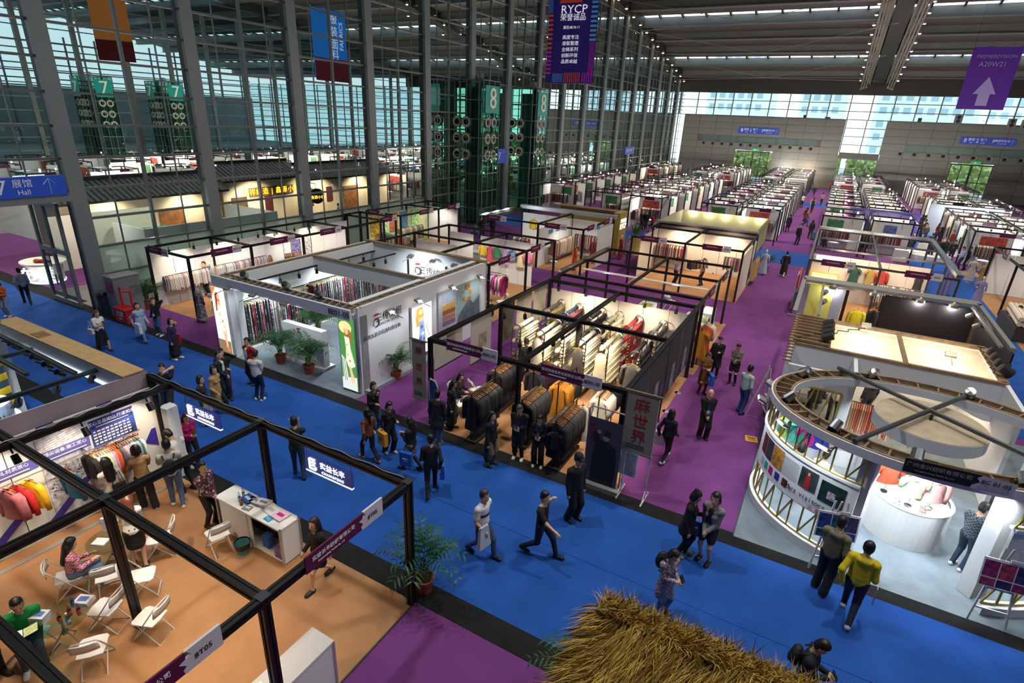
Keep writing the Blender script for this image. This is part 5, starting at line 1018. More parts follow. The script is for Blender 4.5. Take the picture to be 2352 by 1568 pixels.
# lit fashion pictures: flat printed figures, back-lit
def litpic(par,p,rz,w,h,bg,layers,glow=1.6):
    o=ob('light_box',MB().box((0,0,0),(w+.06,.1,h+.06)),mat('#c9ccd0',.4,.4),par,p,rz); bx('picture',o,(0,-.056,0),(w,.006,h),mat(bg,.5,emit=glow,noise=.2,scale=2.5,name='picture_print'))
    for i,(cc,pts) in enumerate(layers): ob('print_shape',MB().quad(*[((x-.5)*w,-.061-.0015*i,(z-.5)*h) for x,z in pts]),mat(cc,.5,emit=glow*.75,name='picture_print'),o)
    return o
def oval(cx,cz,rx,rz,n=12,a0=0,a1=2*pi): return [(cx+rx*cos(a0+(a1-a0)*i/n),cz+rz*sin(a0+(a1-a0)*i/n)) for i in range(n)]
SK='#e8b48c'
litpic(t,rel(t,-19.02,12.07,1.46),0,.74,2.6,'#f0ead8',[('#8a7352',[(0,0),(1,0),(1,.2),(0,.2)]),('#c98a3a',[(.0,.84),(.4,1),(0,1)]),('#a8401a',oval(.42,.83,.2,.1)),('#a8401a',[(.25,.9),(.42,.86),(.35,.66),(.2,.62)]),(SK,oval(.52,.86,.12,.05)),(SK,[(.4,.8),(.62,.8),(.66,.72),(.36,.7)]),('#f7f0d4',[(.36,.74),(.7,.73),(.95,.4),(.6,.3),(.25,.42)]),('#d8b040',oval(.45,.6,.05,.02)),('#b05030',oval(.62,.5,.05,.02)),('#d8b040',oval(.7,.42,.05,.02)),(SK,[(.5,.34),(.68,.34),(.78,.12),(.68,.1)]),(SK,[(.72,.36),(.86,.38),(.7,.08),(.62,.08)]),('#c08040',[(.6,.1),(.82,.1),(.95,.03),(.75,.03)])])
litpic(t,rel(t,-13.0,12.5,1.4),0,.68,2.62,'#3f7a3a',[('#cfd6cc',[(0,0),(1,0),(1,.2),(0,.16)]),('#eee8de',[(.05,.48),(.3,.42),(.45,.1),(.15,.12)]),('#5c6660',[(.08,.45),(.13,.44),(.25,.12),(.2,.12)]),('#5c6660',[(.2,.44),(.25,.43),(.36,.12),(.31,.12)]),('#e6d892',oval(.42,.87,.42,.085)),('#a85c28',[(.35,.85),(.72,.85),(.8,.68),(.6,.62),(.34,.72)]),(SK,oval(.5,.82,.13,.045)),('#f4ecc8',[(.34,.75),(.66,.74),(.7,.6),(.95,.36),(.55,.3),(.35,.42),(.4,.6)]),('#d8a03a',oval(.5,.5,.06,.015)),('#c05a3a',oval(.62,.42,.06,.015)),('#8aa040',oval(.5,.64,.05,.012)),(SK,[(.5,.34),(.66,.34),(.92,.12),(.85,.1)]),(SK,[(.55,.32),(.68,.32),(.75,.1),(.68,.1)])])
litpic(t,rel(t,-12.42,15.64,1.47),pi/2,1.15,1.95,'#f4f4f4',[('#c8923e',[(.22,.95),(.5,.97),(.58,.8),(.5,.62),(.2,.58),(.14,.75)]),(SK,oval(.42,.86,.1,.06)),(SK,[(.3,.76),(.56,.76),(.6,.66),(.32,.64)]),('#7f98bb',[(.3,.68),(.56,.68),(.62,.5),(.66,.2),(.24,.2),(.34,.5)]),('#3f5f8c',oval(.45,.56,.06,.04)),('#dfe6ee',oval(.5,.42,.07,.03)),('#3f5f8c',oval(.38,.34,.06,.04)),('#3f5f8c',oval(.56,.3,.05,.04)),(SK,[(.58,.64),(.66,.62),(.9,.32),(.82,.3)])])
o=ob('wall_picture',MB().box((0,0,0),(3.1,.05,1.75)),mat('#b9bfc6',.5,noise=.25,scale=1.2,name='mountain_print'),t,rel(t,-12.46,18.3,1.75),pi/2)
for i,cc in enumerate(('#a9bccb','#a9bccb','#c79a3e','#96602c','#b08072','#8c7090')): bx('colour_band',o,(-.85,-.03,.62-.23*i),(.85,.01,.19 if i!=1 else .05),mat(cc,.5))
ob('print_mountain',MB().quad((-.3,-.035,-.8),(1.45,-.035,-.8),(1.4,-.035,.1),(.9,-.035,-.15),(.55,-.035,.15),(.3,-.035,-.1),(-.2,-.035,-.45)),mat('#5f6c74',.6,noise=.4,scale=3),o); bx('colour_band',o,(.55,-.028,0),(1.75,.01,1.7),mat('#9db8b4',.5,noise=.1))
b=MB(); r=random.Random(3)
for i in range(14): b.lathe([(0,-.05),(r.uniform(.06,.1),-.05)],7)
for i in range(14):
    dx,dz=r.uniform(.1,.75),r.uniform(.05,.75)
    for q in range(14): k=i*14+q; b.v[k]=(b.v[k][0]+dx,-.045-.001*i,b.v[k][1]+dz)
ob('print_blossom',b,mat('#d4842a',.6),o)
# hanging fabric lengths: each a thing of its own
FC=['#2b3f44','#5a2030','#7a7468','#2a2a33','#8a8c90','#6a1f2a','#3c3a52','#9c9a94','#20242c','#5c4a5e','#7c2030','#44504c','#1d1f26','#a09888','#6c2436','#30303a']
FMS=[mat(cc,.85,kind=('floral','spot','stripe','check','floral',None)[i%6],noise=.5,scale=(14,22,30,26,20,8)[i%6],name='printed_cloth') for i,cc in enumerate(FC)]; HCRM=mat('#d8d0ac',.5,name='cream_hanger')
SWA=None
def swatch(x,y,z,rz,m,label,group,h=1.5,w=.5):
    global SWA
    if SWA is None:
        b=MB(); n=7
        for j,(zz,sp) in enumerate(((0,.6),(-.05,.95),(-.6,1),(-1.5,1.05))):
            for i in range(n): b.v.append(((-.25+.5*i/(n-1))*sp,.022*sin(i*2.1+j)+.02,zz-.05))
            for i in range(n): b.v.append(((.25-.5*i/(n-1))*sp,-.02+.014*sin(i*2.3+j),zz-.05))
        for j in range(3):
            for i in range(2*n): b.f.append((j*2*n+i,j*2*n+(i+1)%(2*n),(j+1)*2*n+(i+1)%(2*n),(j+1)*2*n+i)); b.m.append(0)
        SWA=(b.mesh('cloth',True),MB().box((0,0,-.04),(.44,.05,.06)).tube([(0,0,0),(0,.02,.03),(0,0,.05)],.006,4).mesh('hanger'))
    o=thing('fabric_length',label,'fabric',(x,y,z),rz,group); o.scale=(w/.5,1,h/1.5); ob('cloth',SWA[0],m,o); ob('hanger',SWA[1],HCRM,o); return o
def fabric_run(x0,y0,x1,y1,z,n,label,group,h=1.5,w=.5,off=0):
    a=math.atan2(y1-y0,x1-x0)
    for i in range(n): u=(i+.5)/n; swatch(x0+(x1-x0)*u,y0+(y1-y0)*u,z,a+pi/2+random.uniform(-.15,.15),FMS[(i*7+off)%16],label,group,h,w)
    bx('fabric_rail',t,rel(t,(x0+x1)/2,(y0+y1)/2,z+.06),(math.hypot(x1-x0,y1-y0),.03,.03),BLACK,a)
fabric_run(-18.85,12.8,-18.85,15.9,1.95,30,'printed fabric length, near half of the left wall in 8E01-05','fabric lengths, left wall near half',1.55)
fabric_run(-18.85,16.1,-18.85,19.8,1.98,32,'printed fabric length, far half of the left wall in 8E01-05','fabric lengths, left wall far half',1.6,off=5)
fabric_run(-18.3,19.95,-13.2,19.95,1.35,40,'printed fabric length on the back wall of 8E01-05','fabric lengths, back wall',1.2,.4,off=3)
wallbox(-19.2,12.7,-18.5,20.2,0,.22,mat('#c9ced2',.6),'low_plinth')
for x,y,pw,cl,a in((-18.2,14,150,COOL,(-19,14,1)),(-18,17.5,150,COOL,(-19,17.5,1)),(-15.5,15,170,COOL,(-15.5,14.4,0)),(-15.8,18.6,170,COOL,(-15.8,20.3,1.4)),(-13.8,18,110,COOL,(-14,18,0))): lamp('SPOT',(x,y,2.7),pw*BOOTH,cl,.08,a,130,.8)
for x in(-18.0,-16.4,-14.8): lamp('SPOT',(x,11.7,2.9),26*BOOTH,COOL,.06,(x,12.5,1.4),110,.8)
for y in(13.6,15.1,17.2,19.2): lamp('SPOT',(-11.9,y,2.85),34*BOOTH,COOL,.06,(-12.6,y,1.6),100,.8)
palm(-16.83,12.72,'potted palm left of two in front of the 8E01-05 logo wall',1.15,n=20); palm(-15.25,12.66,'potted palm right of two in front of the 8E01-05 logo wall',1.2,n=20); palm(-12.38,14.1,'potted palm by the lettered right wall of 8E01-05',1.05,n=18); palm(-17.5,15.2,'tall palm inside stand 8E01-05 before the fabrics',1.3)
# shell chairs and table inside
def shell_chair(x,y,rz,label):
    o=thing('shell_chair',label,'chair',(x,y,0),rz); ob('seat_shell',MB().lathe([(.0,.44),(.2,.45),(.24,.52),(.22,.6)],12,sy=.95).add([(-.2,-.2,.5),(-.2,.2,.5),(-.26,.17,.85),(-.26,-.17,.85),(-.23,-.2,.5),(-.23,.2,.5),(-.29,.17,.85),(-.29,-.17,.85)],[(0,1,2,3),(7,6,5,4),(3,2,6,7),(0,3,7,4),(1,5,6,2)]),CHW,o)
    for a in range(4): ob('leg',MB().tube([(.1*cos(a*pi/2+.8),.1*sin(a*pi/2+.8),.44),(.22*cos(a*pi/2+.8),.22*sin(a*pi/2+.8),0)],.012,5),CHROME,o)
round_table(-14.0,14.5,'white meeting table inside stand 8E01-05',.5,False)
for x,y,rz,lb in((-14.75,14.5,0,'left of the table'),(-14.1,15.25,-1.5,'behind the table'),(-13.4,14.0,2.4,'right of the table'),(-13.9,13.7,1.7,'nearest the aisle')): shell_chair(x,y,rz,'white shell chair in 8E01-05, '+lb)
# ================================================================ stand 8D01-05 (linen)
t=thing('linen_stand','black-framed stand 8D01-05 filled with fabric rolls and clothes racks','booth',(-6.4,16.3,0))
booth_frame(t,[(-9.4,12.25),(-6.4,12.25),(-3.4,12.25),(-9.4,16.38),(-6.4,16.38),(-3.4,16.38),(-9.4,20.4),(-3.4,20.4)],[((-9.4,12.25),(-3.4,12.25)),((-9.4,16.38),(-3.4,16.38)),((-9.4,20.4),(-3.4,20.4)),((-9.4,12.25),(-9.4,21.5)),((-6.4,12.25),(-6.4,20.4)),((-3.4,12.25),(-3.4,21.5))],w=.12)
panel_wall(t,-9.4,20.45,-3.4,20.45,2.5,mat('#d8cdbd',.7,name='cream_panel'))
fascia(t,(-7.9,12.17,2.88),0,'深圳市麻世界有限责任公司','8D01-05',1.7,.33); fascia(t,(-4.85,12.17,2.88),0,'深圳市麻世界有限责任公司','8D01-05',1.7,.33)
LIN=mat('#9b8f7c',.9,noise=.08,scale=12,name='linen_cloth'); INKRED=mat('#a01d1d',.8,name='red_brush')
for x,z0,z1,w,lb in((-9.72,.85,2.8,.5,'left'),(-2.9,1.32,3.0,.78,'right')):
    o=ob('linen_banner',MB().box((0,0,(z0+z1)/2),(w,.015,z1-z0)),LIN,t,rel(t,x,12.1,0)); bx('rod',o,(0,0,z1),(w+.14,.04,.04),mat('#8a7a5c',.6)); bx('rod',o,(0,0,z0),(w+.06,.04,.04),mat('#8a7a5c',.6))
    for i,ch in enumerate('麻世界'): text(ch,w*.52,INKRED,o,(0,-.012,z1-.36-(z1-z0)*.26*i))
    for i in range(3): bx('small_print',o,(-.05,-.01,z0+.13+.05*i),(w*.6,.004,.014),INK)
GHOST=glass('#e9e4da',.1,'sheer_linen',.72)
for y0,y1,z0 in((12.5,14.0,1.72),(14.5,15.8,1.16)):
    o=ob('hung_sheer',MB().box((0,0,(z0+2.85)/2),(.012,y1-y0,2.85-z0)),GHOST,t,rel(t,-9.45,(y0+y1)/2,0)); bx('rod',o,(0,0,z0),(.04,y1-y0,.04),INK); bx('faint_print',o,(.008,.1,z0+.7),(.004,.5,.5),mat('#a79a86',.8,noise=.5,scale=3))
for y0,y1,z0,cc in((16.45,17.5,1.3,'#6b6258'),(17.6,18.9,1.2,'#b7ab96'),(19.0,20.2,1.2,'#c9c0a4')): bx('hung_panel',t,rel(t,-9.45,(y0+y1)/2,(z0+2.8)/2),(.015,y1-y0-.1,2.8-z0),mat(cc,.9,noise=.2,scale=2))
DARKC=mat('#33343b',.8,noise=.3,scale=1.5,name='dark_portrait_cloth')
for y0,y1,z0 in((12.5,14.2,1.1),(14.3,16.2,1.0),(16.5,18.0,.9),(18.1,19.7,.9)):
    o=ob('hung_portrait',MB().box((0,0,(z0+2.8)/2),(.015,y1-y0,2.8-z0)),DARKC,t,rel(t,-3.33,(y0+y1)/2,0)); ob('print_figure',MB().quad((.012,-.25,z0+.05),(.012,.25,z0+.05),(.012,.18,z0+.9),(.012,-.18,z0+.9)).lathe([(0,.012),(.12,.012)],10),mat('#8f8b8e',.7,noise=.5,scale=5),o) 
    o2=bx('plum_print',o,(.01,y1-y0-1.15,z0+.35),(.006,.4,.35),mat('#5b3a6e',.7))
for x,y,z in((-7.3,13.9,2.8),(-6.5,14.6,2.8),(-6.5,15.3,2.8),(-9.0,15.9,2.8),(-8.4,16.3,2.8),(-4.4,16.3,2.8),(-3.9,16.3,2.8)): spothead(t,x,y,z,.5,.4,1.2)
for i in range(5): spothead(t,-8.9+1.2*i,20.3,2.8,-.6,0,1.1)
flood(t,-9.1,12.5,2.85,2.2)
for x,y,a,pw in((-8.2,17,(-8.2,18.5,1),130),(-6.9,15.9,(-7.2,17.2,.8),190),(-5.8,15.9,(-5.9,17.3,.8),190),(-4.6,16,(-4.6,17.4,.8),120),(-7.6,19.2,(-7.6,20.4,1.2),90),(-5.2,19.2,(-5.2,20.4,1.2),90),(-8,13.5,(-7.6,13.8,0),85),(-5.8,13.5,(-5.6,13.8,0),95),(-4.2,13.4,(-4,13.6,0),80)): lamp('SPOT',(x,y,2.75),pw*BOOTH,(1,.86,.66),.06,a,120,.8)
# roll racks
RM=None; RENDM=None
LINENS={'cream':('#d8c7a0','#e0d2ae'),'pale':('#e6dcc2','#d6c8a6'),'red':('#a0141c','#8a0f18'),'dark':('#2a2a30','#1e2026','#454038'),'mix':('#28304a','#6b1f30','#8f8066','#2a2a2e'),'grey':('#8c857a','#3c3a38','#a39a88'),'gold':('#6a6350','#9a8246','#3f4148')}
def roll(x,y,z,a,L,cc,label,group):
    global RM,RENDM
    if RM is None: RM=MB().tube([(-.5,0,0),(.5,0,0)],.078,12).mesh('cloth_roll',True); RENDM=MB().tube([(-.54,0,0),(.54,0,0)],.022,8).mesh('core_tube')
    o=thing('fabric_roll',label,'fabric roll',(x,y,z),a,group); m=ob('cloth',RM,mat(cc,.8,noise=.12,scale=12),o); m.scale=(L,1,1); k=ob('core_tube',RENDM,mat('#b79a70',.8),o); k.scale=(L,1,1)
def roll_rack(x,y,L,kind,label,n=12,h=2.2,dress=None):
    o=thing('roll_rack','chrome arched rack holding '+label,'rack',(x,y,0))
    for s in(-1,1):
        b=MB(); b.tube([(-.17,s*L/2,.02),(-.17,s*L/2,h-.2)]+[(-.17*cos(a),s*L/2,h-.2+.17*sin(a)) for a in(.5,1.05,1.57,2.1,2.64)]+[(.17,s*L/2,h-.2),(.17,s*L/2,.02)],.02,8); ob('arch_frame',b,CHROME,o)
        [ob('cross_bar',MB().bar((-.17,s*L/2,zz),(.17,s*L/2,zz),.03),CHROME,o) for zz in(.5,1.3)]
    ob('base_bar',MB().bar((0,-L/2,.08),(0,L/2,.08),.05),CHROME,o)
    cs=LINENS[kind]
    for i in range(n): roll(x+.11+.02*(i%2),y,.25+(h-.42)*i/n,pi/2,L,cs[i%len(cs)],'roll on the rack of '+label,'rolls on the rack of '+label)
    roll(x-.1,y,h-.22,pi/2,L,cs[0],'roll on the rack of '+label,'rolls on the rack of '+label)
    for i in range(3): roll(x-.12,y,.5+.5*i,pi/2,L,cs[-1],'roll on the rack of '+label,'rolls on the rack of '+label)
for x,y,k,lb in((-8.75,19.5,'gold','olive rolls, back left corner'),(-7.95,19.5,'mix','wine and dark rolls, back wall'),(-6.95,19.5,'dark','black rolls, back wall middle'),(-6.25,19.5,'cream','golden cream rolls at the back wall'),(-5.45,19.5,'red','bright red rolls'),(-4.5,19.5,'grey','silver-grey rolls, back right'),(-8.8,17.2,'pale','cream rolls, front row leftmost'),(-7.85,17.2,'cream','cream rolls, front row second'),(-7.1,17.2,'pale','cream rolls, front row third'),(-6.3,17.2,'pale','cream rolls right of the middle post'),(-5.5,17.2,'cream','brightest cream rolls, front row'),(-4.45,17.3,'dark','dark navy rolls, front right')): roll_rack(x,y,1.4,k,lb,14)
for x,y,cc,lb in((-7.85,16.3,'#cfc3ae','ecru dress on the end of the second front roll rack'),(-6.3,16.3,'#3a3430','dark bag-like dress on the roll rack by the middle post'),(-5.5,16.3,'#d8c9a6','long linen dress with hood on the brightest roll rack'),(-4.45,16.4,'#55534f','grey jacket on the end of the dark roll rack')): garment(x,y,2.05 if cc!='#55534f' else 1.9,0,'long' if cc!='#55534f' else 'coat',cc,lb,'dresses on the roll rack ends',1.15)
# clothes racks
DK=['#1a1a1d','#222226','#2a2a2c','#17181a','#2e2c30']; n8='8D01-05'
for (x,y,L,h,cols,kinds,lb,n) in((-7.75,12.6,1.35,1.62,DK+['#2f3a36'],['coat'],'front left rack in '+n8,15),(-8.1,14.55,1.45,1.62,DK+['#4a2030','#2c3350'],['coat','jacket'],'back left rack in '+n8,16),(-7.05,15.1,1.3,1.62,['#23232a','#3a2a5a','#1e1e22','#6a1a22','#26262c'],['jacket'],'middle back rack in '+n8,13),(-6.4,13.2,1.4,1.6,DK,['coat'],'middle front rack in '+n8,15),(-5.1,12.75,1.5,1.58,DK+['#26241f'],['coat'],'front right rack in '+n8,17)):
    rack(x,y,pi/2,L,h,'rack with dark base board, '+lb); hang_row(x,y,pi/2,L,h,n,kinds,cols,'dark garment on the '+lb,'clothes of the '+lb,1.08,jit=.12)
rack(-5.95,14.7,pi/2,1.5,1.66,'rack of mustard coats under the right name board of '+n8); 
for i in range(5): garment(-5.95,14.1+.09*i,1.655,random.uniform(-.1,.1),'coat','#c07c1e','mustard coat under the right name board','mustard coats',1.05)
hang_row(-5.95,14.95,pi/2,.7,1.66,8,['jacket'],['#4a4a42','#3c3c3a','#55544c'],'grey-green jacket behind the mustard coats','grey-green jackets behind the mustard coats')
rack(-4.6,14.6,pi/2,1.5,1.66,'rack of white shirts at the right of '+n8)
for i in range(9): garment(-4.6,14.0+.07*i,1.655,random.uniform(-.1,.1),'shirt','#e6dfcd','white linen shirt on the right rack','white linen shirts',1.05)
hang_row(-4.6,15.0,pi/2,.6,1.66,6,['jacket'],DK,'black jacket behind the white shirts','black jackets behind the white shirts')
garment(-4.9,13.45,1.57,.1,'long','#d9d6cc','long white dress at the far end of the front right rack','white dresses',1.0); garment(-7.75,12.02,1.3,.2,'jacket','#1b1b1d','black hanging garment bag at the near end of the front right rack','garment bags',.8).location=(-5.1,12.05,1.3)
# portrait display, stand and mirror
o=thing('portrait_display','framed cloth portrait of a man in sunglasses at the front corner of 8D01-05','display',(-3.72,12.0,0)); 
bx('base',o,(0,0,.07),(1.1,.3,.14),mat('#8d8f86',.6,noise=.1)); ob('frame',MB().tube([(-.5,.12,.1),(-.5,.12,2.2),(-.42,.12,2.28),(.42,.12,2.28),(.5,.12,2.2),(.5,.12,.1)],.02,8),mat('#b9b9b2',.4,.4),o)
pc=bx('cloth_portrait',o,(0,.0,1.1),(.9,.012,1.9),mat('#4e4252',.7,noise=.1))
for i,(cc,pts) in enumerate((('#1b1a20',[(-.28,-.95),(.36,-.95),(.38,-.2),(.33,.2),(.12,.34),(-.1,.34),(-.22,.2),(-.28,-.2)]),('#1b1a20',[(-.22,.2),(-.1,.3),(-.16,.6),(-.26,.56),(-.34,.4)]),('#b08a70',oval(.06,.5,.1,.15)),('#2a2422',oval(.06,.62,.1,.06)),('#15151a',oval(.02,.53,.055,.04)),('#15151a',oval(.12,.53,.05,.04)),('#b08a70',oval(-.14,.58,.06,.06)))): ob('print_shape',MB().quad(*[(x,-.008-.002*i,z) for x,z in pts]),mat(cc,.7),pc)
for i,ch in enumerate('麻世界'): text(ch,.14,INKRED,pc,(-.33,-.012,.75-.17*i))
o=thing('banner_stand','white metal stand carrying the right linen banner','stand',(-2.85,12.15,0)); ob('uprights',MB().tube([(-.32,0,.05),(-.32,0,2.9)],.022,7).tube([(.32,0,.05),(.32,0,2.9)],.022,7),CHF,o)
for x in(-.32,.32): ob('foot',MB().bar((x,-.35,.03),(x,.35,.03),.04).bar((x,-.3,.03),(x,0,.3),.02).bar((x,.3,.03),(x,0,.3),.02),CHF,o)
bx('back_board',o,(-.3,.25,.75),(.5,.02,.7),mat('#c9d3dc',.5,noise=.3,scale=6))
o=thing('mirror','arched white standing mirror at the front left of 8D01-05','mirror',(-9.15,12.1,0),-.25); ob('frame',MB().tube([(-.2,0,.1),(-.2,-.05,1.5),(-.12,-.06,1.66),(.12,-.06,1.66),(.2,-.05,1.5),(.2,0,.1),(-.2,0,.1)],.025,8),CHF,o); ob('glass',MB().box((0,-.03,.85),(.36,.01,1.45)),mat('#5c6468',.05,.9),o); ob('rear_leg',MB().tube([(-.2,.4,.02),(-.15,0,1.1)],.015,6).tube([(.2,.4,.02),(.15,0,1.1)],.015,6),CHF,o); ob('shelf',MB().bar((-.2,.15,.15),(.2,.15,.15),.03).bar((-.2,.25,.15),(.2,.25,.15),.02),CHF,o)
chair(-8.9,13.2,2.6,'white folding chair by the hanging sheers, front one'); chair(-9.0,14.3,1.0,'white folding chair by the hanging sheers, rear one')
# ================================================================ stand 8C01-05 (round pavilion)
t=thing('round_stand','white oval stand 8C 01-05 with gold struts and timber ring on top','booth',(3,14.45,0))
CX,CY,EA,EB=3.0,14.45,3.2,2.35; GOLD=mat('#b8a24a',.35,.6,name='gold_strut'); WLIT=mat('#eef1f2',.5,name='gloss_white')
def ell(a,k=1.0,d=0): return (EA*k*cos(a)+d*cos(a),EB*k*sin(a)+d*sin(a))
def ring(par,name,a0,a1,d0,d1,z0,z1,m,n=40):
    b=MB()
    for i in range(n+1):
        a=a0+(a1-a0)*i/n
        for d in(d0,d1):
            for z in(z0,z1): p=ell(a,1,d); b.v.append((p[0],p[1],z))
    for i in range(n):
        o=4*i; b.f+=[(o,o+1,o+5,o+4),(o+2,o+6,o+7,o+3),(o+1,o+3,o+7,o+5),(o,o+4,o+6,o+2)]; b.m+=[0]*4
    if abs(a1-a0)<6.2: b.f+=[(0,2,3,1),(4*n,4*n+1,4*n+3,4*n+2)]; b.m+=[0]*2
    return ob(name,b,m,par,smooth=False)
ring(t,'ring_skin',0,2*pi,.04,.1,2.8,3.0,WSH,64); ring(t,'ring_skin',0,2*pi,-.42,-.36,2.8,3.0,WSH,64); ring(t,'timber_deck',0,2*pi,-.36,.04,2.8,2.86,TIM,64); ring(t,'timber_rim',0,2*pi,.0,.06,2.96,3.02,TIM,64); ring(t,'timber_rim',0,2*pi,-.4,-.34,2.96,3.02,TIM,64)
for i in range(44):
    a=2*pi*i/44; p=ell(a,1,-.16); bx('timber_rung',t,(p[0],p[1],2.93),(.44,.04,.14),TIM,math.atan2(sin(a)/EB,cos(a)/EA))
LA=(rad(158),rad(249)); RA=(rad(-64),rad(42))
for a0,a1 in(LA,RA):
    ring(t,'base_curb',a0,a1,-.12,.1,0,.22,WLIT); ring(t,'white_band',a0,a1,-.03,.04,1.0,2.08,WLIT); ring(t,'band_cap',a0,a1,-.1,.07,2.06,2.12,WLIT)
    n=round((a1-a0)*EA/.33); rail=[]
    for zz in(.25,0.98,2.14,2.8): ob('gold_rail',MB().tube([(*ell(a0+(a1-a0)*i/24,1,0),zz) for i in range(25)],.02,5),GOLD,t)
    for i in range(n):
        A0=a0+(a1-a0)*i/n; A1=a0+(a1-a0)*(i+1)/n; p,q=ell(A0),ell(A1)
        for z0,z1 in((.25,.98),(2.14,2.8)):
            if i%2==0: ob('gold_strut',MB().bar((*p,z0),(*q,z1),.035),GOLD,t)
            ob('gold_strut',MB().bar((*q,z0),(*q,z1),.035),GOLD,t)
for px_,py_,w,dp,rz in((1.93,12.48,.28,.34,rad(-20)),(4.4,12.93,.5,.3,rad(47))): bx('pillar',t,rel(t,px_,py_,1.41),(w,dp,2.82),WLIT,rz)
# prints on the left band (outside face)
def onband(a,z,w,h,m,name='band_print',d=.05):
    k=6; b=MB(); 
    ds=[(a+(i/k-.5)*w/2.9) for i in range(k+1)]
    for q in ds:
        for zz in(z-h/2,z+h/2): p=ell(q,1,d); b.v.append((p[0],p[1],zz))
    for i in range(k): b.f.append((2*i,2*i+2,2*i+3,2*i+1)); b.m.append(0)
    return ob(name,b,m,t)
for i,(a,cc,w) in enumerate(((196,'#5a1a22',.32),(203,'#2a3038',.34),(211,'#a8742a',.42))): onband(rad(a),1.7,w,.52,mat(cc,.5,noise=.8,scale=7,name='photo_print'))
for i,(a,cc) in enumerate(((198,'#86c8d6'),(203,'#2aa28e'),(208,'#b01e78'),(213.5,'#22359c'),(219,'#5a3418'))): onband(rad(a),1.25,.17,.2,mat(cc,.5))
for i in range(11): onband(rad(220),1.9-.045*i,.5,.012,mat('#8a8f96',.6))
p_=onband(rad(230),1.7,.42,.5,mat('#3a4440',.5,noise=.6,scale=6,name='photo_print')); onband(rad(230),1.62,.12,.34,mat('#b02a26',.5),d=.056); onband(rad(230),1.84,.05,.08,mat(SK,.5),d=.058); onband(rad(240.5),1.64,.5,.52,mat('#123026',.5,noise=.9,scale=9,name='photo_print')); onband(rad(240.5),1.6,.16,.2,mat('#b8a8b8',.5,noise=.8,scale=20),d=.056)
def bandtext(s_,a0,z,size,m,step):
    for i,ch in enumerate(s_):
        a=a0+step*i; p=ell(a,1,.06)
        if ch!=' ': text(ch,size,m,t,(p[0],p[1],z),(pi/2,0,math.atan2(sin(a)/EB,cos(a)/EA)+pi/2))
bandtext('Mars visitors',rad(221),1.25,.18,INK,rad(1.5)); bandtext('火星',rad(234),1.08,.13,mat('#b04a4a',.6),rad(3.2))
for a,cc in((rad(-35),'#6a5a70'),(rad(-20),'#4a4a58')): onband(a,1.5,.5,.6,mat(cc,.5,noise=.9,scale=8,name='photo_print'))
for i,cc in enumerate(('#8a6a86','#4a5a9c','#6aa07c')): onband(rad(-44+7*i),1.2,.24,.26,mat(cc,.5))
# name sign on the ring
s=thing('x','','x'); del s['label'],s['category']; s.name='name_board'; s.parent=t; s.location=(.05,-EB-.13,3.06); s.rotation_euler=(0,0,rad(4))
bx('black_panel',s,(-.1,0,0),(1.2,.04,.3),INK); ob('pale_tag',MB().quad((.38,-.03,-.16),(1.02,-.03,-.15),(1.04,-.03,.13),(.52,-.03,.15),(.44,-.03,.08),(.5,-.03,0),(.4,-.03,-.08)),TAGW,s); text('广州金兴纺织有限公司',.105,mat('#a8a29a',.6),s,(-.15,-.03,.04)); text('Guangzhou Jinxing Textile Co., Ltd',.045,mat('#a8a29a',.6),s,(-.2,-.03,-.07)); text('8C 01-05',.12,INK,s,(.74,-.04,.03)); text('FASHIONSOURCE',.06,mat('#8a8a96',.6),s,(.72,-.04,-.1))
# crossed tubes and ceiling disc
for a,b_ in(((-1.85,2.05),(2.75,-1.75)),((-1.5,-2.15),(1.1,2.2))): ob('cross_tube',MB().tube([(*a,3.08),(*b_,3.08)],.055,8),mat('#55585a',.4,.6),t)
ob('ceiling_disc',MB().lathe([(0,2.9),(1.12,2.9),(1.12,2.6),(0,2.6)],40,(.1,.3,0)),[WSH],t); ob('disc_top',MB().lathe([(0,2.91),(1.11,2.91)],40,(.1,.3,0)),mat('#b5a68c',.8,noise=.15,scale=4),t); ob('disc_wire',MB().tube([(.1,.3,2.92),(.1,.3,3.05)],.03,5),INK,t)
for i,a in enumerate((150,200,232,262,295,70,110,30)):
    a=rad(a); p=ell(a,1,-.16); o=ob('par_lamp',MB().lathe([(0,.16),(.11,.14),(.12,-.1),(.1,-.1),(.08,0)],12),CHROME,t,(p[0],p[1],3.12),rot=(.8*sin(a),-.8*cos(a),0)); bx('lamp_yoke',t,(p[0],p[1],3.0),(.24,.05,.08),DSTEEL); q=ell(a,.55); lamp('SPOT',(CX+p[0],CY+p[1],2.55),70*BOOTH,COOL,.06,(CX+q[0],CY+q[1],.5),130,.8)
for a in(165,190,215,235): p=ell(rad(a),1,.5); lamp('SPOT',(CX+p[0],CY+p[1],2.9),30*BOOTH,COOL,.06,(CX+ell(rad(a))[0],CY+ell(rad(a))[1],1.3),100,.8); p=ell(rad(a),1,.28); flood(t,CX+p[0],CY+p[1],2.75,rad(a)+pi/2)
lamp('SPOT',(3,13.6,2.5),160*BOOTH,COOL,.1,(3.1,14.2,.9),120,.8); lamp('SPOT',(5,13.5,2.6),90*BOOTH,COOL,.1,(5,13.0,0),130,.8)
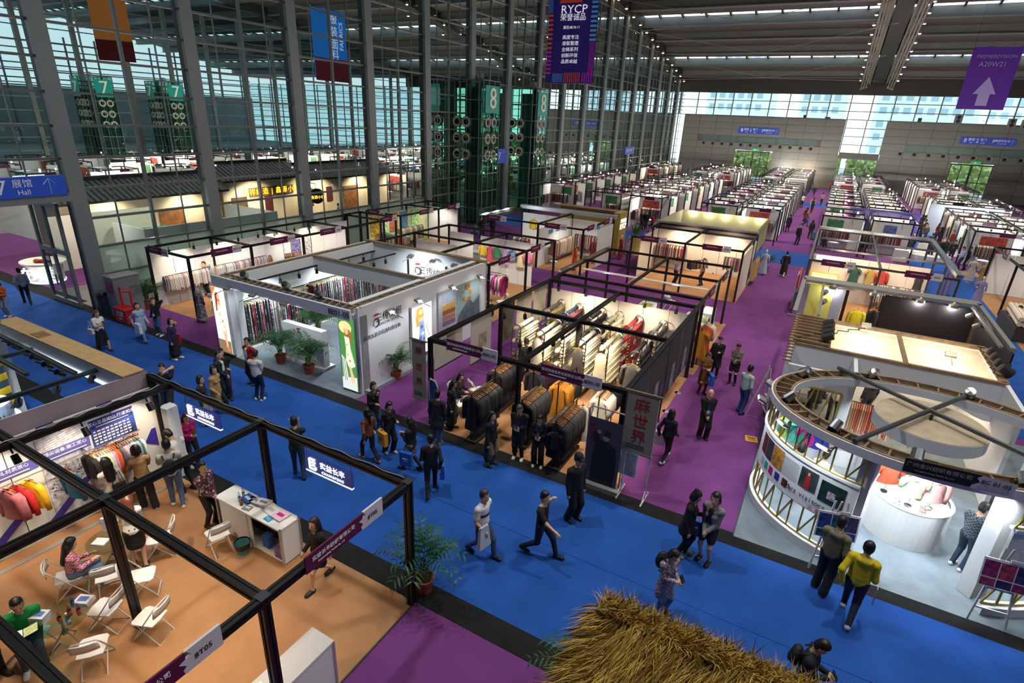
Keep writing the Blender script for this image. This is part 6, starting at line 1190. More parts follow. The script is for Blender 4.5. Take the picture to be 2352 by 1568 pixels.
# drum with shirts
o=thing('display_drum','glossy white round pedestal with shirts in front of 8C 01-05','stand',(3.2,14.5,0)); ob('drum',MB().lathe([(0,0),(.84,0),(.84,1.04),(.77,1.04),(.77,1.0),(0,1.0)],44),WLIT,o,smooth=False); ob('rim',MB().lathe([(.845,1.0),(.86,1.03),(.845,1.05),(.77,1.05)],44),WLIT,o)
for x,y,cc,k,lb in((2.62,14.3,'#d9492c','tee','coral red tee shirt standing on the white pedestal'),(3.08,13.95,'#b4cfa0','tee','pale green tee shirt on the white pedestal'),(3.5,14.1,'#dfa8a2','shirt','pale pink overshirt on the white pedestal'),(2.9,14.9,'#3f5a48','jacket','dark green top behind the coral tee on the pedestal')):
    g_=garment(x,y,1.98,.3,k,cc,lb,'shirts on the round pedestal',1.08); ob('stand_rod',MB().tube([(0,0,-.2),(0,0,-.88)],.008,5).lathe([(0,-.89),(.07,-.89),(.07,-.87)],10),CHROME,g_); bx('price_tag',g_,(-.03,-.07,-.16),(.09,.006,.12),PAPER)
for x,y,lb in((2.85,13.82,'black flower print'),(3.35,13.8,'pink flower print')):
    o=thing('card_holder','clear card holder with '+lb+' on the white pedestal','card',(x,y,1.0)); ob('card',MB().box((0,0,.12),(.15,.02,.22)),mat('#c9c6c8' if 'black' in lb else '#dca8a0',.4,noise=.9,scale=30),o); ob('foot',MB().box((0,0,.008),(.16,.08,.012)),glass('#eef6f8',1,'acrylic'),o)
# easels
def easel(x,y,rz,label,cc,tall=1.75):
    o=thing('easel',label,'easel',(x,y,0),rz)
    for sx in(-1,1): ob('leg',MB().bar((sx*.32,-.12,0),(sx*.12,.05,tall),.035),CHF,o)
    ob('rear_leg',MB().bar((0,.5,0),(0,.05,tall),.03),CHF,o); ob('cross_bar',MB().bar((-.27,-.09,.35),(.27,-.09,.35),.03),CHF,o); ob('picture_ledge',MB().bar((-.22,-.06,.85),(.22,-.06,.85),.04),CHF,o)
    if cc:
        p=bx('picture_board',o,(0,-.06,1.2),(.82,.02,.6),PAPER,rot=(rad(-10),0,0))
        for i in range(3): bx('photo',p,(-.26+.26*i,-.012,.08),(.24,.006,.34),mat(cc[i],.5,noise=.9,scale=10,name='photo_print')); bx('photo',p,(-.26+.26*i,-.012,-.2),(.24,.006,.16),mat(cc[(i+1)%3],.5,noise=.9,scale=14,name='photo_print'))
        bx('clip',p,(.1,-.01,.32),(.2,.03,.06),CHF)
    return o
easel(1.6,12.0,.25,'white easel with blue photo board by the left pillar of 8C 01-05',('#2a3a86','#27506a','#3a3a5e')); easel(4.5,12.15,.12,'white easel with pink photo board at the lower right',('#8a2a5a','#a03a50','#3a2a5a')); easel(-.5,18.5,1.9,'bare white easel at the left flank of 8C on the purple aisle',None,1.9)
bx('white_card',None,(-.3,18.2,1.15),(.3,.02,.3),PAPER).name='white_card'
tag(bpy.data.objects['white_card'],'white card propped on the bare easel by the purple aisle','card')
o=ob('floor_sticker',MB().box((0,0,0),(.36,.36,.006)),mat('#d9a41c',.6,name='yellow_sticker'),None,((-0.56,16.95)[0],(-0.56,16.95)[1],.02),.2); tag(o,'yellow square sticker on the purple aisle floor','sticker'); ob('print_line',MB().box((0,.08,.005),(.26,.04,.004)).box((0,0,.005),(.2,.04,.004)).box((0,-.09,.005),(.24,.03,.004)),INK,o)
# rear part of 8C: box with stretched ceiling
t=thing('box_stand','rear room of 8C 01-05 with timber roof frame and glowing stretched ceiling','booth',(2.5,18.6,0))
def wb(x0,y0,x1,y1,z0,z1,m=WSH,name='wall'): return bx(name,t,rel(t,(x0+x1)/2,(y0+y1)/2,(z0+z1)/2),(abs(x1-x0),abs(y1-y0),z1-z0),m)
wb(-.15,17.6,-.05,21.6,0,2.9); wb(-.15,16.6,-.05,17.6,0,.9); wb(-.15,16.6,-.05,17.6,2.3,2.9); wb(5.15,16.6,5.25,21.6,0,2.9); wb(-.15,21.5,5.2,21.6,0,2.9)
def arch(y):
    b=MB(); n=24
    for i in range(n+1):
        x=-2.65+5.35*i/n; u=(x+.0)/2.4; zz=1.75+.55*max(0,1-u*u)
        b.v+=[(x,y,zz),(x,y,2.92)]
    for i in range(n): b.f.append((2*i,2*i+2,2*i+3,2*i+1)); b.m.append(0)
    o=ob('arched_front',b,WSH,t); o.modifiers.new('th','SOLIDIFY').thickness=.06
arch(-.2)
for x0,x1,y0,y1 in((-.2,.95,18.45,21.5),(5.05,5.25,18.45,21.5),(-.2,5.2,21.4,21.62),(-.2,5.2,18.38,18.5),(2.84,2.95,18.45,21.4)): wb(x0,y0,x1,y1,2.86,2.94,TIM,'timber_deck')
wb(-.1,16.75,1.6,16.85,0,.95); wb(-.1,16.75,1.6,16.85,2.25,2.8); wb(1.45,16.75,1.6,16.85,.95,2.25); wb(1.6,16.75,1.7,18.4,0,2.8)
ob('window_frame',MB().bar((-2.55,-1.86,.95),(-1.08,-1.86,.95),.05).bar((-2.55,-1.86,2.25),(-1.08,-1.86,2.25),.05).bar((-1.08,-1.86,.95),(-1.08,-1.86,2.25),.05),GOLD,t)
for q in range(3): ob('gold_strut',MB().bar((-2.5+.45*q,-1.86,.97),(-2.2+.45*q,-1.86,2.23),.035),GOLD,t); ob('gold_strut',MB().bar((-2.1+.45*q,-1.86,.97),(-2.1+.45*q,-1.86,2.23),.035),GOLD,t)
for i in range(9): wb(-.1,18.5+.35*i,.9,18.55+.35*i,2.94,3.02,TIM,'timber_rung')
for i in range(16): bx('timber_rung',t,rel(t,-.12,16.6+.3*i,2.95),(.22,.04,.05),TIM)
CEIL=glass('#f4ead4',.2,'stretch_ceiling',.7)
for x0,x1 in((.97,2.83),(2.97,5.05)):
    b=MB(); k=14
    for i in range(k+1):
        y=18.5+2.9*i/k; zz=2.8+.035*sin(i*1.8)
        b.v+=[(x0,y,zz),(x1,y,zz)]
    for i in range(k): b.f.append((2*i,2*i+1,2*i+3,2*i+2)); b.m.append(0)
    ob('stretched_ceiling',b,CEIL,t,rel(t,0,0,0),smooth=True)
for y in(19.2,20.4):
    for x in(1.9,4.0): lamp('POINT',(x,y,2.3),35*BOOTH,WARM,.1); lamp('SPOT',(x,y-.2,3.6),40*BOOTH,WARM,.06,(x,y+.4,2.8),110,.8)
for i in range(4): ob('par_lamp',MB().lathe([(0,.2),(.13,.18),(.14,-.14),(.12,-.14)],12),INK,t,rel(t,.8,18.9+.5*i,3.12),rot=(0,1.1,0)); ob('par_lamp',MB().lathe([(0,.2),(.13,.18),(.14,-.14),(.12,-.14)],12),INK,t,rel(t,5.2,18.9+.5*i,3.12),rot=(0,-1.1,0))
for x,y in((1.9,20.9),(4.0,19.4)): flood(t,x,y,3.15,pi)
ob('cable',MB().tube([(-2.5+.1*i+.1*sin(i*2),.2+.12*i,2.98+.02*sin(i*1.7)) for i in range(20)],.015,4).tube([(2.5+.05*sin(i*2.2),.1+.14*i,2.98) for i in range(20)],.015,4),INK,t)
for x,w_ in((1.4,1.3),(3.0,1.3),(4.3,1.2)): bx('lit_shelf',t,rel(t,x,21.2,1.6),(w_,.35,.06),mat('#d9b660',.5,emit=.4,name='gold_shelf')); bx('shelf_back',t,rel(t,x,21.45,1.9),(w_,.03,.7),mat('#fff2d0',.5,emit=.7,name='lit_back'))
wb(.3,19.9,.9,20.4,1.2,2.1,mat('#c79a3c',.5),'gold_cabinet')
b=MB()
for i in range(9): b.bar((-2.55+.0*i,-1.9+.12*i,.9),(-2.55,-1.9+.12*i+(.5 if i%2 else -.3),2.3),.035)
ob('gold_lattice',MB().bar((-2.6,-1.95,.95),(-2.6,-1.1,2.25),.035).bar((-2.6,-1.95,2.25),(-2.6,-1.0,.95),.035).bar((-2.6,-1.5,.95),(-2.6,-1.5,2.25),.035).bar((-2.6,-1.1,.95),(-2.6,-.9,2.25),.035),GOLD,t)
o=thing('long_counter','wooden-topped long counter with books inside 8C 01-05','counter',(2.6,16.6,0)); ob('body',MB().box((0,0,.42),(2.4,.5,.84)),WSH,o); ob('top',MB().box((0,0,.87),(2.5,.6,.06)),mat('#c9a14e',.5,noise=.15,scale=4),o)
for i in range(3): bx('drawer',o,(-.8+.8*i,-.26,.5),(.7,.02,.5),WLIT); 
for i,(x,cc) in enumerate(((1.75,'#5a3028'),(1.95,'#8a5040'),(2.2,'#d8c8c0'))):
    o=thing('sample_books','%s pile of swatch books on the wooden-topped counter'%('dark','brown','pale')[i],'books',(x,16.55,.905)); 
    for q in range(3-i): ob('book',MB().box((0,0,.05+.1*q),(.28,.34,.09),rz=.1*q),mat(cc,.6),o)
    ob('label',MB().box((0,-.17,.05),(.15,.01,.04)),PAPER,o)
garment_row(2.6,17.6,1.75,0,1.6,11,'row of coral and orange striped samples inside 8C 01-05',None,.9,.4,('#d8705a','#e0a070','#b8404a','#e8c8a8'))
for i,cc in enumerate(('#c8d84a','#6ad0c0','#3aa890','#d02a9a','#2a3ab0')): garment(.2+.24*i,15.75,1.75,.15,'tee',cc,'hanging sample dress inside the left curve of 8C, colour '+('lime','aqua','sea green','magenta','royal blue')[i],'bright samples in 8C',1.25)
for x,y,rz,lb in((.72,14.95,1.2,'orange-shirted visitor'),(1.28,14.9,1.2,'white-shirted visitor')):
    o=thing('bar_stool','low black swivel chair of the '+lb+' inside 8C','chair',(x,y,0),rz); ob('seat',MB().lathe([(0,.44),(.21,.45),(.22,.5),(0,.5)],14),INK,o); ob('backrest',MB().add([(-.22,-.19,.55),(-.22,.19,.55),(-.28,.16,.95),(-.28,-.16,.95),(-.26,-.19,.55),(-.26,.19,.55),(-.32,.16,.95),(-.32,-.16,.95)],[(0,1,2,3),(7,6,5,4),(3,2,6,7),(0,3,7,4),(1,5,6,2)]),INK,o); ob('column',MB().tube([(0,0,.05),(0,0,.44)],.025,8),CHROME,o); ob('foot',MB().lathe([(0,.0),(.22,.0),(.2,.03),(0,.05)],16),CHROME,o)
# stand behind: grey header, black board
t=thing('grey_stand','stand with broad grey header and black rear board behind the round stand','booth',(2.9,24.5,0)); GH=mat('#8f8f8a',.4,.1,name='grey_header')
for a in((-.3,27.1,6.0,27.85),): bx('header',t,rel(t,2.85,27.47,2.93),(6.3,.75,.12),GH)
bx('side_header',t,rel(t,-.28,24.6,2.93),(.14,5.6,.12),GH); bx('side_header',t,rel(t,5.95,24.6,2.93),(.14,5.6,.12),GH)
bx('side_board',t,rel(t,6.0,24.6,1.4),(.05,5.6,2.8),BLACK); bx('black_board',t,rel(t,4.35,27.05,1.45),(3.1,.05,2.8),mat('#1f1c22',.6)); bx('lime_board',t,rel(t,.45,27.05,1.45),(1.0,.05,2.8),mat('#cfd06a',.5)); bx('lilac_board',t,rel(t,-.15,26.9,1.45),(.3,.05,2.8),mat('#8d8aa6',.6)); bx('pale_board',t,rel(t,1.15,27.0,1.45),(.4,.05,2.8),mat('#a8b2cc',.5)); bx('black_jamb',t,rel(t,1.45,27.0,1.4),(.12,.1,2.8),BLACK); bx('black_jamb',t,rel(t,2.75,27.0,1.4),(.12,.1,2.8),BLACK)
for x in(.5,5.7): pole('lamp_pole',t,rel(t,x,22,2.9),rel(t,x,27.2,2.9),mat('#8f8f8a',.4,.3),.09)
for x,y in((.6,26.4),(.6,24.8),(5.6,26.4),(5.6,25)): ob('par_lamp',MB().lathe([(0,.16),(.1,.14),(.11,-.12),(.09,-.12)],10),FLG,t,rel(t,x,y,2.7),rot=(.8,.6,0))
for x in(.9,2.4,4.0,5.1): lamp('POINT',(x,26.95,2.75),45*BOOTH,NEUT,.07); ob('shade',MB().lathe([(.02,.2),(.16,.12),(.18,0)],14),FLG,t,rel(t,x,26.95,2.78))
garment(2.05,27.6,2.0,0,'jacket','#c9b81e','yellow patterned jacket in the opening of the grey-header stand','jackets in the opening',1.1); garment(2.55,26.9,2.3,0,'long','#15161c','long black dress hung in the opening of the grey-header stand','black dresses',1.25)
carpet('carpet_tan_grey_stand',-.2,6,21.8,27.8,CORG,.02)
# ================================================================ shell booths in the middle distance
def simple_stand(label,x0,y0,xs,ys,walls,fas,z=2.9,extra=None,pw=60,lc=NEUT,pm=None,cat='booth'):
    """xs, ys: post grid; walls: (x0,y0,x1,y1); fas: (x,y,rz,name,num)"""
    t=thing('shell_booth',label,cat,((xs[0]+xs[-1])/2,(ys[0]+ys[-1])/2,0)); m=pm or BLACK
    posts=[(x,y) for x in xs for y in ys if x in(xs[0],xs[-1]) or y in(ys[0],ys[-1])]
    booth_frame(t,posts,[((xs[0],y),(xs[-1],y)) for y in ys]+[((x,ys[0]),(x,ys[-1])) for x in xs],z,m)
    for w in walls: panel_wall(t,*w[:4],2.5,w[4] if len(w)>4 else WHITE)
    for f in fas: fascia(t,(f[0],f[1],z-.05),f[2],'',f[4] if len(f)>4 and f[4]=='8E35-40' else '',1.5,.32,fine=False)
    cx=[(a+b)/2 for a,b in zip(xs,xs[1:])]; cy=[(a+b)/2 for a,b in zip(ys,ys[1:])]
    for x in cx:
        for y in cy: lamp('SPOT',(x,y,2.75),pw*BOOTH,lc,.08,(x,y+.4,0),150,.6)
    return t
# row against the glass wall
t=simple_stand('white stand along the glass wall with three plum name boards and garment rails',0,0,[-26.6,-23.55],[13.8,16.9,20,23.1,26.2],[(-26.6,13.85,-26.6,26.2),(-26.6,19.9,-25.0,19.9)],[(-23.5,15.6,pi/2,'','8E35-40'),(-23.5,18.7,pi/2,'','8E35-40'),(-23.5,21.9,pi/2),(-25.6,13.72,0,'','8E35-40')],pw=85)
for i in range(9): spothead(t,-26.3,14.6+1.2*i,2.8,0,0,1.1)
for y in(15,17.5,20.5,23): lamp('SPOT',(-25.7,y,2.75),60*BOOTH,WARM,.06,(-26.6,y,1.6),110,.8)
PALE=('#c9bfae','#d8cfc4','#9fb0b4','#b8788a','#cfd4d0','#8d98a6','#d4b8a8','#6f7f8c','#e0dcd2','#a8685a')
garment_row(-26.3,15.2,1.45,pi/2,2.2,3,'row of pale hanging samples on the wall rail nearest the potted palm','sample rows on the glass-wall stand',.75,.3,PALE); garment_row(-26.3,18.2,1.45,pi/2,3.0,4,'long row of pale hanging samples in the second bay of the glass-wall stand','sample rows on the glass-wall stand',.75,.3,PALE); garment_row(-25.8,20.6,1.45,1.2,1.8,5,'row of brownish samples on a rack in the third bay of the glass-wall stand','sample rows on the glass-wall stand',.75,.3,('#a8784a','#7a4a3a','#b8906a','#8a6a50'))
bx('print_poster',t,rel(t,-26.55,22.0,1.4),(.02,.7,1.1),mat('#7a74a8',.5,noise=.9,scale=9),0); bx('print_poster',t,rel(t,-26.55,22.8,1.5),(.02,.6,1.1),mat('#d8d4d0',.5,noise=.9,scale=14),0)
mannequin(-23.15,13.75,0,'headless mannequin in a long grey patterned dress at the corner post','#55555a',mat('#5c5c62',.8,kind='spot',noise=.6,scale=14),head=False)
palm(-26.7,13.4,'potted palm at the glass wall near the red extinguisher box',1.2,n=18)
for x,y,rz,lb in((-24.3,15.2,2.2,'left of two'),(-23.9,16.0,3.4,'right of two')): chair(x,y,rz,'white folding chair in the glass-wall stand, '+lb)
round_table(-24.6,16.2,'small round table in the glass-wall stand')
# green wall stand
t=simple_stand('stand with green and patchwork walls before the nearer glass tower',0,0,[-26.8,-23.9],[28.2,32.3,34.9],[(-26.8,28.3,-26.8,34.8,mat('#c9cf9a',.6,noise=.3,scale=1)),(-26.7,34.8,-24,34.8)],[(-25.9,28.12,0),(-23.82,30.8,pi/2),(-23.82,34,pi/2)],pw=80)
for i,(y,cc) in enumerate(((28.9,'#d8a83a'),(29.8,'#b8cf90'),(30.8,'#b06a4a'),(31.9,'#5a8ab0'),(33.2,'#9cc480'))): bx('wall_poster',t,rel(t,-26.75,y,1.75),(.02,.85,1.3),mat(cc,.5,noise=.7,scale=8))
bx('hedge_shelf',t,rel(t,-25.3,29.2,1.3),(2.6,.25,.12),mat('#7fb08a',.7)); garment_row(-25.3,29.1,1.25,0,2.5,2,'row of solid-colour fabric cards under the green shelf',None,1.0,.3,('#a83a3a','#d8d4cc','#3a4a7a','#6a8a5a','#2a2a30','#b88a5a')); garment_row(-26.2,32,1.35,pi/2,2.8,6,'row of beige fabric lengths along the green wall',None,1.0,.35,('#b8a888','#8a7a60','#c9bfa8','#6a6a50')); palm(-23.6,28.4,'palm by the aisle corner of the green-walled stand',1.0)
# block behind 8E
t=simple_stand('open black frame stand behind 8E01-05 with hung garments in the rear bays',0,0,[-19.8,-15.75,-12.7],[20.9,24.5,27.8],[(-19.7,27.75,-18,27.75),(-19.75,24.6,-17,24.6),(-17.5,27.75,-14.0,27.75)],[(-12.65,22.4,pi/2),(-12.65,25.6,pi/2)],pw=60)
t=simple_stand('small frame stand with plum board left of the aisle behind 8E01-05',0,0,[-26.8,-23.8],[26.2,27.6],[],[(-23.75,26.9,pi/2)],pw=30)
for i,cc in enumerate(('#e0b83a','#d85a6a','#4a9a6a','#c8a8d8','#3a7ac0','#e0c89a','#d87aa0')): garment(-17.2+.5*i,27.55,2.1,0,'dress' if i%2 else 'jacket',cc,'bright garment pinned on the white panel behind 8E, %s from the left'%ORD[i],'garments on the rear panel',.9)
rack(-14.4,24.0,0,1.8,1.6,'rack of pink and lilac coats beside the aisle behind 8E',False); hang_row(-14.4,24.0,0,1.8,1.6,10,['coat'],['#c02a7a','#d8a8b8','#e8d8d0','#b02a6a','#8a86c8','#d0c0e0'],'pink or lilac coat on the aisle rack behind 8E','pink and lilac coats')
for x,y,rz,lb in((-13.9,22.6,1.0,'by the pink coat rack'),(-13.3,23.2,4.0,'second by the pink coat rack'),(-15.2,26.8,2,'under the bright garments')): chair(x,y,rz,'white folding chair behind 8E, '+lb)
round_table(-13.6,22.0,'glass table behind 8E by the pink coat rack')
o=thing('shaggy_bag','dark shaggy fur bag on a chair behind 8E','bag',(-12.95,21.4,.0)); ob('fur',MB().ball((0,0,.45),(.28,.22,.3),9).ball((.1,.1,.7),.15,7),mat('#241c18',.9,noise=.5,scale=20,bump=1),o); ob('chair_leg',MB().tube([(-.15,-.15,0),(0,0,.3)],.015).tube([(.15,.15,0),(0,0,.3)],.015),CHF,o)
# white stand with orange puffer
t=simple_stand('white stand of knit rails and an orange puffer jacket in mid hall',0,0,[-19.9,-15.85,-12.75],[31.95,37.4],[(-19.9,37.4,-12.8,37.4),(-15.85,32.1,-15.85,37.4),(-12.75,34.5,-12.75,37.4)],[(-18.9,31.87,0),(-14.6,31.87,0),(-12.68,33.2,pi/2),(-12.68,36,pi/2)],pw=95)
bx('silver_beam',t,rel(t,-16.3,37.4,2.95),(7.4,.5,.25),mat('#b9bcc0',.4,.5)); bx('lamp_bar',t,rel(t,-19.95,33.8,3.0),(.12,4.5,.1),CHROME)
for y in(32.6,34,35.4): lamp('POINT',(-19.6,y,2.95),20*BOOTH,COOL,.1)
garment_row(-15.4,35,1.5,pi/2,3.2,9,'rail of patterned knits along the dividing wall of the puffer stand',None,1.1,.4,('#b89878','#8a5a4a','#c8b8a0','#6a5a50','#d8c8b8')); garment_row(-14.3,37.1,1.5,0,2.2,1,'rail of dark garments on the back wall of the puffer stand',None,1.0); garment_row(-18.2,34.2,1.3,0,1.2,8,'rail of dark and tan cloths in the left bay of the puffer stand'); rack(-13.3,35.8,pi/2,1.0,1.6,'small rack of dark and checked coats at the puffer stand',False); hang_row(-13.3,35.8,pi/2,.9,1.6,6,['coat'],['#6a1f2a','#1c1c20','#2a2420','#b88a96','#a87a86'],'dark red, black or mauve puffer on the small rack','puffer coats')
mannequin(-13.6,33.0,-1,'bust in a glossy orange puffer jacket at the mid-hall stand','#e0501c',head=False); bx('blue_plaque',t,rel(t,-15.8,33.8,2.1),(.02,.6,.25),mat('#3a9ad0',.5)); bx('blue_plaque',t,rel(t,-15.8,35,2.1),(.02,.6,.25),mat('#3a9ad0',.5)); bx('blue_plaque',t,rel(t,-14,37.35,2.1),(.6,.02,.25),mat('#3a9ad0',.5))
for x,y,rz in((-14.9,32.6,1),): chair(x,y,rz,'white folding chair under the knit rail of the puffer stand')
for i,(x,cc) in enumerate(((-18.9,'#d8c022'),(-17.4,'#d8b81e'))): garment(x,37.3,2.2,0,'shirt',cc,'yellow floral shirt pinned in the left bay of the puffer stand, %s'%('left','right')[i],'yellow floral shirts',1.1)
o=thing('reception_block','pale grey L-shaped reception block left of the puffer stand','counter',(-18.4,29.6,0)); ob('body',MB().box((0,0,.5),(1.8,.6,1.0)).box((-.9,.5,.7),(.1,1.6,1.4)),mat('#d6d6e0',.5),o); ob('top',MB().box((0,0,1.02),(1.9,.7,.05)),CHW,o)
# gold wall with RYCP
o=thing('gold_wall','gold feature wall with white lit lettering in mid hall','wall',(-13.1,39.2,0)); GW=mat('#b79c4e',.6,noise=.08,name='gold_board'); bx('panel',o,(0,.6,1.5),(.5,1.6,3.0),GW); bx('panel',o,(-2.6,1.3,1.45),(5.0,.3,2.9),GW); bx('top_timber',o,(-2.6,1.1,2.95),(5.2,.9,.06),TIM); text('RYCP',.55,mat('#ffffff',.5,emit=3,name='glow_white'),o,(.27,.6,2.0),R_); text('荣誉诚品',.3,mat('#ffffff',.5,emit=3,name='glow_white'),o,(.27,.6,2.4),R_)
o=thing('plant_tub','tall yellow cylinder tub with broad green leaves by the gold wall','plant',(-11.9,40.0,0)); ob('tub',MB().lathe([(0,0),(.42,0),(.48,1.3),(.42,1.3)],18),mat('#c8b25a',.6),o)
for i in range(9): a=i*.7; ob('leaf',MB().add([(0,0,1.2),(.25*cos(a)-.12*sin(a),.25*sin(a)+.12*cos(a),1.8),(.5*cos(a),.5*sin(a),2.3),(.25*cos(a)+.12*sin(a),.25*sin(a)-.12*cos(a),1.8)],[(0,1,2,3)]),mat('#2f7a34',.5),o)
mannequin(-12.2,37.9,-1,'mannequin in a dark red dress beside the gold wall','#8a2430')
# frames behind 8D
t=simple_stand('open black frame stand behind 8D01-05 with orange dress rack at its right',0,0,[-9.5,-6.45,-3.42],[21.5,24.7,27.8],[],[(-3.35,23,pi/2),(-3.35,26,pi/2)],pw=85)
bx('white_bar',t,rel(t,-6.4,23.4,2.75),(5.6,.14,.05),WHITE); bx('silver_bar',t,rel(t,-9.5,24.6,2.98),(.12,6.2,.1),CHROME)
o=thing('display_cabinet','long white display cabinet with glazed trays behind 8D01-05','cabinet',(-6.6,24.2,0)); ob('body',MB().box((0,0,.5),(.7,3.6,1.0)),WHITE,o); ob('glass_top',MB().box((0,0,1.03),(.72,3.6,.04)),glass('#e6f0f0',1,'cabinet_glass'),o)
for i in range(3): ob('tray',MB().box((0,-1.1+1.1*i,1.005),(.55,.9,.02)),mat(('#8a3a3a','#3a3a44','#b8903a')[i],.5,noise=.9,scale=9),o)
rack(-8.0,23.0,0,1.2,1.55,'rack of black and white outfits behind 8D01-05',False); hang_row(-8.0,23.0,0,1.1,1.55,9,['jacket'],['#1a1a1e','#e4e2de','#202024'],'black or white outfit behind the white-shirted bust','black and white outfits'); mannequin(-8.7,22.3,-1,'bust in a white top behind the back wall of 8D01-05','#e8e8ea',head=True)
garment_row(-4.6,22.6,1.55,0,1.9,10,'row of pale shirts on a rail behind 8D01-05',None,.9,.42,('#a03a44','#d8d4cc','#8fc0b0','#c8a87a','#9fb4d0','#e4e0d8'))
rack(-3.35,22.6,pi/2,1.5,1.6,'rack of orange and mustard dresses on the purple aisle edge',False)
for i,(cc,k) in enumerate((('#c8841e','dress'),('#b06a1a','dress'),('#b83a1c','dress'),('#c04a20','dress'),('#d8d2c4','shirt'),('#e0dcd4','shirt'))): garment(-3.35,21.95+.24*i,1.59,.1,k,cc,'%s on the aisle-edge rack, %s from the front'%('orange or mustard dress' if i<4 else 'white blouse',ORD[i]),'dresses on the aisle-edge rack',1.15)
mannequin(-3.75,24.0,0,'headless mannequin in a pale lime top by the aisle-edge rack','#cfe0a8',head=False); counter(-3.9,26.4,pi/2,1.2,.5,1.0,'white counter at the aisle behind the lime mannequin','display_counter'); counter(-3.9,21.2,pi/2,1.0,.5,.9,'white counter with papers at the right rear corner of 8D01-05','display_counter')
chair(-3.9,20.9,2,'white folding chair behind the dark portrait cloths'); chair(-5,26,3,'white folding chair under the seated navy person'); chair(-6.2,28.6,1,'white folding chair beside the beige rails')
# beige-lit stand and khaki box
t=simple_stand('beige-lit stand with two plum boards left of the purple aisle',0,0,[-9.7,-6.6,-3.5],[32.05,36.4,38.0],[(-9.7,37.9,-3.5,37.9,mat('#d5cbbd',.7)),(-3.5,32.2,-3.5,37.9,mat('#d5cbbd',.7)),(-9.75,34,-9.75,37.9,mat('#d5cbbd',.7))],[(-8.4,31.97,0),(-4.9,31.97,0)],pw=80,lc=WARM)
garment_row(-8.6,37.4,1.6,0,2.0,1,'rail of dark and red garments at the left of the beige-lit stand',None,1.0); garment_row(-4.3,35.6,1.7,0,1.2,1,'short rail of dark skirts at the right of the beige-lit stand',None,.8); garment_row(-6.1,34.0,1.6,.9,1.3,2,'slanted rail of white-headed hangers in the beige-lit stand',None,.5)
for x,y in((-7.6,36.5),(-5,36.5),(-5,33.5)): lamp('SPOT',(x,y,2.75),70*BOOTH,WARM,.06,(x,37.9,1.8),100,.8)
t=thing('khaki_stand','large booth with khaki cloth upper walls and bright bulbs left of the aisle','booth',(-6.7,41.4,0)); KH=mat('#98966c',.8,name='khaki_cloth')
for a in((-9.9,38.1,-3.6,38.1,.0),): bx('front_header',t,rel(t,-6.75,38.15,2.93),(6.5,.25,.2),mat('#a49aa0',.7)); bx('front_skirt',t,rel(t,-6.75,38.15,1.4),(6.4,.06,2.8),mat('#8e8a8c',.7))
bx('khaki_wall',t,rel(t,-6.75,44.8,2.15),(6.3,.08,1.7),KH); bx('khaki_wall',t,rel(t,-9.85,41.4,2.15),(.08,6.7,1.7),KH); bx('khaki_wall',t,rel(t,-3.65,41.4,2.15),(.08,6.7,1.7),KH); bx('lower_shelf',t,rel(t,-6.7,44.5,1.0),(6.0,.5,.5),mat('#6a5a8a',.6,noise=.8,scale=3))
for i in range(5): lamp('POINT',(-9+1.2*i,44.4,2.9),22*BOOTH,NEUT,.09)
lamp('POINT',(-6.7,39.5,2.5),50*BOOTH,NEUT,.09)
mannequin(-2.95,39.8,0,'pale blue mannequin at the purple aisle by the khaki booth','#9fb2c4'); palm(-2.9,41.2,'potted plant with red flowers by the purple aisle',1.0,'#8a2a20'); garment_row(-3.2,37.0,1.6,pi/2,1.4,2,'beige garments on the outer wall facing the purple aisle',None,1.3,.25,('#b89a68','#c9a96e','#a88a5a'))
# right block of rows
t=simple_stand('crowded silver-beamed stand right of the purple aisle',0,0,[-.3,2.85,6.0],[32.35,36.2,40,43.6],[(-.2,36.2,5.4,36.2,mat('#d5c9b9',.7))],[(1.0,32.2,0),(4.6,32.2,0)],pw=55,pm=mat('#5a5d60',.4,.5))
bx('silver_beam',t,rel(t,2.9,43.6,2.98),(6.4,.3,.16),CHROME); bx('silver_beam',t,rel(t,6.0,38,2.98),(.25,11,.16),CHROME)
for x,y in((1.4,39),(4.2,37.6),(1.2,35.5),(2.3,35.2),(3.9,34.8),(5.0,34.4)): lamp('POINT',(x,y,2.95),40*BOOTH,COOL if y>37 else WARM,.1)
o=thing('framed_display','lit golden frame display of small samples at the left of the white wall','display',(.6,35.9,1.2)); ob('frame',MB().bar((-.7,0,-.35),(.7,0,-.35),.06).bar((-.7,0,.35),(.7,0,.35),.06).bar((-.7,0,-.35),(-.7,0,.35),.06).bar((.7,0,-.35),(.7,0,.35),.06),mat('#d8a84a',.5,emit=.6),o); ob('lit_back',MB().box((0,.1,0),(1.3,.04,.65)),mat('#ffdf9a',.5,emit=1.2,noise=.6,scale=9),o)
for x,cc,k,lb in((2.0,'#1f4a44','dress','dark teal dress'),(2.8,'#a88a4a','dress','khaki gold dress'),(3.3,'#a83a30','jacket','rust red jacket'),(5.0,'#2c2a2c','long','pair of dark trousers')): garment(x,36.0,2.2,0,k,cc,lb+' hung on the white wall right of the purple aisle','garments on the white wall',1.1)
garment_row(4.1,35.6,1.4,-.1,2.4,13,'long rail of dark and rust trousers below the white wall',None,1.0); bx('logo_board',t,rel(t,.5,36.1,2.3),(1.1,.03,.35),mat('#f0f4f8',.5,emit=.6)); bx('red_panel',t,rel(t,-.6,33.5,1.0),(.08,2.0,2.0),mat('#a33038',.6)); bx('white_panel',t,rel(t,-.66,33.2,1.0),(.04,1.2,1.8),WHITE)
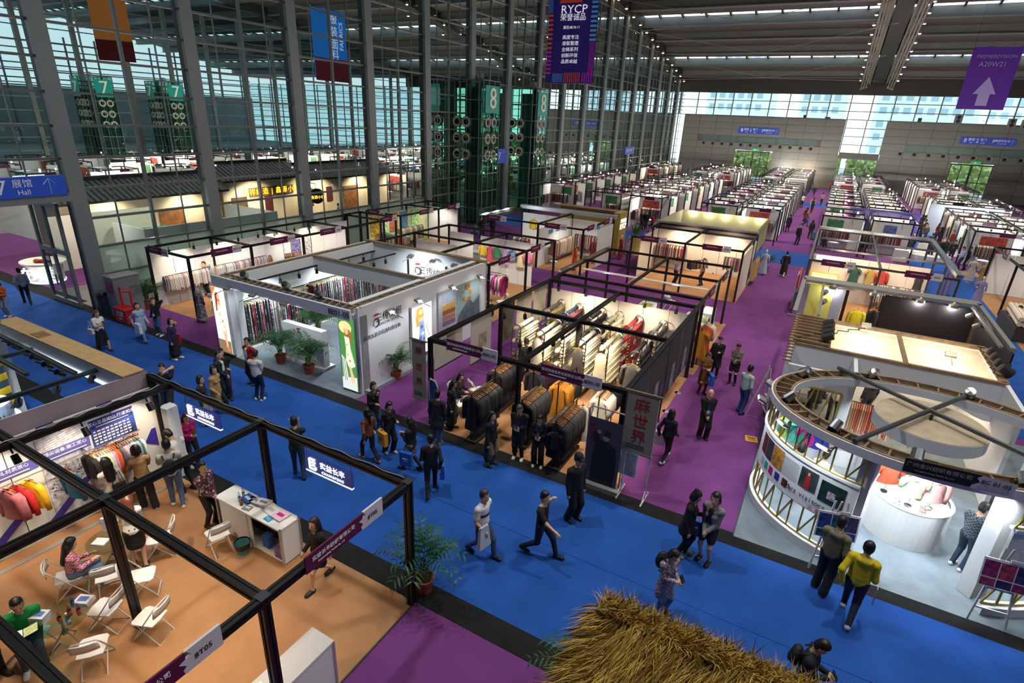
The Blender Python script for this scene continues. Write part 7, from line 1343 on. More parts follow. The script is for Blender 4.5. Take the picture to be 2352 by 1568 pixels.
o=thing('clothes_rack','low rack of bright shirts on the aisle beside the grey-header stand','rack',((-0.43,32.19)[0],(-0.43,32.19)[1],0)); ob('rail',MB().tube([(0,-.6,1.3),(0,.6,1.3)],.015).tube([(0,-.55,0),(0,-.55,1.3)],.015).tube([(0,.55,0),(0,.55,1.3)],.015),CHF,o); ob('foot',MB().bar((-.3,-.55,.02),(.3,-.55,.02),.03).bar((-.3,.55,.02),(.3,.55,.02),.03),CHF,o)
garment_row((-0.43,32.19)[0],(-0.43,32.19)[1],1.29,pi/2,1.1,12,'bright shirts on the low aisle rack beside the grey-header stand',None,.85,.4,('#2a6a4a','#c8a8b8','#4a3a3a','#8a9ab8','#d8d4d0','#3a4a6a'))
t=simple_stand('stand right of the blue cross aisle with mannequins and cream coats',0,0,[9.4,12.4,15.5],[26.4,32,38.8,44.4],[(9.5,44.3,15.5,44.3),(12.4,39,15.5,39)],[(11.0,38.7,0),(14,44.3,0),(9.32,41,-pi/2)],pw=60)
for i,(x,y,cc) in enumerate(((9.2,47,'#c8c0b0'),(9.6,45.8,'#a88a58'),(10.2,44.7,'#8a7a50'),(8.6,40.5,'#8a86b0'),(11.4,31.5,'#b8a070'))): mannequin(x,y,3,'mannequin in %s clothes along the right cross aisle, %s from the far end'%(('pale','tan','olive','lilac','camel')[i],ORD[i]),cc)
o=thing('roll_bench','cream fabric rolls stacked on a low bench by the right cross aisle','stand',(9.6,35.5,0)); ob('bench',MB().box((0,0,.35),(1.2,3.4,.7)),mat('#3a3632',.7),o)
for i in range(6): ob('roll',MB().tube([(-.5+.2*(i%3),-1.6,.85+.25*(i//3)),(-.5+.2*(i%3)+.2,1.6,.85+.25*(i//3))],.11,8),mat('#d8ccb8',.8),o)
garment_row(13.5,41.8,1.7,.3,2.4,2,'rail of tan and cream coats in the mannequin stand',None,1.0,.45,('#b8a07a','#d8ccb8','#c8984a','#e4dccc')); garment_row(11,33,1.5,.6,2,3,'rail of jackets behind the cream rolls'); rack(7.2,41.5,1.2,1.0,1.5,'rack of lilac cloth on the blue cross aisle',False); garment_row(7.2,41.5,1.5,1.2,.9,5,'lilac cloth lengths on the blue cross aisle rack',None,1.4,.4,('#8a86b0','#9a96c0','#7a76a8'))
o=thing('promo_screen','purple mountain-sky backdrop screen right of the aisle far down the hall','screen',(4.2,58,0)); bx('screen',o,(0,0,1.7),(5.2,.15,2.6),mat('#5a4f98',.5,emit=.35,noise=.6,scale=.7)); bx('dark_foot',o,(0,-.1,.35),(5.2,.1,.7),mat('#3a3d48',.6))
o=thing('sales_point','white backdrop wall reading SALES POINT at the right','wall',(11.3,68,0)); bx('board',o,(0,0,1.5),(5.6,.2,3.0),mat('#aeb4bc',.6)); text('A20W21 销售点',.4,INK,o,(-.3,-.12,2.0)); text('SALES POINT',.42,INK,o,(.4,-.12,1.4)); bx('pink_panel',o,(2.2,-.11,1.2),(1.1,.03,2.0),mat('#d8b0b8',.5))
o=thing('round_bench','curved white bench island on the blue carpet at the right','bench',(7.6,54.5,0)); ob('seat',MB().lathe([(0,.45),(1.5,.45),(1.6,.4),(1.6,0)],24),WHITE,o); ob('screen_panel',MB().lathe([(1.3,.45),(1.3,1.0),(1.2,1.0),(1.2,.45)],20,a0=.3,a1=2.2),WHITE,o)
carpet('carpet_blue_lounge',6.2,9.2,49.4,83,CBLUE,.014)
# ================================================================ far rows of shell booths
BULB=MB().ball((0,0,0),.1,8).lathe([(.03,.1),(.09,.16),(.03,.2)],8).mesh('lamp_bulb'); EMB=mat('#fff4e0',.5,emit=40,name='bulb_glow')
def far_rows():
    cols=(('A',(-25.8,-25.8),(1,),(54.5,78)),('B',(-18.4,-14.6),(-1,1),(51,81)),('D',(-8.2,-4.9),(-1,1),(51,81)),('E',(1.2,4.6),(-1,1),(51,81)),('F',(10.9,14.2),(-1,1),(51,81)),
          ('B',(-18.4,-14.6),(-1,1),(90,108)),('D',(-8.2,-4.9),(-1,1),(90,110)),('E',(1.2,4.6),(-1,1),(90,108)),('F',(10.9,14.2),(-1,1),(90,108)),('G',(20.3,23.6),(-1,1),(30,80)),('A',(-25.8,-25.8),(1,),(90,106)))
    nm={'A':'along the glass wall','B':'in the block right of the glass-wall row','D':'in the block left of the main purple aisle','E':'in the block right of the main purple aisle','F':'in the second block right of the main aisle','G':'in the outermost right block'}
    r=random.Random(9); k=0
    RW={('A',1):'row along the glass wall',('B',-1):'second row from the glass wall',('B',1):'third row from the glass wall',('D',-1):'second row left of the main aisle',('D',1):'first row left of the main aisle'}
    for q,(c_,s_) in enumerate((('E',-1),('E',1),('F',-1),('F',1),('G',-1),('G',1))): RW[c_,s_]=ORD[q]+' row right of the main aisle'
    for c_,xs,sides,(y0,y1) in cols:
        for x,s_ in zip(xs,sides):
            y=y0+1.5; i=0
            part='beyond' if y0>84 else 'before'
            rw=RW[c_,s_]; hf='rear half' if y0>84 else 'front half'; gp='shell booths, %s of the %s'%(hf,rw)
            while y<y1:
                if c_=='E' and 56<y<60 or c_=='F' and 66<y<70: y+=3.05; continue
                v=(k*7+i*3)%4; od=ORD[i]; lb='%s white shell booth back, %s of the %s'%(od,hf,rw); sbo=shell_booth(x,y,s_,lb,gp,v)
                garment_row(x+r.uniform(-.3,.3),y+1.15,1.6,0,2.0,r.randrange(7),'clothes on side wall, %s booth back, %s, %s'%(od,hf,rw),'clothes rows, %s, %s'%(hf,rw),.9)
                if r.random()<.5: garment_row(x-s_*1.2,y,1.5,pi/2,1.6,r.randrange(7),'clothes on back wall, %s booth back, %s, %s'%(od,hf,rw),'clothes rows, %s, %s'%(hf,rw),.9)
                if i%2==0: lamp('POINT',(x,y+1.5,2.75),(210 if y<84 else 240)*BOOTH,(NEUT,COOL,WARM)[r.choice((0,0,1,2))],.07); ob('lamp_bulb',BULB,EMB,sbo,(r.uniform(-1.2,1.2),1.5,2.98)).scale=(.6,.6,.6)
                y+=3.05; i+=1; k+=1
far_rows()
# the next hall, behind the glass
r=random.Random(21)
for bi,x in enumerate((-36,-44,-52.5,-61,-69.5,-78)):
    for y in np.arange(50 if x>-47 else 24,108,3.05 if x>-60 else 6.1):
        if r.random()<.12: continue
        if x==-36 and y>100: continue
        k_=('nearest','second','third','fourth','fifth','farthest')[bi]
        hb=shell_booth(x,float(y),1,'pale shell booth behind the glass, '+k_+' row','booths behind the glass, '+k_+' row',int(y)%4)
        if r.random()<.6: garment_row(x,float(y)+1.1,1.6,0,2,r.randrange(7),'clothes row behind the glass, '+k_+' booth row','clothes behind the glass, '+k_+' row',.9)
        if r.random()<.5: ob('lamp_bulb',BULB,EMB,hb,(r.uniform(-1,1),0,2.98)).scale=(.9,.9,.9); lamp('POINT',(x,float(y),2.8),(170 if x>-60 else 280)*BOOTH,(NEUT,COOL,WARM)[r.choice((0,1,2,2))],.08)
# ================================================================ visitors
P=person; J='#2c3e5c'
# along the blue aisle, far left to right
P('man in grey-blue shirt seen from behind near the glass doors',(-31.59,10.67),165,'walk','#8a97a8','long','#1a1c22',H=1.74)
P('person in orange sweater holding a camera by the left stand',(-30.26,9.43),-60,'phone','#d0683a','long','#8a98a8','jeans','#d8d8d8','bob',fem=True,H=1.62)
handbag((*hand_at((-30.26,9.43),-60,.34,0,1.16)[:2],1.2),'#1c1c1e','small black camera held by the person in orange','clutch',.5)
P('woman in white blouse and long black skirt looking at her phone',(-23.24,9.76),5,'wphone','#e8e4e0','tee','#191a1e','long','#2a2a2a','long','#5a3220',fem=True,H=1.64); phone((-23.24,9.76),5,of='the woman in white blouse and long black skirt'); handbag((*hand_at((-23.24,9.76),5,0,-.3,.9)[:2],.98),'#d8d2b8','cream square handbag at the hip of the woman in white blouse','clutch',.1)
P('woman in light blue coat and jeans with a white tote bag',(-22.94,11.08),0,'walk2','#9db4d6','coat','#6f8fb0','jeans','#1a1a1a','bob',fem=True,H=1.64); handbag((*hand_at((-22.94,11.08),0,.3,-.25,.95)[:2],.98),'#d8dce4','white tote bag carried by the woman in light blue coat',rz=0)
P('woman in black cardigan and jeans with white badge, hand at face',(-23.04,11.81),-70,'call','#1c1b1f','jacket','#3e5a80','jeans','#d8d8d8','short','#1a1412',fem=True,H=1.62,badge=True)
P('woman in navy sweater and long black skirt on the phone',(-20.24,10.78),30,'call','#221f4a','long','#15151a','long','#e8e6e4','bob',fem=True,H=1.62); handbag((*hand_at((-20.24,10.78),30,-.1,.3,.9)[:2],.98),'#b01e30','red bag of the woman in navy sweater','paper',.8)
P('man in black long-sleeved top standing with one foot raised behind',(-16.15,9.99),-30,'stride','#1a1b1d','long','#17181c',H=1.72,hh=((.2,-.05,1.08),(.2,.1,1.04)))
P('man in dark navy suit beside the man with raised foot',(-15.94,9.74),25,'clasp','#1c2436','jacket','#1a2030',H=1.72,inner='#e8e8ea')
P('woman in black top and grey trousers behind the left light sign',(-14.96,8.47),35,'stand','#2a2a2c','long','#8d8d90','wide','#3a3a3a','bob',fem=True,H=1.62)
P('woman in beige trench coat next to the woman in grey trousers',(-15.22,9.07),20,'walk','#b0905f','coat','#1d1d20','trousers','#1a1a1a','bun',fem=True,H=1.66,hem=.42)
P('man in red sweater with blue lanyard standing hands behind his back',(-16.17,10.99),-85,'back','#a3141f','long','#17181c','trousers','#151515',H=1.72,badge=True,inner='#e8e8e8')
o=P('man in white tee shirt with lettering on the back and navy jeans',(-15.01,10.36),110,'phone','#e4e2de','tee','#1d2a44','jeans','#efefef','short','#2a201a',H=1.74); text('NTROTTO',.085,INK,o,(-.185,0,1.33),(pi/2,0,-pi/2))
P('stout man in black tee with yellow print calling on a phone',(-16.24,8.17),-60,'call','#1d1e20','tee','#2c2f33','wide','#222222',H=1.78,badge=True); 
P('woman in magenta sweater looking at her phone by the corner post',(-13.29,6.99),-5,'phone','#a81660','long','#1c1d22','trousers','#c8c4b8','long','#3a1f18',fem=True,H=1.63); phone((-13.29,6.99),-5,of='the woman in magenta sweater')
P('man in black tee and jeans photographing on the blue aisle',(-10.62,8.17),140,'camera','#232326','tee','#2b3b56','jeans','#1c1c1c',H=1.74); o=thing('camera','black camera raised by the man in black tee','camera',hand_at((-10.62,8.17),140,.27,0,1.57),rad(140)); ob('body',MB().box((0,0,0),(.06,.13,.09)),INK,o); ob('lens',MB().lathe([(.035,0),(.035,.08),(0,.08)],10),INK,o,(.03,0,0),rot=(0,pi/2,0))
# inside 8T05
P('man in white shirt with lanyard bending over at the stand entrance',(-12.46,6.29),190,'bow','#e6e3e0','long','#1a1c24',H=1.72,badge=True)
P('man in white tee with black backpack seen from behind at the garment rail',(-12.12,5.83),150,'reach','#e2ddd0','tee','#4a5f80','jeans','#e9e2cc',H=1.74); handbag((*hand_at((-12.12,5.83),150,-.2,0,1.2)[:2],1.2),'#2a2826','black backpack on the man in white tee at the rail','backpack',rad(150))
P('woman in tan top and black trousers at the garment rail',(-12.6,5.42),165,'reach','#b08a58','long','#161617','wide','#e8e4dc','bob','#17100c',fem=True,H=1.66)
P('woman in white printed tee and pale jeans holding a phone at the rail',(-12.68,4.82),170,'phone1','#e6ddcf','tee','#b9c6d4','jeans','#d8d4cc','long','#120e0c',fem=True,H=1.64); phone((-12.68,4.82),170,True,'the woman in white printed tee',.36,.08,1.2); handbag((*hand_at((-12.68,4.82),170,-.14,-.1,1.05)[:2],1.05),'#1c1b1b','black shoulder bag of the woman in white printed tee','clutch',1.2)
P('woman in white blouse and black mini skirt leaning over the glass table',(-10.9,4.28),150,'bow','#e2dcd4','long','#19171a','skirt','#1a1614','long','#5a2e1c',fem=True,H=1.66,nod=.4)
P('woman in pink checked jacket seated with her back to the camera',(-11.2,3.25),75,'sit','#b86a7c','jacket','#5a7090','jeans','#d8d4cc','long','#0e0b0a',fem=True,H=1.64,tm=mat('#b86a7c',.85,kind='check',noise=.5,scale=28))
P('man in patterned jacket standing at the left end of the long counter',(-10.78,5.8),15,'clasp','#4a3038','jacket','#161514',H=1.70,tm=mat('#5a2f38',.8,kind='floral',noise=.5,scale=16))
P('man in bright green sweater seated by the bottle table reading papers',(-10.35,2.2),-20,'sit','#0f8a3c','long','#3c4450','jeans','#c9c6c0',H=1.72,hh=((.38,.08,.85),(.38,-.1,.85)),badge=False)
P('man in white shirt seated at the left edge reading a catalogue',(-10.75,1.55),10,'sit','#dcd9dc','long','#17171b',H=1.72,hh=((.42,.08,.88),(.42,-.08,.88)),badge=True); chair(-10.8,1.55,.2,'white folding chair under the man in white shirt')
for p_,hd,lb in(((-10.35,2.2),-20,'yellow-green leaflet held by the man in green'),((-10.75,1.55),10,'open catalogue held by the man in white shirt')):
    o=thing('leaflet',lb,'papers',hand_at(p_,hd,.48,0,.9),rad(hd)); ob('left_page',MB().box((0,.1,0),(.2,.19,.004)),mat('#c8d890' if 'green' in lb else '#d8d4cc',.5,noise=.3,scale=20),o,rot=(.2,0,0)); ob('right_page',MB().box((0,-.1,0),(.2,.19,.004)),PAPER,o,rot=(-.2,0,0))
P('woman in black skirt suit walking out past the 8T05 name board',(-7.38,5.89),262,'walk','#1b1a1c','jacket','#19181a','skirt','#1c1a18','long','#2e1c14',fem=True,H=1.66)
# middle of the blue aisle
o=P('man in white polo with striped band walking with a jacket over his arm',(-5.03,8.3),-5,'walk','#e2e2e4','tee','#3f587a','jeans','#1d1c1c','short','#3a322c',H=1.74,look=.2); ob('chest_stripe',MB().lathe([(.124,1.1),(.128,1.14),(.13,1.2)],18,sy=1.36),mat('#2a2e52',.8),o); ob('red_stripe',MB().lathe([(.131,1.13),(.132,1.145)],18,sy=1.36),mat('#b04a58',.8),o)
o=ob('jacket',MB().add([(0,-.1,0),(.06,.1,0),(.1,.16,-.5),(.03,-.14,-.55),(-.05,-.1,-.02),(-.02,.1,-.02),(0,.14,-.5),(-.06,-.14,-.52)],[(0,1,2,3),(7,6,5,4),(0,3,7,4),(1,5,6,2),(0,4,5,1),(3,2,6,7)]),mat('#d4d6d8',.8),None,(hand_at((-5.03,8.3),-5,.2,-.24,1.05)),rad(-5)); tag(o,'pale jacket hung over the arm of the man in white polo','jacket'); ob('collar',MB().tube([(0,-.1,.0),(.03,.1,.01)],.02,6),mat('#c9cbd0',.8),o)
P('man in black tee and dark jeans striding with his hand at his mouth',(-3.94,8.98),5,'stride','#1a1a1c','tee','#1b2236','jeans','#1a1a1a',H=1.74,hh=((.14,.02,1.52),(.42,-.3,1.0)))
P('security guard in black uniform and cap',(-3.81,10.46),-25,'stand','#17181b','jacket','#15161a','wide','#101010','cap',H=1.86)
P('woman with hair bun in black blazer standing beside the woman in grey cardigan',(-1.19,10.68),0,'phone1','#1a1a1d','coat','#17171a','trousers','#b08a5a','bun','#1a1310',fem=True,H=1.76,hem=.72); handbag((*hand_at((-1.19,10.68),0,.1,.3,.9)[:2],.93),'#1f5fb8','blue paper bag hanging at the side of the woman in black blazer')
P('woman in grey cardigan, black top and shorts with sandals',(-0.75,10.76),-105,'clasp','#8c8a88','jacket','#26262a','shorts','#1f1c1a','bob','#17110f',fem=True,H=1.82,inner='#1a1a1c')
P('woman in plaid coat with lanyard and backpack looking down at her phone',(-1.18,8.85),-35,'phone','#8f7f8e','coat','#6f87a0','jeans','#2a2a2a','bob','#1a1210',fem=True,H=1.62,badge=True,tm=mat('#8f7f8e',.85,kind='check',noise=.35,scale=22)); phone((-1.18,8.85),-35,of='the woman in plaid coat'); handbag((*hand_at((-1.18,8.85),-35,-.2,0,1.2)[:2],1.18),'#1b1b1d','black backpack on the woman in plaid coat','backpack',rad(-35))
P('man in black jacket with backpack bent over a lit phone at the bottom edge',(1.29,7.99),-10,'phone','#1a1c24','jacket','#16181e',H=1.72,nod=.6); phone((1.29,7.99),-10,True,'the man in black jacket at the bottom edge'); handbag((*hand_at((1.29,7.99),-10,-.2,0,1.2)[:2],1.2),'#191a1e','black backpack of the man at the bottom edge','backpack',rad(-10))
P('man in bright yellow hooded windbreaker seen from behind',(2.04,10.71),80,'walk','#d8c01c','hoodie','#1c2436','jeans','#ece8dc',H=1.88); o=thing('catalogue','pink and white catalogue in the hand of the man in yellow','papers',hand_at((2.04,10.71),80,.1,-.34,.74),rad(80)); ob('cover',MB().box((0,0,0),(.24,.012,.3)),mat('#d4cdd4',.5),o); ob('pink_band',MB().box((-.06,0,0),(.09,.016,.3)),mat('#c02a78',.5),o)
P('man in olive hooded sweatshirt with crossbody bag before the blue photo easel',(1.57,11.25),70,'phone1','#75705a','hoodie','#17181a','wide','#6a6052',H=1.84); handbag((*hand_at((1.57,11.25),70,.12,-.2,1.1)[:2],1.12),'#1a1a1c','black crossbody bag of the man in olive sweatshirt','clutch',1)
P('man in dark green check shirt at the right pillar of 8C 01-05',(4.25,13.65),50,'phone','#22303a','long','#1f2f44','jeans','#e4e4e4',H=1.74,tm=mat('#22303a',.85,kind='check',noise=.3,scale=26))
# purple aisles around 8D
P('woman in brown sweater with ponytail stepping onto the black strip',(-9.59,9.7),165,'walk','#6f3f28','long','#19191c','trousers','#b08a60','pony','#17110e',fem=True,H=1.64)
P('woman in long black coat and jeans with a hand at her chin',(-10.52,10.94),-10,'chin','#1b1b1d','coat','#3a5878','jeans','#e4e4e4','bob',fem=True,H=1.64,hem=.5)
P('woman in black outfit carrying a bright orange shopping bag',(-9.38,10.29),-15,'phone1','#1a1a1d','long','#1c1c20','wide','#d0d0ce','bob',fem=True,H=1.64); handbag((*hand_at((-9.38,10.29),-15,.1,-.28,.9)[:2],.93),'#e39a1c','bright orange-yellow shopping bag with black print',rz=rad(-15),txt=1)
P('woman in black jacket, patterned skirt and black boots',(-8.33,9.97),185,'wphone','#1b1b1e','jacket','#6a4a48','boots','#141416','long','#15100e',fem=True,H=1.64,bm=mat('#6a4a48',.85,kind='floral',noise=.5,scale=18)); handbag((*hand_at((-8.33,9.97),185,-.05,.32,.7)[:2],.85),'#1f5fb8','blue shopping bag beside the woman in patterned skirt',rz=.2)
P('young man in black sweater carrying a blue and red shopping bag, walking away',(-7.29,9.45),125,'walk2','#1a1b1e','long','#15161a','trousers','#2a2220','short','#120e0c',H=1.72); handbag((*hand_at((-7.29,9.45),125,.2,-.28,.8)[:2],.86),'#1f62c4','blue plastic bag with red foot carried by the young man in black',rz=rad(125))
P('man in long dark coat and yellow shoes seen from behind at the mirror',(-8.56,11.42),105,'stand','#1f1e22','coat','#33507a','jeans','#b08a1c',H=1.72,hem=.6)
P('long-haired woman in black dress with badge near the folding chairs',(-8.68,12.33),15,'phone1','#17171a','long','#161618','long','#2a241e','long','#120e0c',fem=True,H=1.66,badge=True)
P('woman in black hooded cloak coat at the front of the linen racks',(-6.68,11.32),0,'stand','#131316','coat','#6f6450','wide','#1a1612','long','#100d0c',fem=True,H=1.68,hem=.3)
P('man in dark suit and white trainers with lanyard reading his phone at 8D01-05',(-6.18,12.02),-75,'phone','#1a1d26','coat','#15151a','trousers','#dcdcda','short','#4a4440',H=1.76,badge=True,hem=.66); phone((-6.18,12.02),-75,of='the man in dark suit at 8D01-05')
P('woman in black suit with lanyard looking at her phone at 8D01-05',(-5.55,11.99),-70,'phone','#18191e','jacket','#141418','wide','#c8c0a8','bob','#150f0d',fem=True,H=1.66,badge=True); phone((-5.55,11.99),-70,of='the woman in black suit at 8D01-05')
P('attendant in black with a beret between the linen racks',(-8.36,16.45),-50,'stand','#17171b','jacket','#15151a','trousers','#d8c8a8','cap','#17110e',H=1.70)
P('seated woman in black on the chair by the hanging sheers',(-9.35,13.64),0,'sit','#1c1a1c','long','#20242c','trousers','#cfcac0','long',fem=True,H=1.62); chair((-9.35,13.64)[0],(-9.35,13.64)[1],0,'white folding chair under the seated woman in black')
P('girl in black hoodie with white-striped trousers on the purple aisle',(-2.58,14.26),75,'walk','#17171b','hoodie','#15151a','trousers','#e6e4e2','long','#120e0d',fem=True,H=1.66); handbag((*hand_at((-2.58,14.26),75,.1,.32,.8)[:2],.86),'#c9d8e4','small white carrier bag held by the girl in black hoodie')
P('short-haired person in black coat beside the woman in brown',(-2.51,21.1),-85,'phone1','#19191d','coat','#17171b','trousers','#1a1a1a','short',H=1.66,hem=.5)
P('woman in brown coat with a blue shopping bag',(-2.6,19.36),-60,'phone','#7a5426','coat','#6a4820','boots','#6a2020','bob','#3a2418',fem=True,H=1.62,hem=.45); handbag((*hand_at((-2.6,19.36),-60,.34,.12,1.0)[:2],1.0),'#1f6ad0','blue shopping bag of the woman in brown coat',rz=rad(-60))
P('woman in green knit, black skirt and boots reading her phone',(-1.79,20.83),-95,'phone','#7a7a58','long','#18181b','boots','#1a1614','short','#15110f',fem=True,H=1.64,badge=True,tm=mat('#7a7a58',.9,noise=.4,scale=24)); phone((-1.79,20.83),-95,of='the woman in green knit')
P('man in mint shirt and blue jeans seen from behind by the bare easel',(-1.14,18.6),60,'phone1','#a9c4bc','long','#2a4a80','jeans','#1c1c22','short','#15110f',H=1.74)
P('bald man in black with hands clasped on the purple aisle',(-1.9,16.15),-70,'clasp','#1a1a1d','jacket','#17171a','wide','#222222','bald',H=1.68,badge=True)
P('person in long black robe walking away at the blue cross aisle',(-1.72,40.26),85,'walk','#131316','coat','#121215','long','#d8d4cc','short',H=1.70,res=.02,hem=.2)
# inside the stands
P('man in blue polo talking on the phone in the glass-wall stand',(-26.46,16.26),-80,'call','#4a68b0','tee','#1f2a44','jeans','#222222',H=1.72,badge=True)
P('seated dark-haired person in blue in the glass-wall stand',(-28.71,24.69),200,'sit','#1f3060','long','#1c1e26',H=1.68,res=.02)
for p_,hd,ps,lb,tc,h_ in(((.72,14.95),70,'sit','seated visitor in orange top inside 8C','#d07038','bob'),((1.28,14.9),60,'sit','seated visitor in white with black backpack inside 8C','#d8dade','short'),((1.25,20.6),200,'sit','seated man in light blue shirt behind the lattice of 8C','#9fb8dc','short'),((1.03,20.02),100,'sit','seated dark-haired person beside the light blue man in 8C','#23242a','bob'),((2.53,20.49),120,'stand','person in black standing at the wooden counter in 8C','#17171b','long'),((1.55,19.6),-90,'stand','person whose dark head shows above the arched wall of 8C','#d4d4d2','short')): P(lb,p_,hd,ps,tc,'long','#1e2026','trousers',hair=h_,H=1.7,res=.018)
GP='distant visitors'
far=[((-15.63,30.09),190,'walk','woman in denim dress walking on the purple aisle behind 8E','#5a6a90','skirt','bob'),((-5.82,34.4),170,'stand','woman in pink top behind 8D01-05','#d88a98','trousers','long'),((-7.26,33.65),0,'clasp','woman in lavender shirt behind 8D01-05','#a79ac8','wide','bob'),((-5.3,38.22),200,'sit','seated person in navy behind 8D01-05','#232f50','trousers','short'),((-11.24,36.78),-60,'stand','man in grey sweater on the aisle behind 8D01-05','#9a9698','trousers','short'),((-10.23,36.97),60,'stand','person in black coat on the aisle behind 8D01-05','#17171b','trousers','bob'),((-10.4,38.78),200,'sit','seated person in grey on a white chair behind 8D01-05','#b8b4b8','trousers','short'),
((-23.76,37.64),60,'stand','person in black standing before the glass tower','#17181c','trousers','short'),((-23.22,38.6),100,'stand','person in dark green trousers by the blue carpet near the tower','#202428','wide','long'),((-26.35,31.83),80,'sit','person with long dark hair seated in the frame behind 8E','#3a3034','trousers','long'),((-23.6,36.84),200,'sit','person in teal seated behind the hung garments','#2a6a70','trousers','short'),((-21.66,42.58),200,'sit','woman in white seated in the left bay of the puffer stand','#dcdcd8','trousers','long'),
((-26.21,57.65),60,'stand','person in black by the notice boards, left of the mid row','#1b1b1f','trousers','short'),((-26.08,58.53),200,'stand','person in wine jacket with bag beside the notice boards','#5a3a48','trousers','short'),((-24.88,59),90,'stand','person in dark coat seen from behind near the notice boards','#1e1c1e','trousers','short'),((-25.98,62.6),180,'phone','woman in white blouse at the dark rail','#dcdad8','trousers','long'),((-14.7,50.93),-60,'clasp','person in black near the broad-leaf tub','#17171a','wide','short'),((-14.27,50.86),-100,'stand','person in black beside the one near the broad-leaf tub','#1b191b','trousers','bob'),((-13.52,50.15),200,'walk','woman in red near the broad-leaf tub','#b02028','trousers','bob'),((-16.4,60.46),150,'reach','man in navy reaching up at the pale rails','#23304a','trousers','short'),
((-3.06,59.53),100,'stand','person in dark coat at the left edge of the far purple aisle','#23242c','jeans','short'),((-3.87,74.04),90,'stand','person in black farther up the left edge of the purple aisle','#17171a','trousers','long'),((-1.95,66.53),90,'walk','woman in black with blue bag far up the purple aisle','#16161a','long','long'),((-0.99,57.02),100,'walk','woman with teal suitcase far up the purple aisle','#1c1c22','trousers','long'),((-1.83,77.41),80,'walk','person in pale top farther up the purple aisle','#b8a898','trousers','short'),((-1.1,85.45),80,'walk','man in beige sweater at the far blue cross aisle','#a88a70','jeans','short'),((-2.46,95.77),70,'walk','man in black far up the purple aisle before the end wall','#17171a','trousers','short'),((-0.51,106.42),60,'stand','person in red at the far end of the purple aisle','#a82028','trousers','short'),((-3.47,87.47),-80,'stand','person in blue by the far booths left of the aisle','#3a5a8a','trousers','short'),((-4,104.3),-60,'stand','person in brown by the far booths left of the aisle','#7a5a3a','trousers','bob'),
((0.25,60.82),-60,'sit','person in olive cap seated at the left of the crowded stand','#5a5a3a','trousers','cap'),((1.04,57.94),60,'sit','person in black seated by the white chair in the crowded stand','#1a1a1e','trousers','bob'),((2.14,61.25),100,'sit','person in light blue shirt at the tables of the crowded stand','#b8c8dc','trousers','short'),((2.72,63.01),200,'sit','person in pink at the tables of the crowded stand','#d8b0b0','trousers','long'),((3.91,61.6),20,'sit','person in dark red seated in the crowded stand','#7a3030','trousers','short'),((4.36,60.82),200,'sit','person in white seated in the crowded stand, left of three','#e4e4e6','trousers','short'),((5.29,61.06),150,'sit','person in white seated in the crowded stand, middle of three','#e0e0e4','trousers','short'),((6.14,62.36),200,'sit','person in white seated in the crowded stand, right of three','#e6e4e2','trousers','bob'),((5.6,57.09),80,'stand','person in tan top standing in the crowded stand','#b89a78','trousers','short'),((3.26,53.24),120,'sit','person in black seated under the silver beam','#1a191c','trousers','short'),((0.14,52.02),60,'sit','person in dark green leaning over samples at the left','#2a3a34','trousers','short'),
((9.57,64.19),80,'stand','tall man in black by the right cross aisle','#17181c','trousers','short'),((9.67,60.03),200,'stand','man in red polo at the mannequins','#b01e28','trousers','short'),((9.2,51.18),190,'phone','man in lavender shirt beside the mannequins','#b4b8dc','trousers','short'),((9.6,51.5),170,'stand','man in black behind the man in lavender shirt','#1b1b20','trousers','short'),((11.68,53.53),200,'stand','man in red tee at the right stand','#c01e2c','jeans','short'),((11.86,61.88),60,'sit','person in maroon seated behind the mannequins','#6a2a2a','trousers','short'),((9.59,36.08),170,'sit','person in striped white shirt seated at the right edge','#d8dce4','jeans','short')]
for i,(p_,hd,ps,lb,tc,bk,hr) in enumerate(far): P(lb,p_,hd,ps,tc,'coat' if 'coat' in lb else 'long',('#1c1d24','#2a3344','#24222a')[i%3],bk,hair=hr,H=1.64+.02*(i%5),res=.024,fine=False,fem=hr in('long','bob'),group=None)
o=thing('suitcase','teal suitcase pulled along the far purple aisle','suitcase',((-0.71,56.98)[0],(-0.71,56.98)[1],0)); ob('shell',MB().box((0,0,.38),(.26,.42,.6)),mat('#1f6a6a',.4),o); ob('handle',MB().tube([(0,-.12,.68),(0,-.12,1.0),(0,.12,1.0),(0,.12,.68)],.012,5),DSTEEL,o)
handbag((*(-1.76,69.12),.45),'#1f6ac0','blue bag of the woman in black far up the purple aisle')
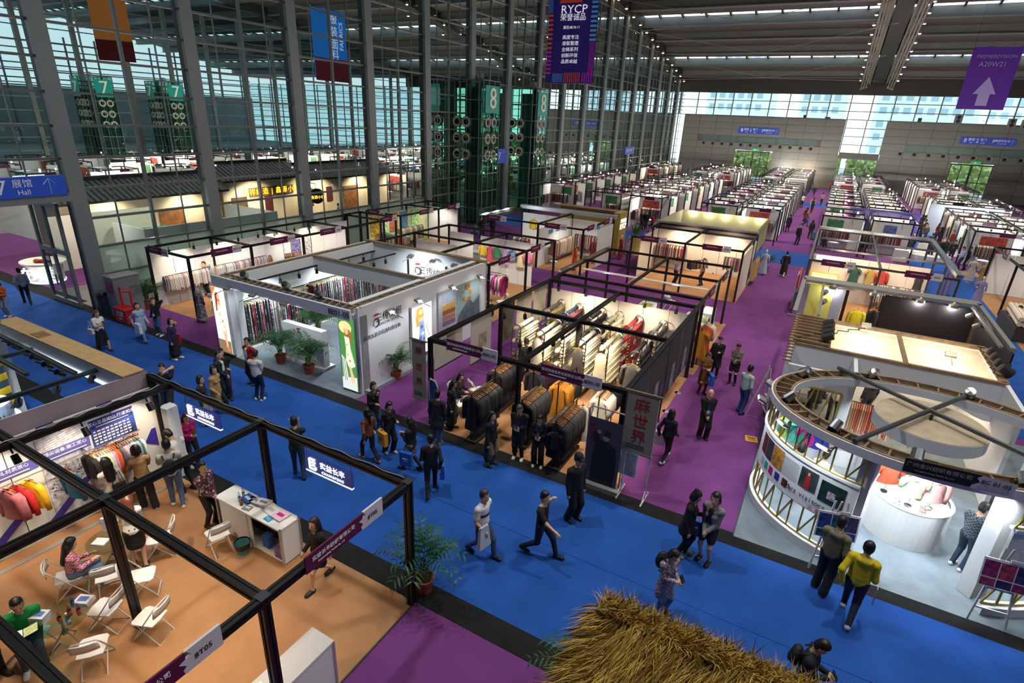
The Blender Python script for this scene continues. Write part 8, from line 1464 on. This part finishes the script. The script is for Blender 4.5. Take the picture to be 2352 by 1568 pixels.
# crowd in the busy blue lounge at the right and visitors behind the glass
r=random.Random(5); crowd=[]
for i in range(20): crowd.append((r.uniform(6.6,9.3),r.uniform(52,71),'visitor in the dense crowd on the blue lounge carpet at the right','crowd in the blue lounge'))
for i in range(16): crowd.append((r.choice((-3.1,-1.8,7.6,-11,-22)),r.uniform(50,105),'small distant visitor on the far aisles','visitors on the far aisles'))
for i in range(10): crowd.append((r.uniform(-50,-33),r.uniform(12.8,60),'visitor dimly seen through the tall glass wall','visitors behind the glass'))
protos={}
for i,(x,y,lb,gp) in enumerate(crowd):
    k=i%6
    if k not in protos: protos[k]=P(lb,(x,y),r.uniform(0,360),('stand','walk','phone','clasp','walk2','phone1')[k],('#1b1b20','#5a5a64','#23304a','#c9c5c0','#7a2a30','#2a2a2e')[k],'long',('#1c1d24','#2a3a5a','#24222a')[k%3],'trousers',hair=('short','long','bob')[k%3],res=.03,fine=False,group=gp)
    else: dup(protos[k],(x,y,0),r.uniform(0,6),lb,gp)
for p_,hd,lb,tc,hr in(((-32.3,14.6),20,'woman with long hair in pale top behind the glass','#c8c0b8','long'),((-30.6,15.4),-100,'man in dark tee behind the glass by the green-bowl counter','#2c3440','short'),((-29.6,13.4),60,'woman in black with long hair close behind the glass','#1b1b20','long')): P(lb,p_,hd,'phone' if 'man in' in lb and 'wo' not in lb else 'stand',tc,'long','#2a3a54','jeans',hair=hr,H=1.68,res=.02,fine=False)
# ================================================================ labels: things that share a description are told apart by their order
TENS=['','','twenty','thirty','forty','fifty','sixty','seventy','eighty','ninety']; LOW=ORD
def ordinal(n):
    if n<=20: return ORD[n-1]
    t,u=divmod(n,10)
    return TENS[t][:-1]+'ieth' if u==0 else TENS[t]+'-'+ORD[u-1]
same={}
for o in list(S.objects):
    if o.parent is None and o.get('label') and o.get('group'): same.setdefault((o['group'],o['label']),[]).append(o)
for (g_,lb),os_ in same.items():
    if len(os_)<2: continue
    P_=np.array([tuple(o.location) for o in os_]); sp=P_.max(0)-P_.min(0); ax=int(sp.argmax())
    if 'visitor' in lb or 'visitors' in lb: key=np.hypot(P_[:,0],P_[:,1]); ph='nearest'
    elif g_.startswith('rolls'): key=P_[:,2]*10+P_[:,0]; ph='from the bottom'
    else: key=P_[:,ax]; ph=('from the left','back','from the bottom')[ax] if 'downlight' in g_ else ('from the left','from the near end','from the bottom')[ax]
    for i,k in enumerate(np.argsort(key)):
        w=ordinal(i+1); os_[k]['label']=lb+', '+('nearest of all' if ph=='nearest' and i==0 else w+' nearest' if ph=='nearest' else w+' '+ph)
if 0:
    for o in S.objects:
        if o.get('label') and o.parent is None:
            n=len(o['label'].replace(',',' ').split())
            if not 4<=n<=16: print('WORDS',n,o.name,o['label'])
